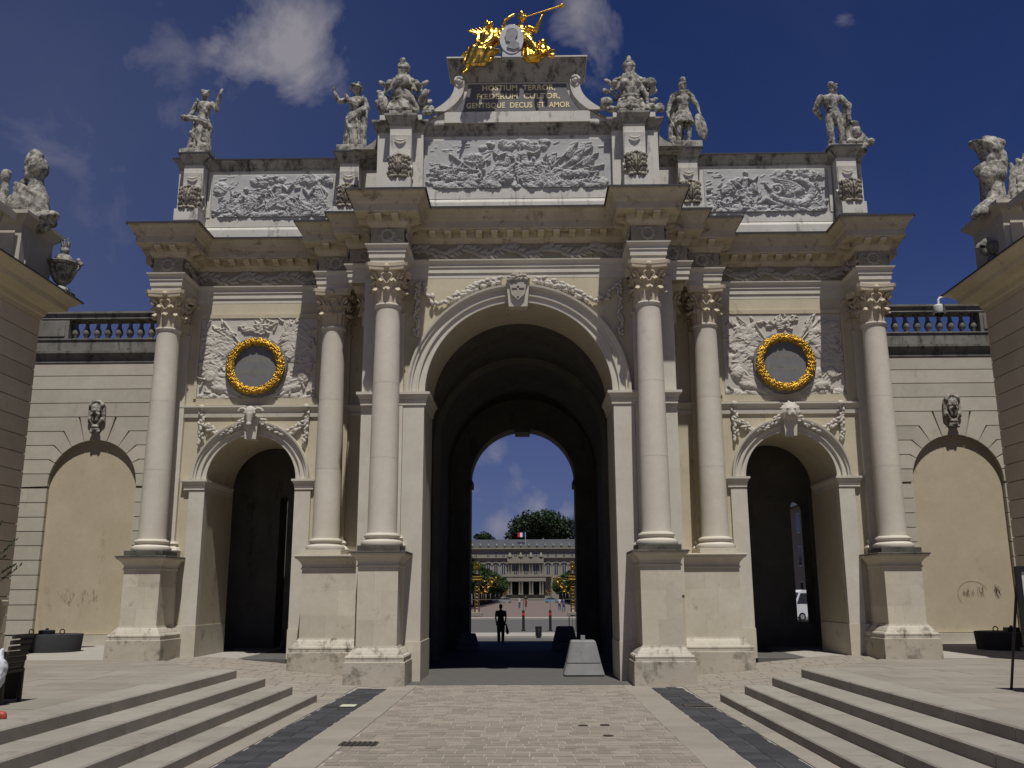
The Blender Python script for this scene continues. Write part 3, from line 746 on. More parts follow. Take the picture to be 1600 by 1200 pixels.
# string course and panel surround of the side bays
for s in (-1, 1):
    a, b = sorted((s*4.0, s*9.4))
    part('string_course', MB().sweep([(a, YS), (b, YS)], [(-.02, 6.83), (.05, 6.83), (.06, 6.93), (.03, 6.94), (.03, 6.97), (.05, 6.98), (.08, 7.05), (.13, 7.10), (.13, 7.15), (-.02, 7.17)]), 'white', arch)
    part('panel_sill', MB().box(s*5.58, s*8.98, YS-.06, YS+.01, 7.171, 7.36), 'cream', arch)
    part('panel_frame', MB().sweep([(s*5.5 if s > 0 else s*9.0, YS), (s*9.0 if s > 0 else s*5.5, YS)], [(-.02, 9.68), (.05, 9.68), (.055, 9.79), (-.02, 9.80)]), 'cream', arch)
    part('panel_jamb', MB().box(s*5.5, s*5.6, YS-.04, YS+.01, 7.36, 9.68), 'cream', arch); part('panel_jamb', MB().box(s*8.99, s*9.07, YS-.04, YS+.01, 7.36, 9.68), 'cream', arch)

# ------------------------------------------------------------------ relief panels (height fields of carved figures)
class Relief:
    def __init__(s, w, h, nx, nz):
        s.w, s.h = w, h; s.X, s.Z = np.meshgrid(np.linspace(0, w, nx), np.linspace(0, h, nz)); s.H = np.zeros_like(s.X); s.zk = 1.0
    def seg(s, x0, z0, x1, z1, r0, r1, hg, base=0., sharp=.5):
        dx, dz = x1-x0, z1-z0; L2 = dx*dx+dz*dz+1e-9
        t = np.clip(((s.X-x0)*dx+(s.Z-z0)*dz)/L2, 0, 1)
        d = np.hypot(s.X-(x0+t*dx), s.Z-(z0+t*dz)); r_ = r0+(r1-r0)*t
        q = np.clip(1-(d/r_)**2, 0, None)**sharp
        s.H = np.maximum(s.H, np.where(d < r_, base+hg*q, 0)); return s
    def ell(s, x, z, a, b, ang, hg, base=0., sharp=.5):
        c, n = math.cos(ang), math.sin(ang); u = (s.X-x)*c+(s.Z-z)*n; v = -(s.X-x)*n+(s.Z-z)*c
        q = 1-(u/a)**2-(v/b)**2
        s.H = np.maximum(s.H, np.where(q > 0, base+hg*np.clip(q, 0, None)**sharp, 0)); return s
    def curve(s, pts, r, hg, base=0.):
        for i in range(len(pts)-1):
            ra = r if not isinstance(r, (list, tuple)) else r[i]; rb = r if not isinstance(r, (list, tuple)) else r[i+1]
            s.seg(*pts[i], *pts[i+1], ra, rb, hg, base)
        return s
    def drape(s, x, z, a, b, ang, hg, n=6, rg=None):     # cloth: folds fan out from one gathered end
        rg = rg or random
        s.ell(x, z, a, b, ang, hg*.55, 0, .35)
        c, q = math.cos(ang), math.sin(ang); fl = rg.choice((-1, 1)); n = max(4, n-1)
        def P(u, v): return (x+c*u*a*fl-q*v*b, z+q*u*a*fl+c*v*b)
        for k in range(n):
            v = ((k+.5)/n*2-1)*.95; w = rg.uniform(-.25, .25)
            s.curve([P(-.85, v*.25), P(-.2, v*.6+w), P(.45, v*.8-w*.6), P(.95+rg.uniform(-.1, .15), v*1.0)], [b*.10, b*.17, b*.2, b*.12], hg*.45, hg*rg.uniform(.3, .55))
        return s
    def figure(s, x, z, sc, lean=0., pose=0, flip=1, hg=.09, robe=True, rg=None):
        rg = rg or random
        def P(a, b): c, n = math.cos(lean), math.sin(lean); a *= flip; return (x+sc*(a*c+b*n), z+sc*(b*c-a*n))
        def S(p, q, r0, r1, h, b=0.): s.seg(*P(*p), *P(*q), r0*sc, r1*sc, h, b)
        if robe: s.drape(*P(0, .28), .30*sc, .26*sc, lean+rg.uniform(-.4, .4), hg*.8, 7, rg)
        if pose == 0: S((.0, .5), (.26, .36), .10, .085, hg*.8); S((.26, .36), (.22, .02), .08, .05, hg*.7); S((-.06, .48), (-.18, .22), .1, .08, hg*.7); S((-.18, .22), (-.1, .0), .075, .05, hg*.6)
        elif pose == 1: S((0, .5), (.3, .5), .1, .08, hg*.8); S((.3, .5), (.42, .18), .075, .045, hg*.8); S((0, .46), (.18, .28), .1, .08, hg*.6); S((.18, .28), (.42, .1), .07, .04, hg*.6)
        else: S((.03, .5), (.13, .25), .095, .075, hg*.8); S((.13, .25), (.06, -.02), .07, .045, hg*.7); S((-.05, .5), (-.16, .26), .09, .07, hg*.7); S((-.16, .26), (-.3, .04), .065, .04, hg*.6)
        S((0, .52), (.02, .84), .115, .13, hg*.9); s.ell(*P(.0, .80), .15*sc, .09*sc, -lean, hg*1.05)
        a1, a2 = rg.uniform(-.4, .5), rg.uniform(.2, 1.0)
        S((.13, .86), (.32, .66+a1*.3), .06, .05, hg*.95); S((.32, .66+a1*.3), (.48, .62+a2*.4), .05, .035, hg*.9); s.ell(*P(.5, .63+a2*.41), .045*sc, .035*sc, 0, hg*.8)
        S((-.13, .86), (-.27, .64), .06, .05, hg*.8); S((-.27, .64), (-.2+a1*.3, .46), .05, .035, hg*.8)
        S((.02, .9), (.03, 1.0), .05, .05, hg*.7); s.ell(*P(.04, 1.07), .085*sc, .105*sc, -lean, hg*1.15); s.ell(*P(.02, 1.12), .095*sc, .08*sc, -lean, hg*.9); s.ell(*P(.11, 1.06), .03*sc, .03*sc, 0, hg*1.1)
        return s
    def clouds(s, x0, x1, z0, z1, n, r_, hg, rg):
        for _ in range(n):
            x, z = rg.uniform(x0, x1), rg.uniform(z0, z1); q = rg.uniform(.5, 1.3)*r_
            s.ell(x, z, q*1.4, q*.8, rg.uniform(-.5, .5), hg*rg.uniform(.5, 1))
        return s
    def mesh(s, name, mat, x0, z0, y, rough=.004, seed=0., gain=1.0, ridge=.022):
        nzv = np.vectorize(lambda a, b: noise.noise(Vector((a*4+seed, b*4, 0)))+.5*noise.noise(Vector((a*13, b*13+seed, 3))))(s.X, s.Z)
        ang = np.vectorize(lambda a, b: noise.noise(Vector((a*1.3+seed, b*1.3, 9))))(s.X, s.Z)*4
        u = s.X*np.cos(ang)+s.Z*np.sin(ang); v = -s.X*np.sin(ang)+s.Z*np.cos(ang)
        rdg = np.vectorize(lambda a, b: 1-2.2*abs(noise.noise(Vector((a*4+seed, b*15, 1)))))(u, v)+.5*np.vectorize(lambda a, b: 1-2.2*abs(noise.noise(Vector((a*12, b*24+seed, 5)))))(s.X, s.Z)
        s.H = s.H+np.clip(s.H/.04, 0, 1)*rdg*ridge
        Y = y-(s.H*gain*.82+nzv*rough*(1+s.H*25))
        mb = MB().grid(s.X+x0, Y, s.Z*s.zk+z0)
        n = len(mb.v); nx = s.X.shape[1]; nz = s.X.shape[0]
        b0 = n   # closed back so that the panel has thickness
        mb.v += [(x0, y+.06, z0), (x0+s.w, y+.06, z0), (x0+s.w, y+.06, z0+s.h*s.zk), (x0, y+.06, z0+s.h*s.zk)]
        mb.f += [tuple(range(nx))+(b0+1, b0), tuple(range(n-1, n-nx-1, -1))+(b0+3, b0+2),
                 tuple(range((nz-1)*nx, -1, -nx))+(b0, b0+3), tuple(range(nx-1, n, nx))+(b0+2, b0+1)]
        me = mb.mesh(name, mat, 60, False); return me

# ------------------------------------------------------------------ attic
APATH = mirror([(-3.82, 27), (-3.82, 23.5), (-3.43, 23.5), (-3.43, 23.15), (-2.85, 23.15), (-2.85, 23.5), (-2.57, 23.5), (-2.57, 23.75)])
part('attic_block', MB().prism(APATH, 11.85, 14.6, 'z'), 'attic', arch)
part('attic_plinth', MB().sweep(APATH, [(-.03, 11.86), (.10, 11.86), (.10, 12.38), (.08, 12.42), (.03, 12.5), (-.03, 12.5)]), 'attic', arch)
ACN = [(-.05, 14.37), (.025, 14.37), (.03, 14.41), (.015, 14.415), (.02, 14.44), (.05, 14.49), (.075, 14.53), (.08, 14.55), (.10, 14.57), (.13, 14.62), (.15, 14.64), (.155, 14.69), (-.05, 14.72)]
part('attic_cornice', MB().sweep(APATH, ACN), 'attic_cornice', arch)
SP = [(-9.95, 29), (-9.95, 25.35), (-9.68, 25.35), (-9.68, 25.0), (-9.12, 25.0), (-9.12, 25.45), (-5.15, 25.45), (-5.15, 25.0), (-4.6, 25.0), (-4.6, 25.45), (-3.8, 25.45), (-3.8, 29)]
for s in (-1, 1):
    P = SP if s < 0 else [(-x, y) for x, y in reversed(SP)]
    part('attic_block', MB().prism(P, 11.85, 14.35, 'z'), 'attic', arch)
    P2 = P[:-1] if s < 0 else P[1:]
    part('attic_plinth', MB().sweep(P2, [(-.03, 11.86), (.10, 11.86), (.10, 12.34), (.08, 12.38), (.03, 12.45), (-.03, 12.45)]), 'attic', arch)
    part('attic_cornice', MB().sweep(P2, [(o, z-.16) for o, z in ACN]), 'attic_cornice', arch)
    part('lead_edge', MB().sweep(P2, [(-.05, 14.562), (.155, 14.535), (.16, 14.51), (.175, 14.51), (.175, 14.55), (-.05, 14.60)]), 'lead', arch)
    # scroll buttress between the two attic levels
    cv = [(s*(3.82+.85*(1-math.cos(t*math.pi/2/8))), 14.25+.0+.75*(1-math.sin(t*math.pi/2/8))) for t in range(9)]
    part('scroll_buttress', MB().prism([(s*3.8, 14.25)]+cv[::-1], 24.2, 24.75), 'attic_cornice', arch)
part('relief_border', MB().box(-2.56, 2.56, 23.70, 23.76, 12.5, 12.79), 'attic', arch)
rg = random.Random(5)
r = Relief(5.12, 1.36, 430, 120); r.zk = 1.06
r.clouds(.3, 4.9, .02, .16, 46, .13, .10, rg).clouds(1.6, 3.4, 1.12, 1.3, 26, .10, .08, rg)
for (x, z, sc, ln, po, fl) in ((2.15, .22, .85, .25, 1, -1), (2.82, .20, .90, -.15, 1, 1), (1.62, .12, .62, 1.0, 1, 1), (3.45, .15, .72, -.6, 0, -1), (3.72, .2, .6, -1.0, 1, 1), (1.2, .15, .5, .9, 0, -1), (3.1, .1, .6, .5, 0, 1)):
    r.figure(x, z, sc, ln, po, fl, .10, True, rg)
for (x, z, a, b, t) in ((1.05, .32, .17, .14, .2), (3.92, .36, .17, .15, 0), (2.3, .28, .15, .12, .4), (4.1, .75, .13, .10, .5)):
    r.ell(x, z, a, b, t, .09, .02); r.ell(x, z, a*.78, b*.78, t, .03, .09)
for (x0, z0, x1, z1) in ((.45, .62, 1.25, .5), (.7, .95, 1.4, .45), (3.5, .4, 4.6, 1.12), (3.6, .3, 4.75, .95), (3.4, .5, 4.2, 1.25), (3.55, .32, 4.9, .62), (.5, .1, 1.1, .75), (2.55, .15, 2.62, 1.2), (4.1, .38, 4.75, .42)):
    r.seg(x0, z0, x1, z1, .035, .025, .06, .01)
for (x, z, a, b, t) in ((4.25, .95, .22, .12, .9), (4.0, 1.0, .2, .1, 1.0), (4.45, .7, .2, .09, .7), (1.35, .72, .24, .13, -.1), (.6, .45, .25, .12, .3), (.75, .3, .3, .11, -.2), (2.05, .4, .3, .16, .4), (2.9, .35, .32, .16, -.3)): r.drape(x, z, a, b, t, .085, 6, rg)
r.ell(1.32, .88, .26, .1, .1, .07).ell(4.25, .38, .3, .11, .05, .1)
for _ in range(16): r.ell(rg.uniform(4.3, 4.8), rg.uniform(.16, .28), .05, .045, 0, .06)
for _ in range(110):
    x, z, t = rg.uniform(.1, 5.0), rg.uniform(.1, 1.3), rg.uniform(0, 3.14); r.seg(x, z, x+rg.uniform(.08, .3)*math.cos(t*.4), z+rg.uniform(.03, .12)*math.sin(t), .03, .012, rg.uniform(.008, .02))
for _ in range(150):
    x, z, t = rg.uniform(.35, 4.8), rg.uniform(.08, 1.0)*(1-abs(rg.gauss(0, .3))), rg.uniform(0, 3.14)
    if abs(x-2.5) < 2.3 and z < .95-.28*abs(x-2.5)+.25: r.seg(x, z, x+rg.uniform(.06, .16)*math.cos(t), z+rg.uniform(.06, .16)*math.sin(t), .032, .014, rg.uniform(.03, .06), .02)
for _ in range(20): r.seg(*(lambda a, b: (a, b, a+rg.uniform(.1, .3), b+rg.uniform(-.05, .1)))(rg.uniform(.05, .7), rg.uniform(.15, .6)), .03, .01, .035)
link('relief_panel', r.mesh('relief_panel', 'relief', -2.55, 12.80, 23.72, .006), arch)
for s in (-1, 1):
    rg = random.Random(11+s); r = Relief(3.56, 1.24, 300, 110); r.zk = 1.065
    r.clouds(.05, 3.5, .0, .12, 40, .12, .10, rg)
    if s < 0:
        r.clouds(1.2, 2.1, .95, 1.18, 18, .09, .08, rg).clouds(2.6, 3.5, .95, 1.2, 22, .1, .09, rg).clouds(1.2, 1.7, .6, .95, 8, .06, .05, rg)
        for (x, z, sc, ln, po, fl) in ((1.95, .22, .80, .05, 1, 1), (.62, .12, .72, .55, 1, -1), (.95, .1, .62, .75, 0, 1), (2.62, .08, .66, -.75, 1, -1), (3.2, .12, .85, -.1, 0, -1), (.35, .1, .6, .9, 1, 1)): r.figure(x, z, sc, ln, po, fl, .10, True, rg)
        for (x, z, a, b, t) in ((.5, .25, .34, .15, .3), (1.15, .3, .3, .16, 1.0), (2.85, .25, .36, .15, -.4), (3.25, .5, .26, .16, -1.0), (1.75, .35, .2, .15, .9), (3.35, .2, .2, .12, 1.2)): r.drape(x, z, a, b, t, .095, 7, rg)
        r.ell(.25, .85, .22, .2, .3, .06)
        for _ in range(16): r.ell(rg.uniform(2.1, 2.7), rg.uniform(.2, .45), .07, .035, rg.uniform(-.6, .6), .07)
    else:
        r.clouds(2.1, 3.4, .92, 1.2, 36, .09, .08, rg).clouds(.1, .4, .25, .5, 10, .08, .06, rg)
        r.figure(1.15, .35, .72, .05, 2, 1, .11, True, rg)
        for k in range(5): r.curve([(1.0, .98-.03*k), (.72, .85-.05*k), (.5, .66-.03*k)], [.05, .06, .03], .08)     # wing of the hovering figure
        r.drape(1.2, .35, .14, .3, .1, .1, 6, rg).ell(1.42, .70, .12, .16, .1, .09, .02)
        r.seg(1.62, .6, 1.5, .35, .02, .01, .05)
        r.curve([(1.75, .85), (1.85, .68), (2.0, .62)], .03, .06)
        for k in range(20):       # coiled tail
            a = k*.42; q = .19-.006*k; r.seg(2.08+q*math.cos(a), .62+q*math.sin(a)*.9, 2.08+(q-.006)*math.cos(a+.42), .62+(q-.006)*math.sin(a+.42)*.9, .055, .053, .10)
        r.curve([(1.95, .48), (2.1, .34), (2.45, .26), (2.85, .22), (3.05, .42), (3.1, .68), (2.95, .86), (2.75, .9)], [.08, .1, .12, .13, .12, .1, .08, .07], .11)
        for k in range(7): r.curve([(2.85, .62), (2.6-.03*k, .82-.05*k), (2.2+.02*k, .92-.07*k)], [.05, .05, .025], .075)
        r.ell(2.72, .93, .15, .07, .2, .12).ell(2.6, .9, .08, .04, -.2, .1)
        r.curve([(1.55, .25), (1.75, .38), (1.95, .26), (2.2, .18), (1.9, .12)], .06, .09)
        for k in range(14): a = k*.45; r.seg(.62+.13*math.cos(a)*(1-k*.05), .28+.13*math.sin(a)*(1-k*.05), .62+.13*math.cos(a+.45)*(1-k*.05), .28+.13*math.sin(a+.45)*(1-k*.05), .035, .035, .06)
        for _ in range(26): x, z = rg.uniform(2.3, 3.5), rg.uniform(.02, .3); r.seg(x, z, x+rg.uniform(-.25, .25), z+rg.uniform(.02, .14), .05, .02, .07)
        for _ in range(14): x, z = rg.uniform(3.05, 3.45), rg.uniform(.3, .9); r.seg(x, z, x+rg.uniform(-.1, .12), z+rg.uniform(-.06, .08), .03, .015, .04)
    for _ in range(90):
        x, z, t = rg.uniform(.05, 3.4), rg.uniform(.1, 1.2), rg.uniform(0, 3.14); r.seg(x, z, x+rg.uniform(.06, .25)*math.cos(t*.4), z+rg.uniform(.03, .1)*math.sin(t), .028, .012, rg.uniform(.008, .02))
    for _ in range(120):
        x, z, t = rg.uniform(.1, 3.4), abs(rg.gauss(0, .38)), rg.uniform(0, 3.14)
        if z < .85: r.seg(x, z, x+rg.uniform(.05, .15)*math.cos(t), z+rg.uniform(.05, .15)*math.sin(t), .03, .014, rg.uniform(.03, .055), .015)
    link('relief_panel', r.mesh('relief_panel', 'relief', -8.98 if s < 0 else 5.40, 12.75, 25.42, .006, s*9), arch)
    part('relief_border', MB().box(s*5.2, s*9.08, 25.40, 25.46, 12.45, 12.74).box(s*8.98, s*9.08, 25.38, 25.46, 12.74, 14.15), 'attic', arch)

# consoles with carved acanthus in front of the attic piers
def carving(cx, y, z, w, h):
    mb = MB(); rr_ = random.Random(int(cx*10)+50)
    n = 13
    sec = [(y+.02, z), (y-.20, z+.0), (y-.27, z+.06)]
    for k in range(n): t = k/(n-1); sec.append((y-.17-.10*math.sin(t*math.pi*.95), z+h*(.1+.82*t)))
    sec.append((y+.02, z+h))
    mb.prism(sec, cx-w*.40, cx+w*.40, 'x')
    for sg in (-1, 1):
        for k in range(4):
            t = (k+.75)/4.4; zz = z+h*(.10+.80*t); yy = y-.17-.11*math.sin(t*math.pi*.95)
            for f, (ang, ln) in enumerate(((.25, .17), (.75, .20), (1.25, .17))):
                ang += rr_.uniform(-.12, .12); dx_, dz_ = math.sin(ang)*ln*w*1.15, math.cos(ang)*ln*h*.55
                mb.cap((cx+sg*w*.15, yy-.02, zz-.03), (cx+sg*(w*.17+dx_), yy-.035+.05*f*.5, zz+dz_-.02), .035, .045, 7); mb.ell((cx+sg*(w*.19+dx_), yy-.02+.03*f, zz+dz_-.035), (.036, .04, .04), None, 7, 5)
        for k in range(5): t = k/4; mb.ell((cx+sg*w*(.43+.03*math.sin(t*7)), y-.07, z+h*(.1+.78*t)), (.05, .07, .075), None, 7, 5)
        mb.ell((cx+sg*w*.24, y-.25, z+h*.04), (w*.17, .09, .07), None, 8, 6); mb.ell((cx+sg*w*.10, y-.27, z+h*.06), (w*.09, .08, .06), None, 8, 6)
    for x_ in (-.07, .07): mb.tube([(cx+x_*w, y-.19-.13*math.sin(t/8*math.pi*.95), z+h*(.08+.8*t/8)) for t in range(9)], [.026]*9, 6)
    for k in range(5): mb.ell((cx+(k-2)*w*.17, y-.17+abs(k-2)*.02, z+h*(.98-.03*abs(k-2))), (w*.11, .07, h*.07), None, 8, 6)
    return mb
def console(cx, yf, zb, zt, wd, lw, lh):
    """scrolled support: a slab whose foot swings forward in a volute behind an acanthus leaf"""
    pr = [(yf+.3, zt), (yf-.06, zt)]
    for k in range(9): t = k/8; pr.append((yf-.06+.05*math.sin(t*math.pi)-.10*t*t, zt-(zt-zb-.28)*t))
    pr += [(yf-.22, zb+.2), (yf-.24, zb+.1), (yf-.2, zb), (yf+.3, zb)]
    c = part('console', MB().prism(pr, cx-wd/2, cx+wd/2, 'x'), 'attic', arch)
    sw = MB().tube([(cx-wd*.28, yf-.075, zt-.12), (cx-wd*.16, yf-.085, zt-.165), (cx, yf-.09, zt-.185), (cx+wd*.16, yf-.085, zt-.165), (cx+wd*.28, yf-.075, zt-.12)], [.012, .026, .032, .026, .012], 8)
    part('drop_swag', sw, 'attic', c, 60)
    part('console_block', MB().cbox(cx-lw*.55, cx+lw*.55, yf-.36, yf+.02, zb-.34, zb+.0, .01), 'attic', c)
    part('acanthus_carving', carving(cx, yf-.08, zb+.002, lw, lh), 'carving', c, 50)
    for q in (-1, 1): part('side_scroll', MB().tube([(cx+q*(wd*.5+.02), yf+.12+.17*(1-k/26)*math.cos(k*.5), zb+.32+.26*(1-k/26)*math.sin(k*.5)) for k in range(24)], [.04*(1-k/40) for k in range(24)], 6), 'attic', c, 60)
for s in (-1, 1):
    console(s*3.14, 23.15, 12.72, 14.1, .54, .62, .72)
    console(s*4.88, 25.0, 12.72, 13.94, .52, .62, .74)
    console(s*9.40, 25.0, 12.72, 13.94, .52, .62, .74)

# inscription tablet with its scrolls and flaring cornice
def tab_out(k): return [(-1.62, 15.95), (1.62, 15.95)]
side_c = [(1.64+.95*(t/14)**2.4, 15.92-1.22*(t/14)**.85) for t in range(15)]
poly = [(-x, z) for x, z in reversed(side_c)]+side_c
TY = 23.62
part('tablet_block', MB().prism(poly+[(2.6, 14.66), (-2.6, 14.66)], TY, 24.6), 'attic', arch)
for s in (-1, 1):
    e = [(s*x, z) for x, z in side_c]
    vs = []
    mb = MB(); k = len(e)
    o = [(s*(x+.055), z+.03) for x, z in side_c]
    mb.prism(e+o[::-1], TY-.05, 24.58); part('scroll_edge', mb, 'attic_cornice', arch, 40)
    br = [(s*(1.50+.0*t), z) for t, z in ((0, 15.86),)]
    inner = [(1.46+.52*(t/14)**2.4, 15.88-.86*(t/14)) for t in range(15)]; outer = [(1.73+.66*(t/14)**2.4, 15.88-.86*(t/14)) for t in range(15)]
    b = part('scroll_bracket', MB().prism([(s*x, z) for x, z in inner+outer[::-1]], TY-.10, TY+.02), 'attic', arch)
    part('volute', MB().tube([(s*(1.60+.11*(1-k/20)*math.cos(k*.52)), TY-.13, 15.92+.13*(1-k/20)*math.sin(k*.52)) for k in range(18)], [.05*(1-k/30) for k in range(18)], 7).prism([(s*1.60+.14*math.cos(a*math.pi/10), 15.90+.16*math.sin(a*math.pi/10)) for a in range(20)], TY-.12, TY+.02).ell((s*1.60, TY-.15, 15.90), (.045, .05, .05), None, 8, 6), 'attic', b, 60)
part('tablet_base', MB().box(-2.0, 2.0, TY-.08, TY+.02, 14.68, 15.0), 'attic', arch)
inn = [(1.36+.40*(t/10)**2, 15.86-.82*(t/10)) for t in range(11)]
tablet = part('inscription_tablet', MB().prism([(-x, z) for x, z in reversed(inn)]+inn, TY-.03, TY+.03), 'slate', arch)
TP = [(-1.60, 24.6), (-1.60, TY-.02), (1.60, TY-.02), (1.60, 24.6)]
part('tablet_cornice', MB().sweep(TP, [(-.05, 15.92), (.02, 15.92), (.04, 15.99), (.12, 16.15), (.22, 16.33), (.30, 16.47), (.315, 16.50), (-.05, 16.55)]).box(-1.58, 1.58, TY, 24.55, 15.93, 16.53), 'attic_cornice', arch)
part('lead_edge', MB().sweep(TP, [(-.05, 16.552), (.32, 16.505), (.325, 16.48), (.34, 16.48), (.34, 16.52), (-.05, 16.58)]), 'attic', arch)
def text(txt, x, y, z, size, mat, parent, width=None, ext=.012, spacing=1.0, wordsp=1.0, bold=.012):
    cu = bpy.data.curves.new('t', 'FONT'); cu.body = txt; cu.size = size; cu.extrude = ext; cu.align_x = 'CENTER'; cu.align_y = 'CENTER'; cu.space_character = spacing; cu.space_word = wordsp; cu.offset = bold*size*.6
    o = bpy.data.objects.new('t', cu); COL.objects.link(o); dg = bpy.context.evaluated_depsgraph_get()
    me = bpy.data.meshes.new_from_object(o.evaluated_get(dg)); bpy.data.objects.remove(o)
    co = np.empty(len(me.vertices)*3); me.vertices.foreach_get('co', co); co = co.reshape(-1, 3)
    if width: co[:, 0] *= width/(co[:, 0].max()-co[:, 0].min())
    xx = co.copy(); co = np.stack([xx[:, 0]+x, y-xx[:, 2], xx[:, 1]+z], 1)
    me.vertices.foreach_set('co', co.ravel()); me.update(); me.materials.clear(); me.materials.append(M[mat]); me.name = 'lettering'
    return link('lettering', me, parent)
for (tx, z, w, cx) in (('HOSTIUM  TERROR,', 15.735, 2.02, .04), ('FŒDERUM  CULTOR,', 15.475, 2.30, .03), ('GENTISQUE  DECUS  ET  AMOR', 15.205, 2.86, .02)):
    text(tx, cx, TY-.03, z, .225, 'letters', tablet, w, .008, 1.05, 1.0, .035)

# keystones, garlands and trophies on the wall
def garland(pts, r, seed, mat='white', n=None, density=1.0):
    mb = MB(); rr_ = random.Random(seed); P = [Vector(p) for p in pts]; r *= .95
    L = sum((P[i+1]-P[i]).length for i in range(len(P)-1)); N = int(L/(r*.42)*density)
    for k in range(N):
        t = k/(N-1)*(len(P)-1); i = min(int(t), len(P)-2); p = P[i].lerp(P[i+1], t-i); d = (P[i+1]-P[i]).normalized()
        u = d.cross(Vector((0, 1, 0))).normalized()
        q = p+u*rr_.uniform(-.75, .75)*r+Vector((0, -rr_.uniform(0, .35)*r, 0))
        ang = math.atan2(d.z, d.x)+rr_.uniform(-.8, .8)
        mb.ell(q, (r*.80, r*.5, r*.46), Matrix.Rotation(-ang, 3, 'Y'), 6, 5)
    return mb
def catenary(a, b, sag, n=14):
    a, b = Vector(a), Vector(b); return [a.lerp(b, i/n)-Vector((0, 0, sag*4*(i/n)*(1-i/n))) for i in range(n+1)]
def ram_head(cx, y, z, s_):
    mb = MB(); mb.ell((cx, y-.12, z+.1), (.15*s_, .14*s_, .17*s_)); mb.cap((cx, y-.17, z+.03), (cx, y-.19, z-.2*s_), .105*s_, .065*s_); mb.ell((cx, y-.22, z-.24*s_), (.075*s_, .06*s_, .05*s_))
    for sg in (-1, 1):
        mb.tube([(cx+sg*s_*(.08+.13*(1-k/22)*1.0+.13*(1-k/16)*math.cos(k*.45)*.8-.0), y-.10-.01*k, z+.10*s_+.11*s_*(1-k/20)*math.sin(k*.45)) for k in range(14)], [.05*s_*(1-k/18) for k in range(14)], 7)
        mb.cap((cx+sg*.1*s_, y-.12, z+.02), (cx+sg*.21*s_, y-.1, z-.04), .03, .02); mb.ell((cx+sg*.06*s_, y-.235, z+.03), (.022, .02, .018)); mb.ell((cx+sg*.07*s_, y-.20, z+.075), (.05, .04, .022))
    return mb
def lion_head(cx, y, z, s_):
    mb = MB(); mb.ell((cx, y-.1, z+.02), (.17*s_, .15*s_, .18*s_)); mb.ell((cx, y-.22*s_, z-.05), (.095*s_, .09*s_, .075*s_)); mb.ell((cx, y-.29*s_, z-.03), (.04*s_, .03*s_, .025*s_))
    mb.cap((cx, y-.2*s_, z+.12), (cx, y-.26*s_, z), .05*s_, .04*s_); mb.ell((cx, y-.2*s_, z-.135*s_), (.07*s_, .06*s_, .03*s_))
    for sg in (-1, 1):
        mb.ell((cx+sg*.075*s_, y-.205*s_, z+.055), (.025, .02, .016)); mb.ell((cx+sg*.075*s_, y-.2*s_, z+.1*s_), (.06*s_, .04*s_, .025*s_)); mb.ell((cx+sg*.06*s_, y-.24*s_, z-.085*s_), (.055*s_, .05*s_, .045*s_))
    for k in range(22):
        a = k*2*math.pi/22; q = 1+.12*(k % 2)
        mb.cap((cx+.15*s_*math.cos(a), y-.1, z+.03+.16*s_*math.sin(a)), (cx+.245*s_*q*math.cos(a+.25), y-.07, z+.03+.25*s_*q*math.sin(a+.25)), .06*s_, .028*s_, 6)
    return mb
for s in (-1, 1):
    cx = s*7.33; y = YS-.12
    k = part('keystone', MB().frustum([(cx-.155, y-.17), (cx+.155, y-.17), (cx+.155, y+.15), (cx-.155, y+.15)], 6.18, [(cx-.20, y-.20), (cx+.20, y-.20), (cx+.20, y+.15), (cx-.20, y+.15)], 6.80), 'white', arch)
    hd = (ram_head(cx, y-.17, 6.80, 1.05) if s < 0 else lion_head(cx, y-.15, 6.80, 1.0))
    link('carved_head', remesh(hd, 'carved_head', 'relief_cream', .018, 1), k)
    for q in (-1, 1):
        xe = cx+q*1.45
        part('garland', garland(catenary((cx+q*.25, YS-.14, 6.72), (xe, YS-.05, 6.74), .34), .10, 4+q, 'white'), 'relief_cream', arch, 60)
        part('pendant', garland([(xe, YS-.06, 7.12), (xe, YS-.07, 6.9), (xe, YS-.07, 6.55), (xe, YS-.06, 6.1)], .095, 9+q, 'white', density=1.1).ell((xe, YS-.12, 7.10), (.09, .08, .08)), 'relief_cream', arch, 60)
kc = part('keystone', MB().frustum([(-.24, YC-.28), (.24, YC-.28), (.24, YC), (-.24, YC)], 9.26, [(-.31, YC-.34), (.31, YC-.34), (.31, YC), (-.31, YC)], 10.05), 'white', arch)
part('keystone_carving', garland([(-.25, YC-.36, 9.98), (0, YC-.4, 10.08), (.25, YC-.36, 9.98)], .09, 3).prism([(-.22, 9.86), (-.17, 9.56), (0, 9.40), (.17, 9.56), (.22, 9.86), (.1, 9.90), (0, 9.93), (-.1, 9.90)], YC-.375, YC-.3).box(-.025, .025, YC-.40, YC-.37, 9.5, 9.86).box(-.16, .16, YC-.40, YC-.37, 9.72, 9.77), 'frieze', kc, 50)
for s in (-1, 1):
    pts = [(s*(.42+1.5*t), YC-.14, 10.0-.10*t-.30*math.sin(t*2.2)*t*1.2) for t in [i/14 for i in range(15)]]
    pts = [(s*(2.98*math.sin(a)), YC-.07, 7.08+3.0*math.cos(a)) for a in [R(9+27*i/14) for i in range(15)]]+[(s*2.1, YC-.07, 9.42), (s*2.35, YC-.07, 9.62), (s*2.5, YC-.06, 9.92)]
    part('garland', garland(pts, .125, 21, 'white', density=1.1), 'relief_cream', arch, 60)
    part('pendant', garland([(s*2.62, YC-.08, 10.0), (s*2.64, YC-.09, 9.6), (s*2.64, YC-.08, 9.0), (s*2.64, YC-.07, 8.55)], .085, 22, 'white'), 'relief_cream', arch, 60)

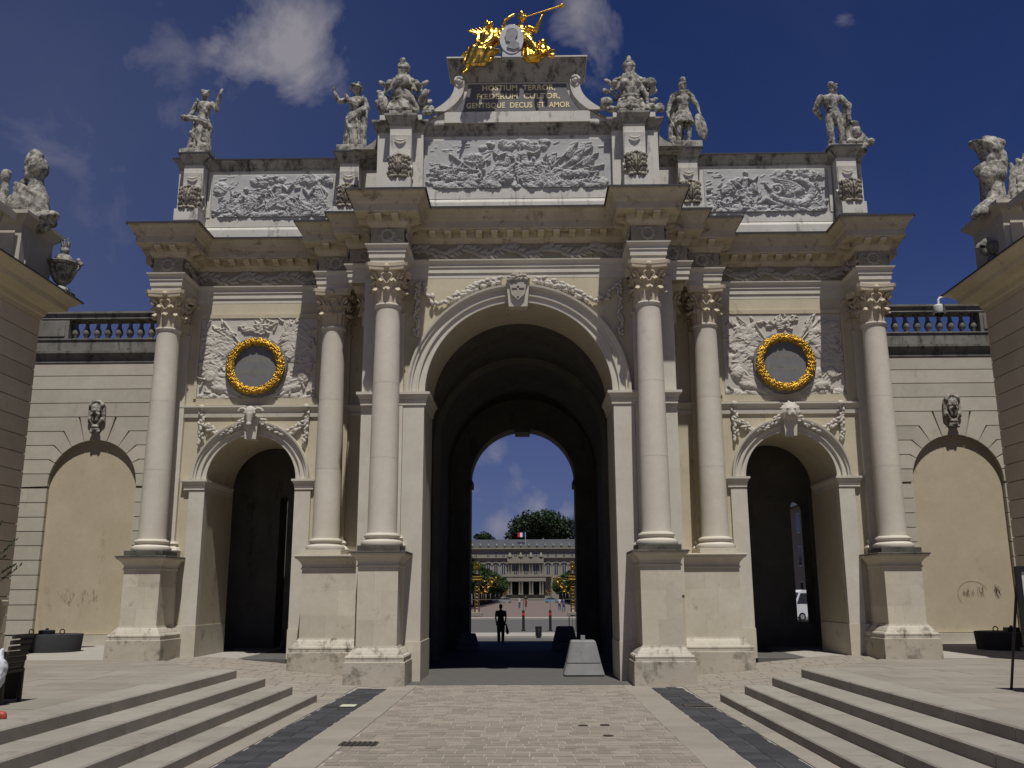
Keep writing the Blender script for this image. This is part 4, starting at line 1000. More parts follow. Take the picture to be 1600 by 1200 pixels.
# wreath medallions on carved trophies
for s in (-1, 1):
    cx = s*7.33; cz = 8.24
    rg = random.Random(31+s); r = Relief(3.3, 2.3, 250, 180); r.clouds(.05, 3.25, .0, .1, 36, .09, .06, rg)
    for (x, z, a, b, t) in ((.55, 1.5, .42, .55, .15), (2.75, 1.6, .38, .6, -.2), (.75, .5, .55, .38, -.35), (2.6, .45, .45, .3, .4), (.4, .85, .3, .4, .6), (2.95, .9, .25, .4, -.3)): r.drape(x, z, a, b, t, .085, 8, rg)
    for q in (-1, 1):
        for k in range(6):
            a = rg.uniform(.35, 1.25); x0, z0 = 1.65+q*.35, 1.35; L = rg.uniform(1.15, 1.55)
            x1, z1 = x0+q*L*math.cos(a), min(2.24, z0+L*math.sin(a)*.75); r.seg(x0, z0, x1, z1, .025, .02, .05, .02)
            if k % 2: r.ell(x1, z1, .10, .045, a*q, .09)
            else: r.drape((x0+x1)/2+q*.2, (z0+z1)/2+.1, .22, .10, a*q+.6, .07, 5, rg)
        r.ell(1.65+q*1.28, .62, .20, .24, q*.3, .10).ell(1.65+q*1.28, .62, .13, .16, q*.3, .04, .09)
        r.ell(1.65+q*1.15, 1.35, .17, .12, q*.5, .09)
        r.ell(1.65+q*1.0, .28, .28, .12, q*.2, .11)
        for k in range(24): x, z = 1.65+q*rg.uniform(.9, 1.6), rg.uniform(.1, 2.2); t = rg.uniform(0, 3.1); r.seg(x, z, x+.16*math.cos(t), z+.16*math.sin(t), .035, .015, .05, .045)
    for k in range(34): x, z = 1.65+rg.gauss(0, .3), 2.05+rg.gauss(0, .09); t = rg.uniform(-.5, 3.6); r.seg(x, z, x+.14*math.cos(t), z+.12*math.sin(t), .04, .015, .06, .02)
    link('trophy_panel', r.mesh('trophy_panel', 'relief_cream', cx-1.65, 7.365, YS-.022, .005, s*3, .85, .012), arch)
    y = YS-.16
    w = thing_ = part('medallion', MB().prism([(cx+.62*math.cos(a*math.pi/24), cz+.62*math.sin(a*math.pi/24)) for a in range(48)], y+.0, y+.14).arc(cx, cz, [(.60, y+.15), (.60, y-.06), (.86, y+.0), (.87, y+.16)], 0, 2*math.pi, 48), 'disc', arch, 40)
    wb = MB(); rr_ = random.Random(8)
    wb.arc(cx, cz, [(.705+.088*math.cos(a*math.pi/5), y-.05+.075*math.sin(a*math.pi/5)) for a in range(10)], 0, 2*math.pi, 48)
    for k in range(460):
        a = rr_.uniform(0, 2*math.pi); b = rr_.uniform(math.pi, 2*math.pi); rad = .705+.096*math.cos(b); yy = y-.05+.082*math.sin(b)
        wb.ell((cx+rad*math.cos(a), yy, cz+rad*math.sin(a)), (.055, .017, .024), Matrix.Rotation(-(a+math.pi/2+rr_.uniform(-.7, .7)), 3, 'Y'), 6, 4)
    part('gilt_wreath', wb, 'gold_dull', w, 50)
    for tx, z in (('PRINCIPI', 8.42), ('PACIFICO' if s < 0 else 'VICTORI', 8.06)): text(tx, cx, y+.0, z, .15, 'letters_faint', w, .72, .003, 1.1, 1, .0)

# ------------------------------------------------------------------ wing walls with blind niche and balustrade
WY = 31.5
bal_me = MB().lathe([(0.113, 10.844), (0.113, 10.903), (0.071, 10.915), (0.065, 10.951), (0.119, 11.034), (0.133, 11.105), (0.119, 11.188), (0.071, 11.307), (0.057, 11.414), (0.071, 11.45), (0.101, 11.474), (0.101, 11.533)], 12).mesh('baluster', 'wing_soot', 50)
def bearded_mask(cx, y, z):
    mb = MB(); mb.ell((cx, y-.1, z+.28), (.16, .15, .21)); mb.cap((cx, y-.22, z+.30), (cx, y-.26, z+.23), .03, .045); mb.ell((cx, y-.18, z+.36), (.12, .06, .025))
    for sg in (-1, 1):
        mb.ell((cx+sg*.07, y-.19, z+.32), (.035, .03, .022)); mb.ell((cx+sg*.09, y-.17, z+.24), (.05, .04, .05)); mb.cap((cx+sg*.03, y-.22, z+.17), (cx+sg*.12, y-.18, z+.10), .03, .02)
        mb.cap((cx+sg*.18, y-.07, z+.36), (cx+sg*.21, y-.06, z-.05), .07, .05); mb.cap((cx+sg*.17, y-.08, z), (cx+sg*.06, y-.09, z-.16), .06, .05)
    for k in range(9): a = R(10+160*k/8); mb.ell((cx+.17*math.cos(a), y-.12, z+.38+.13*math.sin(a)), (.065, .08, .06))
    for k in range(5): mb.cap((cx+(k-2)*.05, y-.17, z+.14), (cx+(k-2)*.035+.01*(k % 2), y-.15, z-.05), .045, .025)
    mb.ell((cx, y-.11, z-.22), (.12, .08, .06)).ell((cx, y-.1, z-.3), (.15, .07, .05)).ell((cx-.1, y-.1, z-.36), (.06, .06, .05)).ell((cx+.1, y-.1, z-.36), (.06, .06, .05)); mb.box(cx-.12, cx+.12, y-.06, y+.02, z-.4, z+.3)
    for i, v in enumerate(mb.v): mb.v[i] = (cx+(v[0]-cx)*1.19, y+(v[1]-y)*1.19, z+(v[2]-z)*1.19)
    return mb
ZC = [0.788, 1.263, 1.75, 2.238, 2.713, 3.201, 3.676, 4.152, 4.627, 5.114, 5.602, 6.089, 6.576, 7.064, 7.551, 8.05, 8.538, 9.025, 9.501, 9.964]
for s in (-1, 1):
    nm = 'left' if s < 0 else 'right'
    xo = 18.0
    w = thing('wing_wall', 'rusticated stone wing wall with a blind arched niche, %s of the great arch' % nm, 'wall', (s*14.5, WY, 0), 'wing walls beside the arch')
    NC, NR, NS = 14.58, 1.51, 5.735
    x0, x1 = 10.0, xo
    part('backing', MB().box(s*x0, s*x1, WY+.30, WY+.9, -.5, 10.3), 'joint', w)
    part('niche_panel', MB().box(s*(NC-NR-.3), s*(NC+NR+.3), WY+.17, WY+.31, .79, 7.9), 'plaster', w)
    part('plinth_course', MB().prism([(s*x, z) for x, z in [(x0, -.4), (x1, -.4), (x1, .77), (x0, .77)]], WY+.02, WY+.3).box(s*x0, s*x1, WY-.03, WY+.1, -.4, .25), 'wing', w)
    J = .013; DEP = (WY, WY+.30)
    angs = [R(a) for a in (13, 28.5, 43, 58, 74.5)]
    def stone_(pts): part('stone', MB().prism([(s*x, z) for x, z in pts], *DEP), 'wing', w)
    for k in range(len(ZC)-1):
        za, zb = ZC[k]+J, ZC[k+1]-J
        if zb < NS+.05:
            stone_([(x0, za), (NC-NR, za), (NC-NR, zb), (x0, zb)]); stone_([(NC+NR, za), (x1, za), (x1, zb), (NC+NR, zb)])
        elif za > 8.0:
            stone_([(x0, za), (x1, za), (x1, zb), (x0, zb)])
    # stepped voussoirs round the niche
    zl = [5.602, 6.089, 6.576, 7.064, 7.551, 8.05]
    A = [R(-3)]+angs
    def ray(a, z): return NC+(NR*math.cos(a)+(z-NS-NR*math.sin(a))/max(math.tan(a), .05)), z
    for q in (-1, 1):
        xe = x1 if q > 0 else x0
        for k in range(5):
            a0, a1 = A[k], A[k+1]; z0, z1 = zl[k]+J, zl[k+1]-J
            arc_ = [(NC+q*NR*math.cos(a0+(a1-a0)*i/6), NS+NR*math.sin(a0+(a1-a0)*i/6)) for i in range(7)]
            arc_ = [(NC+(x-NC), z+ (J if i == 0 else 0)-(J if i == 6 else 0)) for i, (x, z) in enumerate(arc_)]
            def up(a, z):
                zz = NS+NR*math.sin(a)
                if z <= zz or a <= .06: return None
                rx = NR*math.cos(a)+(z-zz)/math.tan(a)
                lim = abs(xe-NC)-.06
                return (NC+q*min(rx, lim), z)
            p1 = up(a1-.012, z1); p0 = up(a0+.012, z0) if k else None
            pts = arc_+([p1] if p1 else [])+[(xe, z1), (xe, z0)]+([p0] if p0 else [])
            stone_(pts)
    a = angs[-1]+.014; arc_ = [(NC+NR*math.cos(a+(math.pi-2*a)*i/8), NS+NR*math.sin(a+(math.pi-2*a)*i/8)) for i in range(9)]
    zt = 8.05-J; dx = NR*math.cos(a)+(zt-NS-NR*math.sin(a))/math.tan(a); stone_(arc_+[(NC-dx, zt), (NC+dx, zt)])
    part('wing_cornice', MB().sweep([(s*x0, WY), (s*x1, WY)] if s > 0 else [(s*x1, WY), (s*x0, WY)], [(-0.119, 9.964), (0.025, 9.964), (0.03, 10.035), (0.015, 10.047), (0.02, 10.083), (0.05, 10.154), (0.12, 10.238), (0.15, 10.285), (0.155, 10.368), (-0.119, 10.392)]), 'wing_soot', w)
    m = MB(); bearded_mask_ = bearded_mask(s*NC, WY, 7.943)
    link('bearded_mask', remesh(bearded_mask_, 'bearded_mask', 'statue', .018, 1), w)
    b = thing('balustrade', 'blackened stone balustrade on top of the wing wall, %s of the great arch' % nm, 'balustrade', (s*14.5, WY, 10.39), 'balustrades on the wing walls')
    part('base_rail', MB().box(s*x0, s*x1, WY+.02, WY+.5, 10.395, 10.80).box(s*x0, s*x1, WY-.02, WY+.55, 10.80, 10.84), 'wing_soot', b)
    part('top_rail', MB().sweep([(s*x0, WY), (s*x1, WY)] if s > 0 else [(s*x1, WY), (s*x0, WY)], [(-0.535, 11.533), (0.0, 11.533), (0.024, 11.569), (0.0, 11.605), (0.024, 11.7), (0.071, 11.747), (0.071, 11.818), (-0.535, 11.842)]), 'wing_soot', b)
    part('pier', MB().box(s*15.9, s*x1, WY+.0, WY+.53, 10.84, 11.535).box(s*16.02, s*(x1-.1), WY-.03, WY+.02, 10.93, 11.45), 'wing_soot', b)
    k = 0
    while 10.35+.386*k < 15.85:
        link('baluster', bal_me, b, (s*(10.35+.386*k), WY+.25, 0)).location.z = -10.39; k += 1

# scrubbed graffiti: faint marks with their own shape on the niche plaster
def marks(x0, z0, w_, h_, seed, y):
    rr_ = random.Random(seed); mb = MB()
    for k in range(26):
        x = x0+rr_.random()*w_; z = z0+rr_.random()*h_
        pts = [(x+rr_.uniform(-.05, .05), y, z+t*rr_.uniform(.05, .12)) for t in range(3)]
        for i in range(2):
            (ax, _, az), (bx, _, bz) = pts[i], pts[i+1]; mb.add([(ax, y, az), (ax+.018, y, az), (bx+.018, y, bz), (bx, y, bz)], [(0, 1, 2, 3)])
    return mb
gm = marks(-15.45, 1.67, 1.37, .42, 3, WY+.167)
solo('graffiti', gm, 'graffiti', 'scrubbed row of grey tag letters on the plaster of the left niche', 'graffiti')
gm = marks(14.4, 1.88, .65, .17, 4, WY+.167); n = 22
for k in range(n):
    a0, a1 = R(20+200*k/n), R(20+200*(k+1)/n); c = (14.72, 1.98)
    gm.add([(c[0]+r_*.5*math.cos(a), WY+.166, c[1]+r_*.43*math.sin(a)) for r_, a in ((1, a0), (.96, a0), (.96, a1), (1, a1))], [(0, 1, 2, 3)])
solo('graffiti', gm, 'graffiti', 'looping scrubbed grey tag on the plaster of the right niche', 'graffiti')
gm = marks(15.43, 1.83, .17, .26, 6, WY+.167); solo('graffiti', gm, 'graffiti', 'small square smudged tag at the right edge of the right niche', 'graffiti')

# round dark ballast blocks with lifting rings in front of the niches
for s in (-1, 1):
    cx, cy = (-13.75, 28.2) if s < 0 else (13.95, 28.2)
    z0 = tz(cy)
    t = thing('ballast_planter', 'low round dark concrete block with lifting rings before the %s niche' % ('left' if s < 0 else 'right'), 'concrete block', (cx, cy, z0), 'dark ballast blocks')
    part('body', MB().lathe([(.77, z0-.1), (.80, z0+.3), (.84, z0+.73), (.83, z0+.755), (.6, z0+.76)], 40, (cx, cy, 0)), 'dark_concrete', t, 40)
    for q in (-1, 1): part('lifting_ring', MB().arc(cx+q*.45, z0+.83, [(.07+.016*math.cos(i*1.05), cy-.35+.016*math.sin(i*1.05)) for i in range(6)], 0, 2*math.pi, 16), 'black', t, 60)
    part('strap', MB().cbox(cx-.17, cx+.17, cy-.5, cy-.2, z0+.76, z0+.88, .02).lathe([(.05, z0+.88), (.04, z0+.93)], 8, (cx, cy-.35, 0)), 'black', t)

# ------------------------------------------------------------------ the two flanking town houses
def house(s, xw, over, y0, y1):
    nm = 'left' if s < 0 else 'right'
    h = thing('town_house', 'banded cream stone town house at the %s edge with a deep cornice' % nm, 'building', (s*xw, 16, 0), 'town houses flanking the square')
    part('wall', MB().box(s*(xw+.035), s*(xw+9), y0, y1-.03, 0, 10.1), 'joint', h)
    z = .55; k = 0
    while z < 9.4:
        za, zb = z+.013, z+.49-.013
        part('stone_course', MB().prism([(s*xw, za), (s*(xw+.3), za), (s*(xw+.3), zb), (s*xw, zb), (s*(xw-.0), (za+zb)/2)], y0, y1-.3).box(s*xw, s*(xw+3), y1-.3, y1, za, zb), 'house', h); z += .49; k += 1
    part('plinth', MB().box(s*(xw-.06), s*(xw+3), y0, y1, 0, .57), 'house', h)
    path = [(s*(xw+6), y1), (s*xw, y1), (s*xw, y0)] if s < 0 else [(s*xw, y0), (s*xw, y1), (s*(xw+6), y1)]
    # outward is towards the road
    pr = [(-.1, z), (.04, z), (.05, z+.12), (.10, z+.16), (.12, z+.3), (.2, z+.36), (.22, z+.38), (over*.62, z+.40), (over*.64, z+.43), (over*.68, z+.56), (over*.75, z+.58), (over*.84, z+.66), (over*.97, z+.73), (over, z+.77), (-.1, z+.80)]
    part('cornice', MB().sweep(path, pr, -1 if s > 0 else -1), 'house_cornice', h)
    part('lead_edge', MB().sweep(path, [(-.1, z+.805), (over+.015, z+.775), (over+.02, z+.75), (over+.035, z+.75), (over+.035, z+.79), (-.1, z+.83)], -1), 'lead', h)
    return h, z+.81
HL, HZ = house(-1, 13.96, .80, 3.5, 26.0)
HR, HZ2 = house(1, 13.36, .80, 3.5, 26.0)
print('house cornice top', HZ)
for s, h in ((-1, HL), (1, HR)):
    xw = 13.96 if s < 0 else 13.36
    zt = HZ+.02
    xw -= .1 if s < 0 else .05
    b = thing('parapet', 'stone parapet with panelled pier on the %s house roof edge' % ('left' if s < 0 else 'right'), 'balustrade', (s*xw, 24.5, zt), 'parapets on the flanking houses')
    P = [(s*(xw-.15), 24.1), (s*(xw+1.3), 24.1), (s*(xw+1.3), 25.8), (s*(xw-.15), 25.8)]
    part('pier', MB().prism(P, zt-.05, zt+1.4, 'z').box(s*(xw+.02), s*(xw+1.1), 24.07, 24.12, zt+.28, zt+1.2).box(s*(xw-.18), s*(xw-.14), 24.4, 25.5, zt+.28, zt+1.2), 'wing', b)
    part('pier_base', MB().box(s*(xw-.24), s*(xw+1.38), 24.02, 25.88, zt-.04, zt+.2), 'wing', b)
    part('pier_cap', MB().frustum([(s*(xw-.16), 24.09), (s*(xw+1.3), 24.09), (s*(xw+1.3), 25.81), (s*(xw-.16), 25.81)], zt+1.4, [(s*(xw-.36), 23.9), (s*(xw+1.5), 23.9), (s*(xw+1.5), 26.0), (s*(xw-.36), 26.0)], zt+1.62).box(s*(xw-.38), s*(xw+1.52), 23.88, 26.02, zt+1.62, zt+1.72), 'wing', b)
    part('rail', MB().box(s*(xw-.1), s*(xw+.4), 8, 23.86, zt+1.38, zt+1.6).box(s*(xw-.1), s*(xw+.4), 8, 23.96, zt-.04, zt+.3), 'wing', b)
    bm_ = MB().lathe([(.13, zt+.3), (.13, zt+.36), (.08, zt+.4), (.15, zt+.58), (.14, zt+.68), (.07, zt+1.0), (.07, zt+1.12), (.12, zt+1.2), (.12, zt+1.385)], 12).mesh('baluster', 'wing', 50)
    for k in range(14): link('baluster', bm_, b, (s*(xw+.15), 23.4-k*.45, 0)).location.z = -zt

# white dome camera on the right house
t = thing('security_camera', 'white dome security camera on a bent arm at the right house cornice', 'camera', (12.5, 26.9, 10.6))
part('arm', MB().tube([(12.9, 26.75, 10.66), (12.75, 26.9, 10.66), (12.52, 26.92, 10.60), (12.47, 26.92, 10.55), (12.46, 26.92, 10.36)], .035, 8), 'camera_white', t, 60)
part('housing', MB().lathe([(.05, 10.40), (.12, 10.38), (.17, 10.34), (.18, 10.16), (.16, 10.11)], 18, (12.46, 26.92, 0)), 'camera_white', t, 40)
part('dome', MB().ell((12.46, 26.92, 10.11), (.14, .14, .13), None, 14, 10), 'black', t, 180)

# ------------------------------------------------------------------ statues and trophies
def put_statue(name, mb, mat, loc, scale, lab, group=None, voxel=.019, block=None, disp=.016, rot=0, cat='statue', smooth=1, dscale=10):
    mb.xf(Matrix.Translation(loc) @ Matrix.Rotation(rot, 4, 'Z') @ Matrix.Scale(scale, 4))
    t = thing(name, lab, cat, loc, group)
    link('carved_figure', remesh(mb, 'carved_figure', mat, voxel, smooth, disp, dscale, .35), t)
    if block: part('base_block', MB().cbox(*block, .015), 'statue', t)
    return t
def head(mb, p, turn=0., nod=0., r_=.105, hair='curly', beard=False, helmet=False):
    p = Vector(p); rot = Matrix.Rotation(turn, 3, 'Z') @ Matrix.Rotation(nod, 3, 'X')
    def Q(x, y, z): return p+rot @ Vector((x, y, z))*(r_/.105)
    k = r_/.105
    mb.ell(Q(0, 0, .02), (.092*k, .11*k, .125*k), rot); mb.ell(Q(0, -.045, -.06), (.062*k, .06*k, .06*k), rot)
    mb.cap(Q(0, -.105, .025), Q(0, -.135, -.02), .018*k, .024*k)
    for sg in (-1, 1):
        mb.ell(Q(sg*.042, -.098, .045), (.034*k, .022*k, .012*k), rot); mb.ell(Q(sg*.05, -.075, -.02), (.035*k, .03*k, .035*k), rot); mb.ell(Q(sg*.095, .01, .0), (.02*k, .03*k, .04*k), rot)
    mb.ell(Q(0, -.1, -.058), (.032*k, .02*k, .012*k), rot); mb.ell(Q(0, -.09, -.095), (.03*k, .03*k, .025*k), rot)
    if helmet:
        mb.ell(Q(0, .015, .06), (.115*k, .14*k, .115*k), rot); mb.cap(Q(0, -.13, .07), Q(0, -.17, .06), .05*k, .02*k)
        for i in range(8): a = R(-20+i*27); mb.ell(Q(.0, .02-.13*math.cos(a)*.9, .12+.15*math.sin(a)*.8+.02), (.04*k, .06*k, .075*k), rot)
    else:
        for i in range(13):
            a = i*.83; mb.ell(Q(.085*math.cos(a), .03+.075*math.sin(a*1.7), .06+.07*abs(math.sin(i*1.3))), (.045*k,)*3)
        if hair == 'bun': mb.ell(Q(0, .12, .06), (.06*k, .06*k, .055*k)); mb.ell(Q(0, .05, .13), (.08*k, .08*k, .04*k))
    if beard:
        for i in range(7): mb.cap(Q((i-3)*.024, -.08, -.07), Q((i-3)*.022, -.085, -.15-.02*(i % 2)), .028*k, .018*k)
def hand(mb, p, d, r_=.042):
    p, d = Vector(p), Vector(d).normalized(); mb.ell(p, (r_, r_*.8, r_)); sd_ = d.cross(Vector((0, 1, 0)))
    if sd_.length < .1: sd_ = Vector((1, 0, 0))
    sd_.normalize()
    for i in range(4): mb.cap(p+sd_*(i-1.5)*r_*.5, p+d*r_*2.0+sd_*(i-1.5)*r_*.55+Vector((0, -.3*r_, 0)), r_*.34, r_*.26, 6)
    mb.cap(p+sd_*r_*.8, p+sd_*r_*1.4+d*r_*.9, r_*.34, r_*.26, 6)
def limb(mb, pts, rs):
    for i in range(len(pts)-1): mb.cap(pts[i], pts[i+1], rs[i], rs[i+1])
def robe(mb, hip, foot, w0, w1, d0, d1, n, seed, z1=0.):
    rr_ = random.Random(seed); hip, foot = Vector(hip), Vector(foot)
    for i in range(7):
        t = i/6; c = hip.lerp(foot, t); mb.ell(c, (w0+(w1-w0)*t, d0+(d1-d0)*t, .16))
    for k in range(n):
        a = 2*math.pi*k/n+rr_.uniform(-.15, .15); tw = rr_.uniform(-.35, .35); pts = []
        for i in range(6):
            t = i/5; c = hip.lerp(foot, t); wv = w0+(w1-w0)*t; dv = d0+(d1-d0)*t; aa = a+tw*t
            pts.append(c+Vector((math.cos(aa)*wv*.97, math.sin(aa)*dv*.97, 0)))
        q = rr_.uniform(.024, .05)
        for i in range(5): mb.cap(pts[i], pts[i+1], q*(.6+.12*i), q*(.72+.12*i), 6)
def sash(mb, pts, r_, n=3, sp=.035):
    n += 1; r_ *= .72; sp *= .95
    for k in range(n):
        P = [Vector(p)+Vector((0, -.02*(k % 2), (k-(n-1)/2)*sp)) for p in pts]
        for i in range(len(P)-1): mb.cap(P[i], P[i+1], r_, r_, 6)
# 1: draped woman, arm raised to the right, bundle at her hip
m = MB(); robe(m, (.02, 0, 1.02), (-.02, 0, .06), .23, .33, .19, .25, 17, 1)
limb(m, [(.02, 0, 1.0), (.05, 0, 1.22), (.06, -.02, 1.45)], [.19, .16, .19]); m.ell((.06, -.02, 1.52), (.24, .13, .13)); m.ell((-.02, -.12, 1.42), (.09, .08, .09)); m.ell((.15, -.12, 1.43), (.09, .08, .09))
limb(m, [(.28, 0, 1.56), (.44, -.06, 1.36), (.50, -.14, 1.62), (.56, -.18, 1.80)], [.085, .07, .06, .04]); hand(m, (.585, -.19, 1.86), (.3, -.1, 1))
limb(m, [(-.17, 0, 1.56), (-.28, -.02, 1.26), (-.36, -.16, 1.08)], [.085, .065, .045]); hand(m, (-.40, -.18, 1.06), (-1, -.2, 0))
for k in range(10): m.ell((-.40+.06*math.cos(k*1.9), -.14+.05*math.sin(k*2.3), 1.07+.045*math.sin(k*1.3)), (.07, .06, .05))
sash(m, [(-.34, -.12, 1.12), (-.2, -.2, 1.02), (.0, -.24, .98), (.2, -.18, .92), (.30, -.05, .82)], .035, 4); sash(m, [(-.12, -.13, 1.62), (.02, -.17, 1.45), (.2, -.15, 1.25)], .03, 3); sash(m, [(.22, -.08, .95), (.34, -.05, .74), (.28, 0, .55)], .04, 3)
sash(m, [(-.25, -.12, .6), (-.05, -.25, .4), (.2, -.2, .12)], .03, 4)
limb(m, [(.05, -.01, 1.6), (.06, -.02, 1.74)], [.07, .06]); head(m, (.07, -.04, 1.84), R(28), 0, .105, 'bun'); m.cap((.12, -.2, .04), (.14, -.33, .03), .05, .035)
m.box(-.34, .34, -.28, .28, -.02, .06)
put_statue('female_statue', m, 'statue', (-9.42, 25.35, 14.72), 1.04, 'weathered stone woman in robes raising one arm, leftmost on the attic', 'statues on the attic', block=(-9.86, -8.98, 24.95, 25.75, 14.5, 14.74))
# 2: draped figure in a hat, arm bent up on the left
m = MB(); robe(m, (.05, 0, 1.08), (.03, 0, .05), .26, .33, .20, .25, 19, 2)
limb(m, [(.05, 0, 1.0), (.03, 0, 1.25), (.03, 0, 1.5)], [.21, .18, .19]); m.ell((.03, 0, 1.56), (.27, .14, .13))
limb(m, [(-.22, 0, 1.58), (-.44, -.1, 1.50), (-.56, -.14, 1.74)], [.085, .065, .045]); hand(m, (-.565, -.15, 1.82), (0, -.1, 1))
limb(m, [(.27, 0, 1.58), (.37, -.04, 1.28), (.24, -.2, 1.14)], [.09, .075, .05]); hand(m, (.2, -.22, 1.13), (-1, 0, -.2))
sash(m, [(-.24, -.08, 1.66), (-.1, -.2, 1.42), (.1, -.22, 1.32), (.26, -.1, 1.58)], .035, 4); sash(m, [(.36, -.05, 1.3), (.2, -.22, 1.1), (-.05, -.24, .92), (-.22, -.1, .78)], .035, 5); sash(m, [(.36, -.08, 1.25), (.38, -.08, .9), (.33, -.08, .45)], .05, 4); sash(m, [(-.2, -.14, .9), (-.05, -.26, .5), (.0, -.28, .08)], .035, 4); sash(m, [(.1, -.2, .9), (.18, -.26, .5), (.22, -.26, .1)], .035, 4)
limb(m, [(.03, 0, 1.62), (.03, -.01, 1.75)], [.075, .065]); head(m, (.03, -.02, 1.86), R(-35), .05); m.cap((-.02, -.2, 1.95), (.1, .12, 1.95), .06, .06); m.lathe([(.0, 1.93), (.19, 1.93), (.19, 1.96), (.12, 1.98), (.10, 2.06), (.02, 2.09)], 14, (.04, 0, 0)); m.ell((.10, .02, 2.10), (.05, .1, .07)); m.cap((.1, .02, 1.9), (.12, .07, 1.66), .06, .05); m.cap((-.06, -.22, .05), (-.08, -.33, .03), .05, .035)
m.box(-.32, .36, -.28, .28, -.02, .05)
put_statue('hatted_statue', m, 'statue', (-4.86, 25.35, 14.78), 1.04, 'robed stone figure in a winged hat with its fist raised', 'statues on the attic', block=(-5.27, -4.44, 24.95, 25.75, 14.5, 14.80))
# 3, 4: armour trophies on the centre piers
def trophy(kind):
    m = MB(); rr_ = random.Random(kind)
    m.lathe([(.30, 0), (.36, .1), (.30, .22)], 16); limb(m, [(0, 0, .15), (0, 0, .42), (0, -.02, .72), (0, 0, 1.0)], [.34, .27, .30, .30]); m.ell((0, 0, 1.04), (.40, .22, .16))
    m.ell((-.13, -.2, .86), (.15, .12, .13)); m.ell((.13, -.2, .86), (.15, .12, .13))
    for k in range(9): a = R(-160+k*17.5*2.0*.5+10); x = -.34+.085*k; m.cap((x*.85, -.25+abs(x)*.3, .36), (x*1.15, -.32+abs(x)*.3, .06+.03*(k % 2)), .055, .045)
    for k in range(5): m.cap((-.25+.1*k, -.27, .48-.03*abs(k-2)), (.25-.1*k*.2, -.27, .46), .022, .02)
    for sg in (-1, 1):
        for k in range(2): m.ell((sg*(.36+.05*k), -.02, 1.02-.08*k), (.12-.01*k, .15, .07))
        for k in range(5): m.cap((sg*(.30+.04*k), -.10+.03*k, .94), (sg*(.33+.055*k), -.12+.03*k, .74-.02*(k % 2)), .03, .022)
        for k in range(3): m.cap((sg*.2, .1, .5), (sg*(.62+.05*k), .12, 1.12-.30*k), .03, .03); m.ell((sg*(.60+.05*k), .10, 1.08-.30*k), (.13, .05, .07), Matrix.Rotation(-sg*.6, 3, 'Y'))
    if kind == 1:
        m.ell((.02, -.30, .92), (.19, .08, .19)); m.ell((-.55, -.05, .33), (.17, .16, .30)); m.ell((-.62, 0, .62), (.1, .1, .12)); m.ell((.56, -.02, .5), (.10, .24, .32), Matrix.Rotation(R(20), 3, 'Y')); sash(m, [(.1, -.25, .62), (.3, -.25, .4), (.46, -.2, .1)], .05, 4)
        for k in range(10): m.ell((.72+.10*math.cos(k*1.7), -.05, .14+.08*math.sin(k*2.1)), (.09, .1, .07))
    else:
        for k in range(7): a = R(25+k*12); m.cap((.30, .05, .45), (.30+.62*math.cos(a)*.8, .1, .45+.72*math.sin(a)), .035, .05)
        m.ell((.6, 0, .98), (.16, .1, .15)); m.ell((-.66, -.05, .32), (.19, .16, .19)); sash(m, [(.34, -.1, .7), (.48, -.1, .5), (.46, -.1, .3)], .06, 4)
        for k in range(12): m.ell((.62+.22*math.cos(k*1.7), -.1, .14+.07*math.sin(k*2.1)), (.10, .1, .07))
        for k in range(6): m.ell((-.5+.1*math.cos(k*1.9), -.08, .12), (.1, .1, .09))
        m.ell((0, -.3, .98), (.05, .04, .06))
    m.cap((0, 0, 1.1), (0, 0, 1.26), .12, .12); m.ell((0, -.02, 1.42), (.17, .20, .20)); m.ell((0, .02, 1.5), (.19, .22, .17)); m.cap((-.10, -.2, 1.40), (.10, -.2, 1.40), .06, .06)
    for k in range(7): m.cap((-.12+.04*k, -.22, 1.33), (-.12+.04*k, -.2, 1.2), .018, .018, 6)
    for k in range(9): a = R(-10+k*22); m.ell((-.03+(.03*(k % 2)), .02-.17*math.cos(a), 1.58+.13*math.sin(a)), (.06, .075, .08))
    return m
put_statue('armour_trophy', trophy(1), 'statue', (-3.16, 23.5, 14.86), .99, 'stone trophy of armour with round gorget and plumed helmet, left of the inscription', 'armour trophies on the attic', .02, (-3.48, -2.86, 23.2, 23.8, 14.66, 14.9), cat='trophy')
put_statue('armour_trophy', trophy(2), 'statue', (3.10, 23.5, 14.84), .98, 'stone trophy of a muscled cuirass with a sheaf of arms, right of the inscription', 'armour trophies on the attic', .02, (2.76, 3.46, 23.2, 23.8, 14.66, 14.88), cat='trophy')
part('pier_step', MB().box(-3.75, -2.6, 23.3, 24.0, 14.66, 14.80).box(2.6, 3.75, 23.3, 24.0, 14.66, 14.80), 'attic', arch)
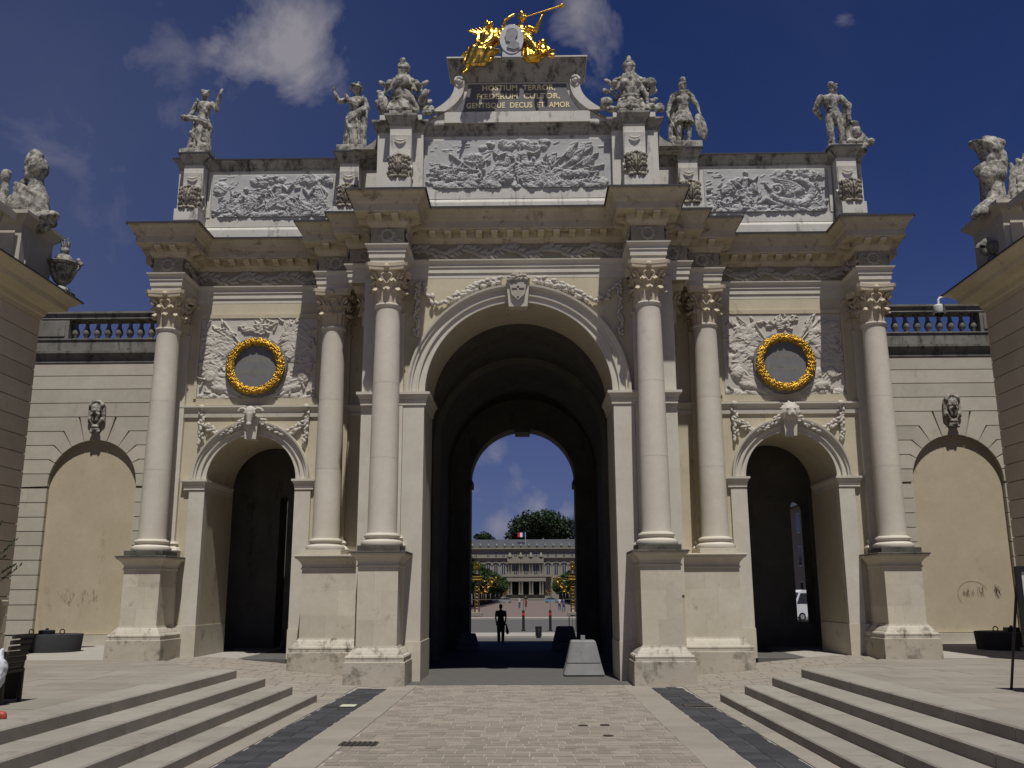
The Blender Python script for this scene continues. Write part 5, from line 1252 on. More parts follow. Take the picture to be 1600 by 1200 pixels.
# 5: warrior with cape, shield and helmet
m = MB()
limb(m, [(-.10, 0, 1.0), (-.14, -.07, .55), (-.16, .0, .1)], [.125, .085, .055]); limb(m, [(.11, 0, 1.0), (.13, -.03, .55), (.12, .02, .1)], [.125, .085, .06])
for x in (-.16, .12): m.cap((x, .03, .06), (x*1.25, -.17, .05), .055, .04)
limb(m, [(0, 0, 1.0), (0, 0, 1.2), (0, -.01, 1.45)], [.18, .165, .20]); m.ell((0, -.01, 1.53), (.25, .14, .13)); m.ell((-.09, -.12, 1.44), (.10, .07, .08)); m.ell((.09, -.12, 1.44), (.10, .07, .08))
for k in range(14): a = 2*math.pi*k/14; m.cap((.17*math.cos(a), .15*math.sin(a), 1.02), (.25*math.cos(a), .21*math.sin(a), .72), .05, .05)
limb(m, [(-.25, 0, 1.56), (-.38, -.04, 1.28), (-.44, -.12, 1.02)], [.085, .065, .045]); hand(m, (-.45, -.14, .97), (0, 0, -1)); m.cap((-.5, -.16, 1.02), (-.16, -.26, .1), .02, .02)
limb(m, [(.25, 0, 1.56), (.38, -.02, 1.28), (.44, -.08, 1.05)], [.085, .065, .045]); hand(m, (.45, -.1, 1.0), (0, 0, -1))
m.ell((.46, -.12, .55), (.24, .07, .42), Matrix.Rotation(R(-8), 3, 'Y') @ Matrix.Rotation(R(35), 3, 'Z'))
for k in range(6): m.cap((-.3+.03*k, .12, 1.55), (-.38+.07*k, .16, .35), .06, .07)
sash(m, [(-.30, .05, 1.58), (-.1, -.14, 1.6), (.15, -.12, 1.62), (.28, .05, 1.55)], .045, 3); sash(m, [(-.32, 0, 1.5), (-.42, .05, 1.2), (-.36, .1, .9)], .06, 3)
m.cap((-.28, .1, .3), (-.3, .1, .05), .1, .14); limb(m, [(0, 0, 1.6), (.0, -.01, 1.74)], [.075, .065]); head(m, (.01, -.03, 1.84), R(25), 0, .105, helmet=True)
m.box(-.36, .4, -.3, .3, -.02, .05)
put_statue('warrior_statue', m, 'statue', (4.88, 25.35, 14.78), 1.04, 'stone warrior in crested helmet and cape holding an oval shield', 'statues on the attic', block=(4.46, 5.32, 24.95, 25.75, 14.5, 14.80))
# 6: nude bearded man leaning on a club
m = MB()
limb(m, [(-.10, 0, 1.0), (-.13, -.03, .55), (-.06, .03, .1)], [.135, .09, .06]); limb(m, [(.11, -.02, 1.0), (.14, -.10, .56), (.16, -.04, .1)], [.135, .09, .06])
for x, y in ((-.06, .05), (.16, -.02)): m.cap((x, y, .06), (x+.03, y-.2, .05), .055, .04)
m.ell((-.12, .03, .3), (.085, .085, .14)); m.ell((.15, -.02, .33), (.085, .09, .14))
limb(m, [(0, 0, 1.0), (-.02, -.01, 1.2), (-.05, -.02, 1.45)], [.19, .175, .22]); m.ell((-.05, -.02, 1.54), (.29, .16, .14)); m.ell((-.15, -.14, 1.47), (.13, .08, .10)); m.ell((.06, -.14, 1.46), (.13, .08, .10))
for k in range(3):
    for x in (-.07, .03): m.ell((x-.02, -.165+.01*k, 1.32-.1*k), (.055, .03, .045))
m.ell((0, -.13, .98), (.05, .05, .06)); limb(m, [(-.32, 0, 1.58), (-.46, .06, 1.26), (-.28, .18, 1.08)], [.105, .085, .06])
limb(m, [(.22, -.02, 1.56), (.42, -.08, 1.30), (.36, -.16, .96)], [.10, .08, .055]); hand(m, (.35, -.18, .90), (0, 0, -1))
limb(m, [(.34, .0, 1.42), (.36, .0, .9), (.42, 0, .1)], [.075, .10, .17]); sash(m, [(.26, -.08, 1.5), (.38, -.14, 1.2), (.40, -.12, .8)], .05, 3)
for k in range(16): t = k/15; m.ell((.46+.22*t+.05*math.sin(k*2), -.02+.1*math.cos(k*2.7), .75-.62*t), (.11+.06*t, .13+.07*t, .11+.05*t))
for k in range(8): m.ell((.25+.09*k, -.12+.05*math.cos(k*2.3), .13+.05*math.sin(k)), (.12, .12, .10))
limb(m, [(-.03, -.02, 1.62), (-.01, -.04, 1.74)], [.09, .08]); head(m, (.01, -.07, 1.83), R(30), R(18), .112, beard=True)
m.box(-.3, .78, -.3, .3, -.02, .06)
put_statue('nude_statue', m, 'statue', (9.28, 25.35, 14.62), 1.06, 'bearded nude stone man leaning on a draped club, rightmost on the attic', 'statues on the attic', block=(9.0, 10.0, 24.95, 25.75, 14.5, 14.64))

# 7: gilded group over the inscription
gg = thing('gilded_group', 'gilded winged figures with a trumpet holding a white portrait medallion, crowning the arch', 'sculpture', (0, 23.4, 16.5))
GY = 23.45
m = MB()    # seated winged figure on the left, legs over the edge
limb(m, [(-.95, GY, 16.72), (-.92, GY-.03, 16.95), (-.86, GY-.08, 17.2)], [.22, .18, .19]); m.ell((-.86, GY-.06, 17.27), (.24, .14, .12))
limb(m, [(-.98, GY-.05, 16.7), (-1.16, GY-.48, 16.62), (-1.34, GY-.52, 16.12), (-1.36, GY-.50, 15.98)], [.16, .13, .085, .06]); m.cap((-1.36, GY-.52, 15.95), (-1.44, GY-.62, 15.83), .055, .035)
limb(m, [(-.84, GY-.05, 16.7), (-.72, GY-.50, 16.55), (-.92, GY-.46, 16.18)], [.16, .13, .08]); limb(m, [(-.72, GY-.5, 16.5), (-.5, GY-.4, 16.6)], [.12, .07])
for k in range(16):
    a = k/15; m.cap((-1.3+.7*a, GY-.42-.08*math.sin(a*3), 16.68-.12*a), (-1.42+.75*a+.05*math.sin(k*2), GY-.5, 16.22-.12*math.sin(a*3.1)+.1*a), .06, .055)
for k in range(6): m.cap((-1.2-.02*k, GY-.1, 16.62+.05*k), (-1.48+.05*k, GY-.15, 16.66+.06*k-.03*k), .07, .06)
sash(m, [(-1.1, GY-.2, 16.75), (-.9, GY-.28, 16.85), (-.7, GY-.2, 17.05), (-.68, GY-.12, 17.25)], .06, 4, .05); sash(m, [(-1.08, GY-.1, 17.1), (-.9, GY-.2, 17.02), (-.7, GY-.15, 17.12)], .045, 3)
limb(m, [(-.68, GY-.06, 17.3), (-.50, GY-.15, 17.12), (-.36, GY-.2, 17.08)], [.08, .06, .045]); hand(m, (-.33, GY-.2, 17.08), (1, 0, 0)); limb(m, [(-1.06, GY-.06, 17.3), (-1.12, GY-.18, 17.02), (-.96, GY-.3, 16.88)], [.08, .06, .045])
limb(m, [(-.84, GY-.07, 17.36), (-.80, GY-.1, 17.48)], [.065, .055]); head(m, (-.77, GY-.13, 17.56), R(28), R(-12), .10, 'bun')
link('winged_figure', remesh(m, 'winged_figure', 'gold', .018, 2, .012, 6), gg)
wing_mb = MB()
for k in range(9):
    t = k/8; a = R(150-75*t); wing_mb.cap((-.92+.04*k, GY+.1, 17.36), (-.92+.04*k+.52*math.cos(a)*(1-.2*t), GY+.14+.02*k, 17.42+.34*math.sin(a)), .07, .045, 8, .5)
link('wing', remesh(wing_mb, 'wing', 'gold', .025, 1, .01, 12), gg)
m = MB()    # trumpeting figure on the right, standing behind the medallion
limb(m, [(.30, GY+.15, 16.95), (.26, GY+.12, 17.2), (.14, GY+.06, 17.5)], [.20, .17, .18]); m.ell((.12, GY+.05, 17.56), (.24, .14, .12)); robe(m, (.36, GY+.1, 17.0), (.44, GY-.05, 16.56), .24, .32, .2, .24, 16, 9)
limb(m, [(.33, GY, 17.56), (.52, GY-.08, 17.42), (.66, GY-.1, 17.72), (.72, GY-.1, 17.88)], [.085, .07, .055, .04]); hand(m, (.74, GY-.1, 17.92), (.3, 0, 1))
limb(m, [(-.08, GY, 17.6), (-.28, GY-.05, 17.52), (-.34, GY-.1, 17.72), (-.16, GY-.1, 17.88)], [.08, .06, .05, .04]); hand(m, (-.12, GY-.1, 17.9), (1, 0, .2))
limb(m, [(.12, GY+.02, 17.64), (.14, GY-.02, 17.76)], [.065, .055]); head(m, (.17, GY-.05, 17.85), R(48), 0, .105, 'bun')
sash(m, [(-.3, GY-.02, 17.5), (-.05, GY-.14, 17.42), (.2, GY-.14, 17.34), (.42, GY-.1, 17.22)], .055, 3, .05); sash(m, [(.1, GY-.08, 17.3), (.35, GY-.2, 17.05), (.55, GY-.25, 16.7)], .06, 4, .05); sash(m, [(-.4, GY-.02, 17.5), (-.5, GY, 17.4), (-.45, GY-.02, 17.25)], .07, 3, .05)
link('trumpeting_figure', remesh(m, 'trumpeting_figure', 'gold', .018, 2, .012, 6), gg)
wing_mb = MB()
for k in range(8): t = k/7; wing_mb.cap((-.1, GY+.2, 17.5), (-.42-.06*k, GY+.25, 17.72-.10*k), .07, .045, 8, .5)
link('wing', remesh(wing_mb, 'wing', 'gold', .025, 1, .01, 12), gg)
part('trumpet', MB().tube([(.28, GY-.14, 17.83), (.70, GY-.14, 17.97), (1.10, GY-.14, 18.10), (1.22, GY-.14, 18.14), (1.30, GY-.14, 18.165)], [.018, .022, .028, .04, .085], 10), 'gold_dull', gg, 50)
m = MB()    # cherub
m.ell((.72, GY-.15, 16.74), (.15, .14, .19)); m.ell((.72, GY-.17, 16.98), (.11, .11, .12)); limb(m, [(.62, GY-.15, 16.86), (.5, GY-.2, 16.95)], [.06, .04]); limb(m, [(.82, GY-.15, 16.86), (.92, GY-.2, 16.75)], [.06, .04]); limb(m, [(.66, GY-.2, 16.62), (.62, GY-.4, 16.58), (.64, GY-.42, 16.45)], [.085, .07, .05]); limb(m, [(.78, GY-.2, 16.62), (.86, GY-.38, 16.6), (.88, GY-.38, 16.5)], [.085, .07, .05])
m.ell((.72, GY-.14, 17.03), (.115, .115, .09))
for k in range(5): m.cap((.86, GY-.05, 16.8), (1.05-.02*k, GY, 16.86-.06*k), .05, .03)
m.ell((.98, GY-.1, 16.6), (.16, .12, .1))
link('cherub', remesh(m, 'cherub', 'gold', .022, 1), gg)
md = part('medallion', MB().prism([(-.14+.33*math.cos(a*math.pi/20), 17.04+.45*math.sin(a*math.pi/20)) for a in range(40)], GY-.30, GY-.18).box(-.4, .12, GY-.28, GY+.1, 16.5, 16.66), 'medal', gg)
pf = [(-.03, .30), (-.10, .28), (-.16, .22), (-.17, .16), (-.155, .12), (-.215, .04), (-.19, .02), (-.19, -.01), (-.18, -.03), (-.19, -.06), (-.15, -.12), (-.08, -.11), (-.05, -.16), (-.16, -.30), (.05, -.36), (.22, -.30), (.20, -.16), (.08, -.10), (.10, .0), (.16, .06), (.17, .18), (.10, .28)]
part('portrait_profile', MB().prism([(-.13+x*.95, 17.06+z) for x, z in pf], GY-.335, GY-.29), 'medal_dark', md)

gg.location.z -= .06
# 8, 9: trophies on the flanking houses
def roof_trophy(kind):
    m = MB(); rr_ = random.Random(40+kind)
    if kind == 0:       # helmet turned away on a heap of drapery, small figure behind
        limb(m, [(.55, 0, .1), (.5, 0, .7), (.48, 0, 1.05)], [.42, .36, .24]); sash(m, [(.0, -.2, .9), (.3, -.35, .75), (.62, -.33, .55), (.9, -.1, .35)], .10, 5, .09)
        m.cap((.48, 0, 1.1), (.46, 0, 1.35), .20, .20); m.ell((.50, -.03, 1.66), (.27, .31, .34)); m.ell((.40, .02, 1.86), (.24, .28, .27))
        for k in range(9): a = R(-40+k*26); m.ell((.33-.21*math.cos(a)*.7, .0, 1.72+.40*math.sin(a)), (.13, .14, .14))
        for k in range(6): m.ell((.62-.02*k, -.16, 2.0-.07*k), (.07, .09, .06))
        m.cap((-.35, -.1, .3), (-.38, -.1, 1.15), .18, .11); m.ell((-.38, -.12, 1.36), (.14, .15, .19)); m.ell((-.36, -.1, 1.5), (.14, .14, .1)); m.cap((-.0, .1, .4), (.05, .1, 1.1), .15, .1); m.ell((.05, .08, 1.25), (.11, .12, .13))
        m.ell((.18, -.28, .50), (.38, .10, .30), Matrix.Rotation(R(30), 3, 'Y')); m.ell((.18, -.33, .50), (.29, .08, .22), Matrix.Rotation(R(30), 3, 'Y'))
        for k in range(14): m.ell((-.5+.13*k, -.2+.08*math.cos(k*2.1), .14+.06*math.sin(k*1.7)), (.15, .17, .13))
        for k in range(8): m.ell((.98+.12*math.cos(k*1.9), -.1, -.05+.14*math.sin(k*2.2)), (.13, .14, .12))
        for k in range(7): m.cap((-.7, .1, .3), (-.8+.05*k, .1, 1.0-.08*k), .06, .05)
    else:               # broad brimmed helmet on a bust, quiver of arrows
        limb(m, [(-.45, 0, .2), (-.45, 0, .75), (-.42, -.03, 1.0)], [.30, .27, .33]); m.ell((-.45, -.03, 1.12), (.42, .28, .22)); m.ell((-.62, -.22, .9), (.22, .15, .2))
        m.ell((-.40, -.03, 1.62), (.30, .32, .32)); m.ell((-.34, .05, 1.82), (.22, .26, .2)); m.ell((-.62, -.10, 1.70), (.36, .30, .06), Matrix.Rotation(R(22), 3, 'Y')); m.ell((-.55, -.1, 1.60), (.26, .24, .05), Matrix.Rotation(R(10), 3, 'Y')); m.cap((-.44, .02, 1.95), (-.1, .05, 1.85), .10, .13); m.ell((-.5, -.1, 1.36), (.16, .2, .16)); m.cap((-.3, -.15, 1.6), (-.25, -.2, 1.2), .08, .06)
        for k in range(6): m.cap((-.3+.01*k, -.28, 1.52-.06*k), (-.12, -.2, 1.5-.06*k), .03, .03)
        m.cap((.1, -.05, .3), (.55, 0, 1.35), .16, .2); m.ell((.95, .0, .8), (.3, .2, .45)); m.ell((.55, -.2, .55), (.3, .12, .3))
        for k in range(6): m.cap((-.05+.08*k, 0, .3), (.1+.17*k, .05, 1.55-.12*abs(k-3)), .08, .05); m.ell((.1+.17*k, .05, 1.6-.12*abs(k-3)), (.06, .06, .12))
        for k in range(10): a = k*.63; m.ell((.0+.17*math.cos(a), -.3, .42+.17*math.sin(a)), (.06, .06, .06))
        m.ell((0, -.3, .42), (.09, .07, .09)); m.cap((-.55, -.2, .25), (-.95, -.3, -.1), .16, .19); m.lathe([(.12, -.02), (.2, 0), (.19, .05)], 12, (-1.0, -.3, -.2)); sash(m, [(.1, -.2, .7), (.5, -.25, .6), (.9, -.1, .9)], .1, 4, .08)
        for k in range(10): m.ell((-.2+.14*k, -.15+.1*math.cos(k*2.1), .15+.06*math.sin(k*1.7)), (.16, .18, .14))
    return m
put_statue('roof_trophy', roof_trophy(0), 'statue', (-14.35, 24.85, HZ+1.72), 1.02, 'sandy stone trophy with a crested helmet seen from behind on the left house', 'trophies on the flanking houses', .045, None, .014, cat='trophy')
put_statue('roof_trophy', roof_trophy(1), 'statue', (13.9, 24.85, HZ+1.72), 1.17, 'grey stone trophy with a brimmed helmet and quiver on the right house', 'trophies on the flanking houses', .045, None, .014, cat='trophy')
def urn(cx, cy, z):
    t = thing('stone_urn', 'blackened stone urn with ram-horn handles at the end of the left house', 'urn', (cx, cy, z))
    part('foot', MB().cbox(cx-.3, cx+.3, cy-.3, cy+.3, z, z+.12, .02).lathe([(.27, .12), (.24, .2), (.13, .27), (.12, .34)], 20, (cx, cy, z)), 'statue', t, 40)
    mb = MB(); n = 48; prof = [(.12, .33), (.2, .40), (.29, .55), (.36, .75), (.39, .86)]
    vs = []; fs = []
    for r_, h in prof:
        for k in range(n): a = 2*math.pi*k/n; q = r_*(1+(.06 if k % 4 < 2 else -.03)); vs.append((cx+q*math.cos(a), cy+q*math.sin(a), z+h))
    for j in range(len(prof)-1):
        for k in range(n): fs.append((j*n+k, j*n+(k+1) % n, (j+1)*n+(k+1) % n, (j+1)*n+k))
    part('bowl', mb.add(vs, fs), 'statue', t, 30)
    part('rim', MB().lathe([(.38, .85), (.46, .88), (.48, .95), (.40, 1.0), (.2, 1.02)], 28, (cx, cy, z)), 'wing_soot', t, 40)
    part('lid', MB().lathe([(.26, 1.0), (.25, 1.12), (.17, 1.22), (.08, 1.26)], 20, (cx, cy, z)), 'statue', t, 40)
    fl = MB().ell((cx, cy, z+1.38), (.13, .13, .14))
    for k in range(9): a = k*.7; fl.cap((cx+.06*math.cos(a), cy+.06*math.sin(a), z+1.42), (cx+.13*math.cos(a), cy+.13*math.sin(a), z+1.62+.05*(k % 3)), .045, .015, 6)
    part('flame_finial', fl, 'statue', t, 60)
    for q in (-1, 1): part('handle', MB().tube([(cx+q*(.44+.13*math.cos(k*.5)*(1-k/22)), cy-.05, z+.82+.17*math.sin(k*.5+.5)*(1-k/22)) for k in range(16)], [.06*(1-k/26) for k in range(16)], 8).ell((cx+q*.46, cy-.05, z+1.03), (.08, .09, .08)), 'statue', t, 60)
urn(-13.42, 25.95, HZ-.06)
t = thing('scroll_bracket', 'dark carved stone scrolls beside the parapet pier of the right house', 'bracket', (13.2, 25.2, HZ))
part('upper_scroll', MB().tube([(12.98-.28*(k/18)-.17*math.sin(k*.45)*(1-k/30), 24.6, HZ+.62+.2*math.cos(k*.45)*(1-k/30)) for k in range(19)], [.11*(1-k/34) for k in range(19)], 8).ell((13.08, 24.6, HZ+.62), (.22, .2, .2)), 'wing_soot', t, 60)
part('lower_scroll', MB().tube([(13.06-.14*math.cos(k*.45)*(1-k/30), 24.6, HZ+.2+.16*math.sin(k*.45)*(1-k/30)) for k in range(19)], [.08*(1-k/34) for k in range(19)], 8), 'wing_soot', t, 60)

# ------------------------------------------------------------------ concrete blocks, posts and people
def truncated_block(cx, cy, w0, w1, d0, d1, h, z0, lab, mat='concrete', lug=True, name='concrete_block'):
    t = thing(name, lab, 'barrier block', (cx, cy, z0), 'concrete barrier blocks')
    def rect(w, d, b=.06):
        w /= 2; d /= 2; return [(cx-w+b, cy-d), (cx+w-b, cy-d), (cx+w, cy-d+b), (cx+w, cy+d-b), (cx+w-b, cy+d), (cx-w+b, cy+d), (cx-w, cy+d-b), (cx-w, cy-d+b)]
    def lerp(q): return w0+(w1-w0)*q, d0+(d1-d0)*q
    mb = MB(); mb.frustum(rect(w0-.06, d0-.06), z0, rect(w0, d0), z0+.04); a = lerp(.36)
    mb.frustum(rect(w0, d0), z0+.041, rect(*a), z0+h*.36)
    part('lower_block', mb, mat, t); b = lerp(.385)
    mb = MB().frustum(rect(a[0]-.05, a[1]-.05), z0+h*.361, rect(b[0]-.05, b[1]-.05), z0+h*.384)
    part('joint', mb, 'grate_void', t)
    mb = MB().frustum(rect(*b), z0+h*.385, rect(w1+.03, d1+.03), z0+h*.97); mb.frustum(rect(w1+.03, d1+.03), z0+h*.9701, rect(w1-.03, d1-.03), z0+h)
    part('upper_block', mb, mat, t)
    if lug: part('lug', MB().cbox(cx-.055, cx+.055, cy-.05, cy+.05, z0+h, z0+h+.12, .01), mat, t)
    for q in (-1, 1): part('fixing_hole', MB().ell((cx+q*.17, cy-(d0+(d1-d0)*.72)/2+.003, z0+h*.70), (.018, .012, .018), None, 8, 6), 'grate_void', t)
truncated_block(1.60, 25.0, 1.02, .60, 1.0, .6, .86, .012, 'pale sunlit truncated concrete block beside the right pier of the arch')
truncated_block(1.55, 36.2, 1.05, .6, 1.0, .6, .86, .012, 'dark shaded truncated concrete block at the far right of the passage', lug=False)
truncated_block(-2.05, 36.0, .9, .5, 1.0, .6, .62, .012, 'dark shaded low concrete block at the far left of the passage', lug=False)
t = thing('litter_bin', 'dark short cylindrical bin in the shade behind the arch', 'bin', (.66, 46.6, 0))
part('body', MB().lathe([(.15, 0), (.155, .5), (.13, .54)], 18, (.66, 46.6, 0)), 'black', t, 40); part('rim', MB().lathe([(.157, .48), (.17, .5), (.17, .54), (.12, .55)], 18, (.66, 46.6, 0)), 'iron', t, 40)
t = thing('metal_barrier', 'thin tubular metal crowd barrier by the right jamb of the far opening', 'barrier', (2.5, 44.5, 0))
part('frame', MB().tube([(2.05, 44.5, .0), (2.05, 44.5, 1.0), (2.12, 44.5, 1.1), (3.4, 44.5, 1.1), (3.47, 44.5, 1.0), (3.47, 44.5, 0)], .022, 8), 'iron', t, 60); part('rail', MB().tube([(2.05, 44.5, .25), (3.47, 44.5, .25)], .018, 6), 'iron', t, 60)
for k in range(9): part('bar', MB().tube([(2.2+k*.14, 44.5, .25), (2.2+k*.14, 44.5, 1.1)], .009, 6), 'iron', t, 60)
for q in (2.2, 3.3): part('foot', MB().tube([(q, 44.2, .02), (q, 44.5, .12), (q, 44.8, .02)], .02, 6), 'iron', t, 60)
for x, lab in ((-.12, 'left of two black bollards with an orange band in the sunlit road'), (1.42, 'right of two black bollards with an orange band in the sunlit road')):
    t = thing('bollard', lab, 'bollard', (x, 55.5, 0), 'banded bollards in the road')
    part('post', MB().lathe([(.12, 0), (.12, .06), (.075, .1), (.075, 1.12), (.05, 1.18), (.02, 1.2)], 14, (x, 55.5, 0)), 'black', t, 40)
    part('band', MB().lathe([(.08, .88), (.082, .9), (.082, 1.0), (.08, 1.02)], 14, (x, 55.5, 0)), 'red', t, 40)
    part('mast', MB().tube([(x, 55.5, 1.15), (x, 55.5, 1.78)], .012, 6), 'iron', t)
t = thing('height_wire', 'thin grey rail strung across the road on two slim posts', 'wire', (0, 60, 0))
part('rail', MB().tube([(-6.5, 60, 1.75), (6.8, 60, 1.75)], .018, 6), 'iron', t)
for x in (-6.5, 6.8): part('post', MB().tube([(x, 60, .0), (x, 60, 1.78)], .03, 8), 'iron', t)

def person(loc, lab, top, legs, h=1.7, rot=0., bag=False, stride=.12, arms='down', hair='hair', seated=False):
    t = thing('person', lab, 'person', loc, 'people beyond the arch' if loc[1] > 60 else None)
    s_ = h/1.75
    body = MB()
    hip = .92
    for q, st in ((-1, stride), (1, -stride)):
        body.cap((q*.09, 0, hip), (q*.095, -st*.6-.02, .50), .085, .062); body.cap((q*.095, -st*.6-.02, .5), (q*.09, st*.5-st, .09), .06, .042); body.cap((q*.09, -st*.5+.03, .05), (q*.10, -st*.5-.15, .04), .045, .035)
    body.cap((0, 0, .93), (0, 0, 1.12), .135, .125); body.cap((0, 0, 1.12), (0, 0, 1.36), .125, .14); body.ell((0, 0, 1.41), (.19, .095, .075))
    for q in (-1, 1):
        body.cap((q*.185, 0, 1.41), (q*.235, .02, 1.14), .052, .042); body.cap((q*.235, .02, 1.14), (q*.20 if arms == 'hip' else q*.24, -.05, .90), .04, .03); hand(body, (q*.20 if arms == 'hip' else q*.245, -.06, .86), (0, -.1, -1), .034)
    body.cap((0, 0, 1.43), (0, -.01, 1.54), .055, .05); body.ell((0, -.01, 1.63), (.072, .09, .108)); body.ell((0, -.03, 1.57), (.05, .055, .05)); body.cap((0, -.09, 1.635), (0, -.115, 1.60), .012, .017)
    for q in (-1, 1): body.ell((q*.075, 0, 1.63), (.014, .025, .032)); body.ell((q*.03, -.083, 1.65), (.018, .012, .01))
    mtx = Matrix.Translation(loc) @ Matrix.Rotation(rot, 4, 'Z') @ Matrix.Scale(s_, 4)
    vox = .02 if loc[1] < 60 else .045
    link('body', remesh(body.xf(mtx), 'body', 'skin', vox*s_, 1), t)
    c = MB().cap((0, 0, 1.0), (0, 0, 1.14), .155, .142).cap((0, 0, 1.12), (0, 0, 1.35), .142, .155).ell((0, 0, 1.40), (.205, .11, .075))
    for q in (-1, 1): c.cap((q*.19, 0, 1.40), (q*.215, .01, 1.24), .066, .06)
    link('shirt', remesh(c.xf(mtx), 'shirt', top, vox*s_, 1), t)
    c = MB().cap((0, 0, .93), (0, 0, 1.02), .155, .155)
    for q, st in ((-1, stride), (1, -stride)): c.cap((q*.09, 0, .92), (q*.095, -st*.6-.02, .50), .105, .082); c.cap((q*.095, -st*.6-.02, .5), (q*.09, -st*.5, .13), .08, .07)
    link('trousers', remesh(c.xf(mtx), 'trousers', legs, vox*s_, 1), t)
    c = MB().ell((0, .012, 1.66), (.084, .098, .10)).ell((0, .06, 1.62), (.075, .06, .1)); part('hair', c.xf(mtx), hair, t, 180)
    if bag:
        c = MB().cap((-.26, 0, .82), (-.30, .02, .52), .05, .12, 10, .5).tube([(-.24, -.04, .92), (-.28, 0, .84)], .014, 6); link('shoulder_bag', remesh(c.xf(mtx), 'shoulder_bag', 'cloth_dark', vox, 1), t)
    return t
person((-1.0, 41.5, .0), 'dark silhouetted person with a bag walking away at the end of the passage', 'cloth_dark', 'cloth_dark', 1.64, math.pi, True, .05, 'hip')
person((-1.35, 150, 0), 'pedestrian in pale clothes on the gravel, left of the cyclist', 'cloth_white', 'cloth_blue', 1.75, .3)
person((4.2, 128, 0), 'pedestrian in white top near the right gilded gate post', 'cloth_white', 'cloth_blue', 1.72, 2.6)
person((4.4, 118, 0), 'pedestrian in blue trousers walking by the right gilded gate post', 'cloth_blue', 'cloth_blue', 1.7, 2.0, stride=.2)
pr_ = person((-.3, 140, .28), 'cyclist in dark top and red shorts on the pink gravel', 'cloth_dark', 'cloth_red', 1.75, 0, stride=.25)
t = thing('bicycle', 'thin bicycle under the cyclist on the pink gravel', 'bicycle', (-.3, 140, 0))
for y, nm in ((139.5, 'wheel'), (140.55, 'wheel')):
    part(nm, MB().prism([(y+.34*math.cos(a*math.pi/10), .34+.34*math.sin(a*math.pi/10)) for a in range(20)], -.32, -.28, 'x'), 'tyre', t)
part('frame', MB().tube([(-.3, 139.5, .34), (-.3, 139.7, .95), (-.3, 140.3, .9), (-.3, 140.0, .3), (-.3, 139.7, .95)], .02, 6).tube([(-.3, 140.3, .95), (-.3, 140.55, .34), (-.3, 140.0, .3)], .02, 6), 'iron', t); part('handlebar', MB().tube([(-.58, 139.72, 1.0), (-.02, 139.72, 1.0)], .02, 6), 'black', t)

# terrace things at the picture edges
def leaf_cloud(mb, c, rad, n, size, rr_, flat=.5):
    for _ in range(n):
        while True:
            p = Vector((rr_.uniform(-1, 1), rr_.uniform(-1, 1), rr_.uniform(-1, 1)))
            if p.length < 1: break
        if p.length > 0: p = p*(.55+.45*rr_.random())/max(p.length, .5)
        q = Vector(c)+Vector((p.x*rad[0], p.y*rad[1], p.z*rad[2])); s_ = size*rr_.uniform(.6, 1.3)
        a = Vector((rr_.uniform(-1, 1), rr_.uniform(-1, 1), rr_.uniform(-.6, .9))).normalized(); b = a.cross(Vector((rr_.uniform(-1, 1), rr_.uniform(-1, 1), rr_.uniform(-1, 1)))).normalized()
        mb.add([q-a*s_, q+b*s_*flat, q+a*s_, q-b*s_*flat], [(0, 1, 2, 3)])
PX, PY = -7.66, 13.4
t = thing('planter', 'tall cream planter at the left edge of the terrace', 'planter', (PX, PY, .63))
part('pot', MB().frustum([(PX-.26, PY-.26), (PX+.26, PY-.26), (PX+.26, PY+.26), (PX-.26, PY+.26)], .63, [(PX-.36, PY-.36), (PX+.36, PY-.36), (PX+.36, PY+.36), (PX-.36, PY+.36)], 1.88), 'clay', t); part('rim', MB().cbox(PX-.38, PX+.38, PY-.38, PY+.38, 1.88, 1.96, .015), 'clay', t)
t = thing('olive_shrub', 'small olive shrub growing in the cream planter at the left edge', 'shrub', (PX, PY, 1.9))
lm = MB(); rr_ = random.Random(77); st = MB()
for k in range(26):
    a = k*2.4; L = rr_.uniform(.2, .42); z0 = rr_.uniform(2.0, 2.65); e = Vector((PX+L*math.cos(a), PY+L*.7*math.sin(a), z0+rr_.uniform(.0, .35))); b0 = Vector((PX, PY, z0-.15))
    st.tube([b0, b0.lerp(e, .5)+Vector((0, 0, .03)), e], [.012, .008, .004], 5)
    for j in range(46):
        q = b0.lerp(e, .25+.75*j/25); dr = Vector((rr_.uniform(-.6, .6), rr_.uniform(-.6, .6), rr_.uniform(-.1, .7)))+(e-b0).normalized(); dr.normalize(); sd_ = dr.cross(Vector((rr_.uniform(-1, 1), .4, rr_.uniform(-1, 1)))).normalized(); l_ = rr_.uniform(.05, .085)
        lm.add([q, q+dr*l_*.5+sd_*.014, q+dr*l_, q+dr*l_*.5-sd_*.014], [(0, 1, 2, 3)])
st.tube([(PX, PY, 1.9), (PX+.02, PY, 2.3), (PX, PY, 2.8)], [.03, .025, .015], 7); part('trunk', st, 'bark', t, 60)
lf = part('leaves', lm, 'leaf_olive', t); lf['kind'] = 'stuff'
WX, WYY = -6.86, 12.9
t = thing('wicker_chair', 'dark wicker terrace chair at the left edge', 'chair', (WX, WYY, .63))
part('seat', MB().cbox(WX-.26, WX+.24, WYY-.26, WYY+.26, 1.02, 1.08, .02), 'wicker', t)
for k in range(6): part('back_slat', MB().cbox(WX+.20+.018*k, WX+.235+.018*k, WYY-.25, WYY+.25, 1.09+.075*k, 1.145+.075*k, .008), 'wicker', t)
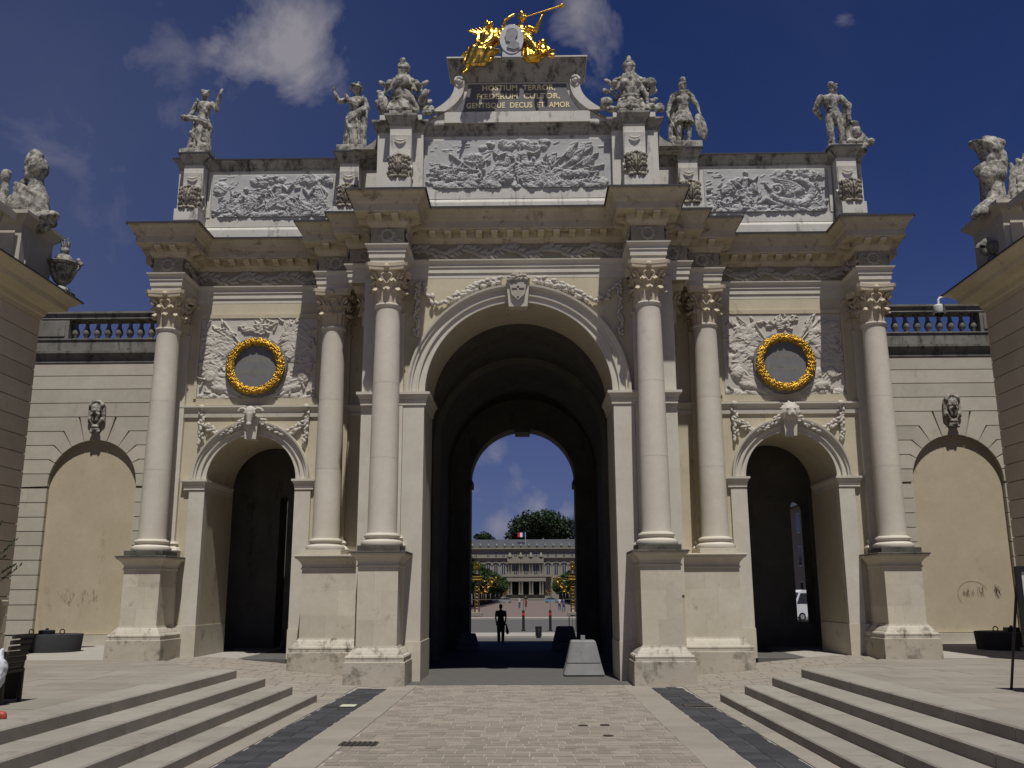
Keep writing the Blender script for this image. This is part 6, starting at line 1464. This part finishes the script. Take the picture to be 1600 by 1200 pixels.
for q in (-1, 1):
    part('side_panel', MB().prism([(WX-.26, .66), (WX+.16, .66), (WX+.24, 1.3), (WX-.26, 1.26)], WYY+q*.265-.015, WYY+q*.265+.015), 'wicker', t)
    for p_ in (-1, 1): part('leg', MB().cbox(WX+p_*.22-.022, WX+p_*.22+.022, WYY+q*.23-.022, WYY+q*.23+.022, .63, 1.03, .004), 'wicker', t)
bg = MB().ell((WX+.19, WYY-.34, 1.08), (.13, .10, .17)).ell((WX+.16, WYY-.35, .96), (.14, .10, .13)); bg.cap((WX+.18, WYY-.32, 1.2), (WX+.2, WYY-.28, 1.33), .05, .025); bg.cap((WX+.24, WYY-.34, 1.12), (WX+.1, WYY-.36, .9), .07, .08)
o = link('plastic_bag', remesh(bg, 'plastic_bag', 'bag', .018, 1, .02, 14)); label(o, 'crumpled white plastic bag hanging on the dark wicker chair', 'bag')
# seated person, almost wholly outside the left edge: a red shoe shows
PXs, PYs = -6.03, 11.15
t = thing('person', 'seated person at the left edge in dark trousers and red shoes', 'person', (PXs, PYs, .63))
b = MB(); z = .63
for q in (-1, 1): b.cap((-6.58, PYs+q*.1, z+.50), (-6.16, PYs+q*.12, z+.52), .085, .065); b.cap((-6.16, PYs+q*.12, z+.52), (-6.06, PYs+q*.12, z+.1), .06, .042)
b.cap((-6.60, PYs, z+.52), (-6.68, PYs, z+1.0), .15, .16); b.ell((-6.68, PYs, z+1.06), (.10, .20, .08)); b.cap((-6.68, PYs, z+1.08), (-6.66, PYs, z+1.2), .055, .05); b.ell((-6.65, PYs, z+1.3), (.09, .075, .11)); b.cap((-6.56, PYs, z+1.3), (-6.54, PYs, z+1.27), .012, .017)
for q in (-1, 1): b.cap((-6.68, PYs+q*.2, z+1.04), (-6.58, PYs+q*.25, z+.76), .05, .04); b.cap((-6.58, PYs+q*.25, z+.76), (-6.33, PYs+q*.15, z+.66), .04, .03); hand(b, (-6.28, PYs+q*.14, z+.65), (1, 0, -.1), .035)
link('body', remesh(b, 'body', 'skin', .02, 1), t)
c = MB()
for q in (-1, 1): c.cap((-6.58, PYs+q*.1, z+.50), (-6.16, PYs+q*.12, z+.52), .10, .08); c.cap((-6.16, PYs+q*.12, z+.52), (-6.07, PYs+q*.12, z+.16), .078, .066)
link('trousers', remesh(c, 'trousers', 'cloth_dark', .02, 1), t)
c = MB().cap((-6.60, PYs, z+.56), (-6.68, PYs, z+1.0), .175, .18).ell((-6.68, PYs, z+1.05), (.12, .22, .08)); link('shirt', remesh(c, 'shirt', 'cloth_blue', .02, 1), t); part('hair', MB().ell((-6.67, PYs, z+1.34), (.10, .088, .10)), 'hair', t, 180)
for q in (-1, 1):
    sh = MB().cap((-6.04, PYs+q*.12, z+.055), (-5.84, PYs+q*.13, z+.045), .055, .045).ell((-6.05, PYs+q*.12, z+.09), (.05, .05, .05)).cap((-6.06, PYs+q*.12, z+.02), (-5.83, PYs+q*.13, z+.02), .045, .04)
    link('shoe', remesh(sh, 'shoe', 'shoe', .012, 1), t)
t = thing('seat_stool', 'dark stool under the seated person at the left edge', 'stool', (-6.60, PYs, .63))
part('seat', MB().cbox(-6.80, -6.40, PYs-.2, PYs+.2, 1.0, 1.04, .01), 'wicker', t)
for a_ in (-6.76, -6.44):
    for b_ in (-.16, .16): part('leg', MB().cbox(a_-.02, a_+.02, PYs+b_-.02, PYs+b_+.02, .63, 1.0, .004), 'wicker', t)
# menu stand at the right edge
SX, SY, SZ = 7.30, 14.0, .63
t = thing('menu_stand', 'black framed menu board on legs at the right edge of the terrace', 'sign', (SX+.4, SY, SZ))
for x in (SX, SX+.86): part('leg', MB().tube([(x-.03, SY-.02, SZ), (x+.01, SY, SZ+.66), (x+.02, SY+.02, SZ+1.74)], .026, 8), 'black', t, 60)
for x in (SX, SX+.86): part('leg', MB().tube([(x, SY+.55, SZ), (x+.02, SY+.04, SZ+1.6)], .02, 8), 'black', t, 60)
part('frame', MB().box(SX+.0, SX+.90, SY-.035, SY+.03, SZ+.62, SZ+.74).box(SX, SX+.9, SY-.035, SY+.03, SZ+1.68, SZ+1.76).box(SX-.02, SX+.05, SY-.036, SY+.031, SZ+.64, SZ+1.75).box(SX+.83, SX+.9, SY-.036, SY+.031, SZ+.64, SZ+1.75), 'black', t)
part('panel', MB().box(SX+.04, SX+.84, SY-.012, SY+.02, SZ+.73, SZ+1.7), 'paper', t); part('picture', MB().box(SX+.09, SX+.8, SY-.018, SY-.012, SZ+.8, SZ+1.2), 'poster', t)
part('ledge', MB().box(SX-.06, SX+.95, SY-.09, SY+.03, SZ+.585, SZ+.618), 'black', t)

# ------------------------------------------------------------------ the long square beyond the arch
PD = 400.0
pal = thing('palace', 'long pale stone palace with colonnade and slate roof closing the square', 'building', (0, PD, 0))
PXC = -1.0
W = PD/1466.0*1.0
def pz(py): return 2.0+PD*(930.3-py)/1500.0
def pxx(px): return .24+PD*(px-827.4)/1500.0+0
part('body', MB().box(-48, 48, PD, PD+18, 0, pz(863)), 'palace', pal)
part('attic_wall', MB().box(-48, 48, PD-.15, PD+17, pz(862.9), pz(856)), 'palace', pal)
part('main_cornice', MB().box(-48.3, 48.3, PD-1.0, PD+18, pz(859), pz(857)).box(-48, 48, PD-.8, PD, pz(873), pz(871.5)), 'palace', pal)
part('roof', MB().prism([(PD-.2, pz(855.9)), (PD+18, pz(855.9)), (PD+13, pz(843)), (PD+5, pz(843))], -48, 48, 'x'), 'roof', pal)
for px in (793, 850, 890): part('chimney', MB().box(pxx(px)-.35, pxx(px)+.35, PD+6, PD+8, pz(845), pz(841)), 'palace', pal)
for k in range(26): part('finial_urn', MB().lathe([(.3, 0), (.5, .5), (.5, 1.0), (.15, 1.4)], 8, (-44+k*3.4, PD-.3, pz(856))), 'palace', pal, 50)
win = [743, 763, 775, 787, 806, 822, 837.5, 857, 869.5, 882]; step = 12.5
xs_ = sorted([743-step*k for k in range(1, 9)]+win+[882+step*k for k in range(1, 9)])
wf = MB().box(-.62, .62, -.06, .3, -.1, 2.0).mesh('window', 'frame_white'); wg = MB()
for a_ in (-1, 1):
    for b_ in range(3): wg.box(a_*.06, a_*.54, -.09, -.061, .0+.64*b_, .56+.64*b_)
wg_me = wg.mesh('pane', 'glass')
wf2 = MB().box(-.85, .85, -.06, .3, -.1, 4.4).mesh('window', 'frame_white'); wg2 = MB()
for a_ in (-1, 1):
    for b_ in range(5): wg2.box(a_*.07, a_*.76, -.09, -.061, .0+.86*b_, .78+.86*b_)
wg2_me = wg2.mesh('pane', 'glass')
for px in xs_:
    x = pxx(px)
    for me, gm_, z in ((wf, wg_me, pz(870.3)), (wf2, wg2_me, pz(898))):
        o = link('window', me, pal, (x, PD-.02, 0)); o.location.z = z; g_ = link('pane', gm_, o)
    part('window_hood', MB().tube([(x+1.3*math.cos(a), PD-.3, pz(882.5)+.8*math.sin(a)) for a in [i*math.pi/8 for i in range(9)]], .2, 6), 'palace', pal, 50)
part('balcony', MB().box(pxx(785), pxx(862), PD-3.4, PD, pz(902), pz(899)), 'palace', pal)
part('colonnade_lintel', MB().box(pxx(792), pxx(853), PD-3.2, PD-.2, pz(909), pz(902)), 'palace', pal)
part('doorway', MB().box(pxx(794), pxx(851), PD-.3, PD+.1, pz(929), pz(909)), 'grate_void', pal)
cols_ = [795, 799, 812, 816, 828, 832, 844, 848]
cm = MB().lathe([(.55, 0), (.55, .2), (.42, .3), (.36, 4.6), (.5, 4.9), (.55, 5.1)], 12).mesh('column', 'palace', 40)
for px in cols_: o = link('column', cm, pal, (pxx(px), PD-2.6, 0)); o.location.z = pz(929); 
cm2 = MB().lathe([(.5, 0), (.5, .2), (.38, .3), (.33, 4.4), (.45, 4.6), (.5, 4.8)], 12).mesh('column', 'palace', 40)
for px in cols_: o = link('column', cm2, pal, (pxx(px), PD-.9, 0)); o.location.z = pz(899)
part('entablature', MB().box(pxx(793), pxx(850), PD-1.5, PD, pz(899)+4.8, pz(873)), 'palace', pal)
for px in (797, 814, 830, 846): part('trophy_ornament', MB().lathe([(.9, 0), (1.0, .5), (.5, 1.4), (.1, 2.0)], 8, (pxx(px), PD-1.0, pz(872))), 'palace', pal, 60)
part('steps', MB().box(pxx(790), pxx(855), PD-5.5, PD, 0, .9).box(pxx(788), pxx(857), PD-7, PD, 0, .5), 'palace', pal)
fl = thing('flagpole', 'white flagpole on the palace roof', 'flagpole', (pxx(821.5), PD+1, pz(852)))
part('pole', MB().tube([(pxx(821.5), PD+1, pz(853)), (pxx(821.5), PD+1, pz(832))], .12, 6), 'frame_white', fl)
ft = thing('tricolour_flag', 'blue white and red flag flying on the palace roof', 'flag', (pxx(821), PD+1, pz(834)))
for k, (nm, mt) in enumerate((('stripe', 'flag_blue'), ('stripe', 'flag_white'), ('stripe', 'flag_red'))):
    x0 = pxx(821)-.1-k*1.0; part(nm, MB().prism([(x0, PD+1+.15*(k % 2)), (x0-1.0, PD+1+.15*((k+1) % 2)), (x0-1.0, PD+1.08+.15*((k+1) % 2)), (x0, PD+1.08+.15*(k % 2))], pz(840), pz(833.2), 'z'), mt, ft)

def tree(name, loc, h, crown_r, crown_z, mat, lab, group, n=900, size=.35, seed=0, clip_box=False, lobes=9):
    t = thing(name, lab, 'tree', loc, group); rr_ = random.Random(seed); x, y, z0 = loc
    part('trunk', MB().tube([(x, y, z0), (x+.1, y, z0+h*.25), (x, y, z0+h*.6)], [h*.028, h*.02, h*.008], 8), 'bark', t, 60)
    mb = MB()
    for k in range(lobes):
        a = k*2.399; rr = (k/lobes)**.5*.62
        c = (x+crown_r[0]*rr*math.cos(a), y+crown_r[1]*rr*math.sin(a), crown_z+crown_r[2]*rr_.uniform(-.45, .6)*(1-rr*.5))
        q = rr_.uniform(.36, .55); leaf_cloud(mb, c, (crown_r[0]*q, crown_r[1]*q, crown_r[2]*q*1.1), n//lobes, size, rr_)
    o = part('crown', mb, mat, t); return t
D2 = 470
def dx(px, d): return .24+d*(px-827.4)/1500
def dz(py, d): return 2+d*(930.3-py)/1500
tree('broad_tree', (dx(842, D2), D2, 0), 38, (dx(890, D2)-dx(842, D2), 15, 9.5), dz(827, D2), 'leaf_dark', 'huge dark broad-crowned tree rising behind the palace roof', 'trees behind the palace', 9000, .8, 1, lobes=26)
tree('broad_tree', (dx(815, D2), D2+8, 0), 30, (9, 9, 7), dz(839, D2), 'leaf_dark', 'dark tree behind the palace, lower and left of the huge crown', 'trees behind the palace', 2600, .8, 2, lobes=10)
tree('broad_tree', (dx(882, D2), D2+6, 0), 32, (9, 9, 9), dz(833, D2), 'leaf_dark', 'dark tree behind the palace at the right of the huge crown', 'trees behind the palace', 2600, .8, 3, lobes=10)
tree('broad_tree', (dx(757, D2), D2, 0), 28, (6, 6, 3.5), dz(843, D2), 'leaf_dark', 'small distant treetop over the left end of the palace roof', 'trees behind the palace', 1200, .7, 4, lobes=7)
src = {}
for s in (-1, 1):
    for row in (0,):
        k = 0
        y = 118 if s < 0 else 122
        while y < 372:
            x = s*(10.4+row*5.4)+(1.2 if s > 0 else .0)
            ORD = 'nearest second third fourth fifth sixth seventh eighth ninth tenth eleventh twelfth thirteenth fourteenth fifteenth sixteenth seventeenth eighteenth nineteenth twentieth'.split()+['twenty-'+q for q in 'first second third fourth fifth sixth seventh eighth ninth'.split()]
            lab = 'clipped lime tree, %s from the arch in the %s row of the far square' % (ORD[k], 'left' if s < 0 else 'right')
            if k == 0 and row == 0 and s < 0:
                p0 = tree('lime_tree', (x, y, 0), 9, (2.9, 5.2, 3.7), 5.2, 'leaf_lime', lab, 'lime trees of the far square', 2600, .42, 5, lobes=14); src['x'] = (x, y)
            else:
                c = p0.copy(); COL.objects.link(c); c.location = (x, y, 0); c['label'] = lab; c.rotation_euler.z = random.choice((0, math.pi)); c.scale = (1, 1, random.uniform(.94, 1.06))
                for ch in list(p0.children):
                    d_ = ch.copy(); COL.objects.link(d_); d_.parent = c
            y += 9.3; k += 1

# gilded wrought-iron lamp gates
def gilded_post(x, y, s, lab):
    t = thing('gilded_gate_post', lab, 'lamp post', (x, y, 0), 'gilded gate posts of the far square')
    part('plinth', MB().cbox(x-.55, x+.55, y-.55, y+.55, 0, .35, .04), 'palace', t)
    for q in (-1, 1): part('shaft', MB().cbox(x+q*.22-.05, x+q*.22+.05, y-.06, y+.06, .35, 3.55, .01), 'iron', t)
    sc = MB()
    for k in range(9):
        z = .6+k*.34; sc.tube([(x+.17*math.cos(a), y-.07, z+.15*math.sin(a)) for a in [i*.6 for i in range(11)]], .03, 5); sc.ell((x, y-.1, z+.17), (.09, .05, .07), None, 8, 5)
    part('scrollwork', sc, 'gate_gold', t, 60)
    part('capital', MB().cbox(x-.45, x+.45, y-.3, y+.3, 3.5, 3.6, .02).cbox(x-.36, x+.36, y-.28, y+.28, 3.62, 3.78, .02).cbox(x-.45, x+.45, y-.3, y+.3, 3.8, 3.9, .02), 'gate_gold', t)
    part('lantern', MB().lathe([(.12, 3.9), (.30, 4.15), (.26, 4.2), (.12, 4.5), (.06, 4.6)], 10, (x, y, 0)), 'iron', t)
    cr = MB()
    for k in range(9): a = k*.7; cr.cap((x+.1*math.cos(a), y+.1*math.sin(a), 4.6), (x+.34*math.cos(a), y+.34*math.sin(a), 4.95+.2*(k % 3)), .06, .03, 6)
    cr.ell((x, y, 4.75), (.16, .16, .2)); cr.cap((x, y, 4.8), (x, y, 5.3), .07, .04); part('crown_ornament', cr, 'gate_gold', t, 60)
    ar = MB()
    for k, (L, z) in enumerate(((1.9, 3.6), (1.5, 3.1), (1.1, 2.6))):
        P = [(x-s*L*i/12, y-.05, z+.28*math.sin(i*.9)*(1-i/20)-.1*k) for i in range(13)]; ar.tube(P, [.05*(1-i/26) for i in range(13)], 6)
        ar.tube([(x-s*L*.8+.2*math.cos(i*.6), y-.05, z-.05+.2*math.sin(i*.6)) for i in range(11)], .04, 5); ar.ell((x-s*L, y-.05, z+.1), (.13, .1, .16), None, 8, 6)
    ar.tube([(x-s*1.9, y-.05, 3.5), (x-s*2.0, y-.05, 3.1), (x-s*1.9, y-.05, 2.6)], [.06, .04, .02], 6)
    part('bracket', ar, 'gate_gold', t, 60)
gilded_post(-5.05, 97, -1, 'gilded wrought-iron gate post with scrolled bracket, left of the far square')
gilded_post(4.62, 97, 1, 'gilded wrought-iron gate post with scrolled bracket, right of the far square')
gilded_post(-8.6, 330, -1, 'small distant gilded lamp post left of the palace steps')
gilded_post(7.6, 330, 1, 'small distant gilded lamp post right of the palace steps')

def car(x, y, rot, mat, lab, van=False):
    t = thing('parked_van' if van else 'parked_car', lab, 'van' if van else 'car', (x, y, 0), None if van else 'cars parked before the palace')
    H = 2.3 if van else 1.45
    pr = [(-2.1, .3), (-2.15, .75), (-1.9, .95), (-1.15, 1.0), (-.5, 1.42), (.9, 1.45), (1.7, 1.0), (2.1, .92), (2.12, .35)] if not van else [(-2.3, .35), (-2.35, 1.0), (-1.9, 1.25), (-1.4, 2.2), (-1.2, 2.35), (2.3, 2.35), (2.35, .4)]
    mtx = Matrix.Translation((x, y, 0)) @ Matrix.Rotation(rot, 4, 'Z')
    part('body', MB().prism(pr, -.82, .82).xf(mtx), mat, t)
    gl = [(-1.05, 1.0), (-.48, 1.37), (.85, 1.39), (1.5, 1.0)] if not van else [(-1.75, 1.3), (-1.38, 2.1), (-.6, 2.1), (-.6, 1.3)]
    for q in (-1, 1): part('window', MB().prism(gl, q*.815, q*.832).xf(mtx), 'glass', t)
    fr_ = pr[3:5] if not van else pr[2:4]
    part('windscreen', MB().add([(fr_[0][0]-.015, -.74, fr_[0][1]+.03), (fr_[0][0]-.015, .74, fr_[0][1]+.03), (fr_[1][0]-.015, .68, fr_[1][1]-.03), (fr_[1][0]-.015, -.68, fr_[1][1]-.03)], [(0, 1, 2, 3)]).xf(mtx), 'glass', t)
    for a in (-1.35, 1.35):
        for q in (-1, 1):
            w_ = part('wheel', MB().prism([(a+.32*math.cos(i*math.pi/8), .32+.32*math.sin(i*math.pi/8)) for i in range(16)], q*.70, q*.86).xf(mtx), 'tyre', t)
            part('rim', MB().prism([(a+.19*math.cos(i*math.pi/6), .32+.19*math.sin(i*math.pi/6)) for i in range(12)], q*.861, q*.868).xf(mtx), 'car_grey', w_)
    for q in (-1, 1): part('headlight', MB().cbox(pr[1][0]-.03, pr[1][0]+.1, q*.6-.15, q*.6+.15, .62 if not van else .8, .76 if not van else 1.0).xf(mtx), 'frame_white', t); part('tail_light', MB().box(pr[-1][0]-.1, pr[-1][0]+.02, q*.66-.1, q*.66+.1, .7, .9).xf(mtx), 'red', t)
car(dx(789, 262), 262, .15, 'car_grey', 'grey car parked before the palace, left of the steps'); car(dx(862, 262), 262, math.pi-.2, 'car_blue', 'pale blue car parked before the palace, right of the steps')
car(dx(779, 262), 268, .1, 'car_white', 'white car half hidden behind the grey one at the left tree row')
car(22.2, 76, .35, 'car_white', 'white delivery van glimpsed through the right side arch', True)

# shaded terraces of houses along the far square, glimpsed through the side arches
for s in (-1, 1):
    for k in range(7):
        y0 = 50+k*42; y1 = 50+(k+1)*42-.3
        t = thing('row_house', '%s house of the pale terrace along the %s side of the far square' % (('first', 'second', 'third', 'fourth', 'fifth', 'sixth', 'seventh')[k], 'left' if s < 0 else 'right'), 'building', (s*32, y0, 0), 'terraced houses of the far square')
        part('wall', MB().box(s*30, s*42, y0, y1, 0, 11.5), 'palace', t); part('roof', MB().prism([(s*29.4, 11.5), (s*42, 11.5), (s*38, 15), (s*33, 15)], y0, y1), 'roof', t)
        n = 8
        for i in range(n):
            yy = y0+(y1-y0)*(i+.5)/n
            for z in (1.2, 5.0, 8.6):
                o = part('window', MB().box(s*29.93, s*30.2, yy-.65, yy+.65, z, z+2.2), 'frame_white', t); part('pane', MB().box(s*29.9, s*29.93, yy-.52, yy+.52, z+.12, z+2.08), 'glass', o)
        if k == 0:
            for i in range(5):
                xx = s*(31.2+i*2.3)
                for z in (1.2, 5.0, 8.6):
                    o = part('window', MB().box(xx-.6, xx+.6, y0-.07, y0+.2, z, z+2.2), 'frame_white', t); part('pane', MB().box(xx-.5, xx+.5, y0-.1, y0-.07, z+.12, z+2.08), 'glass', o)
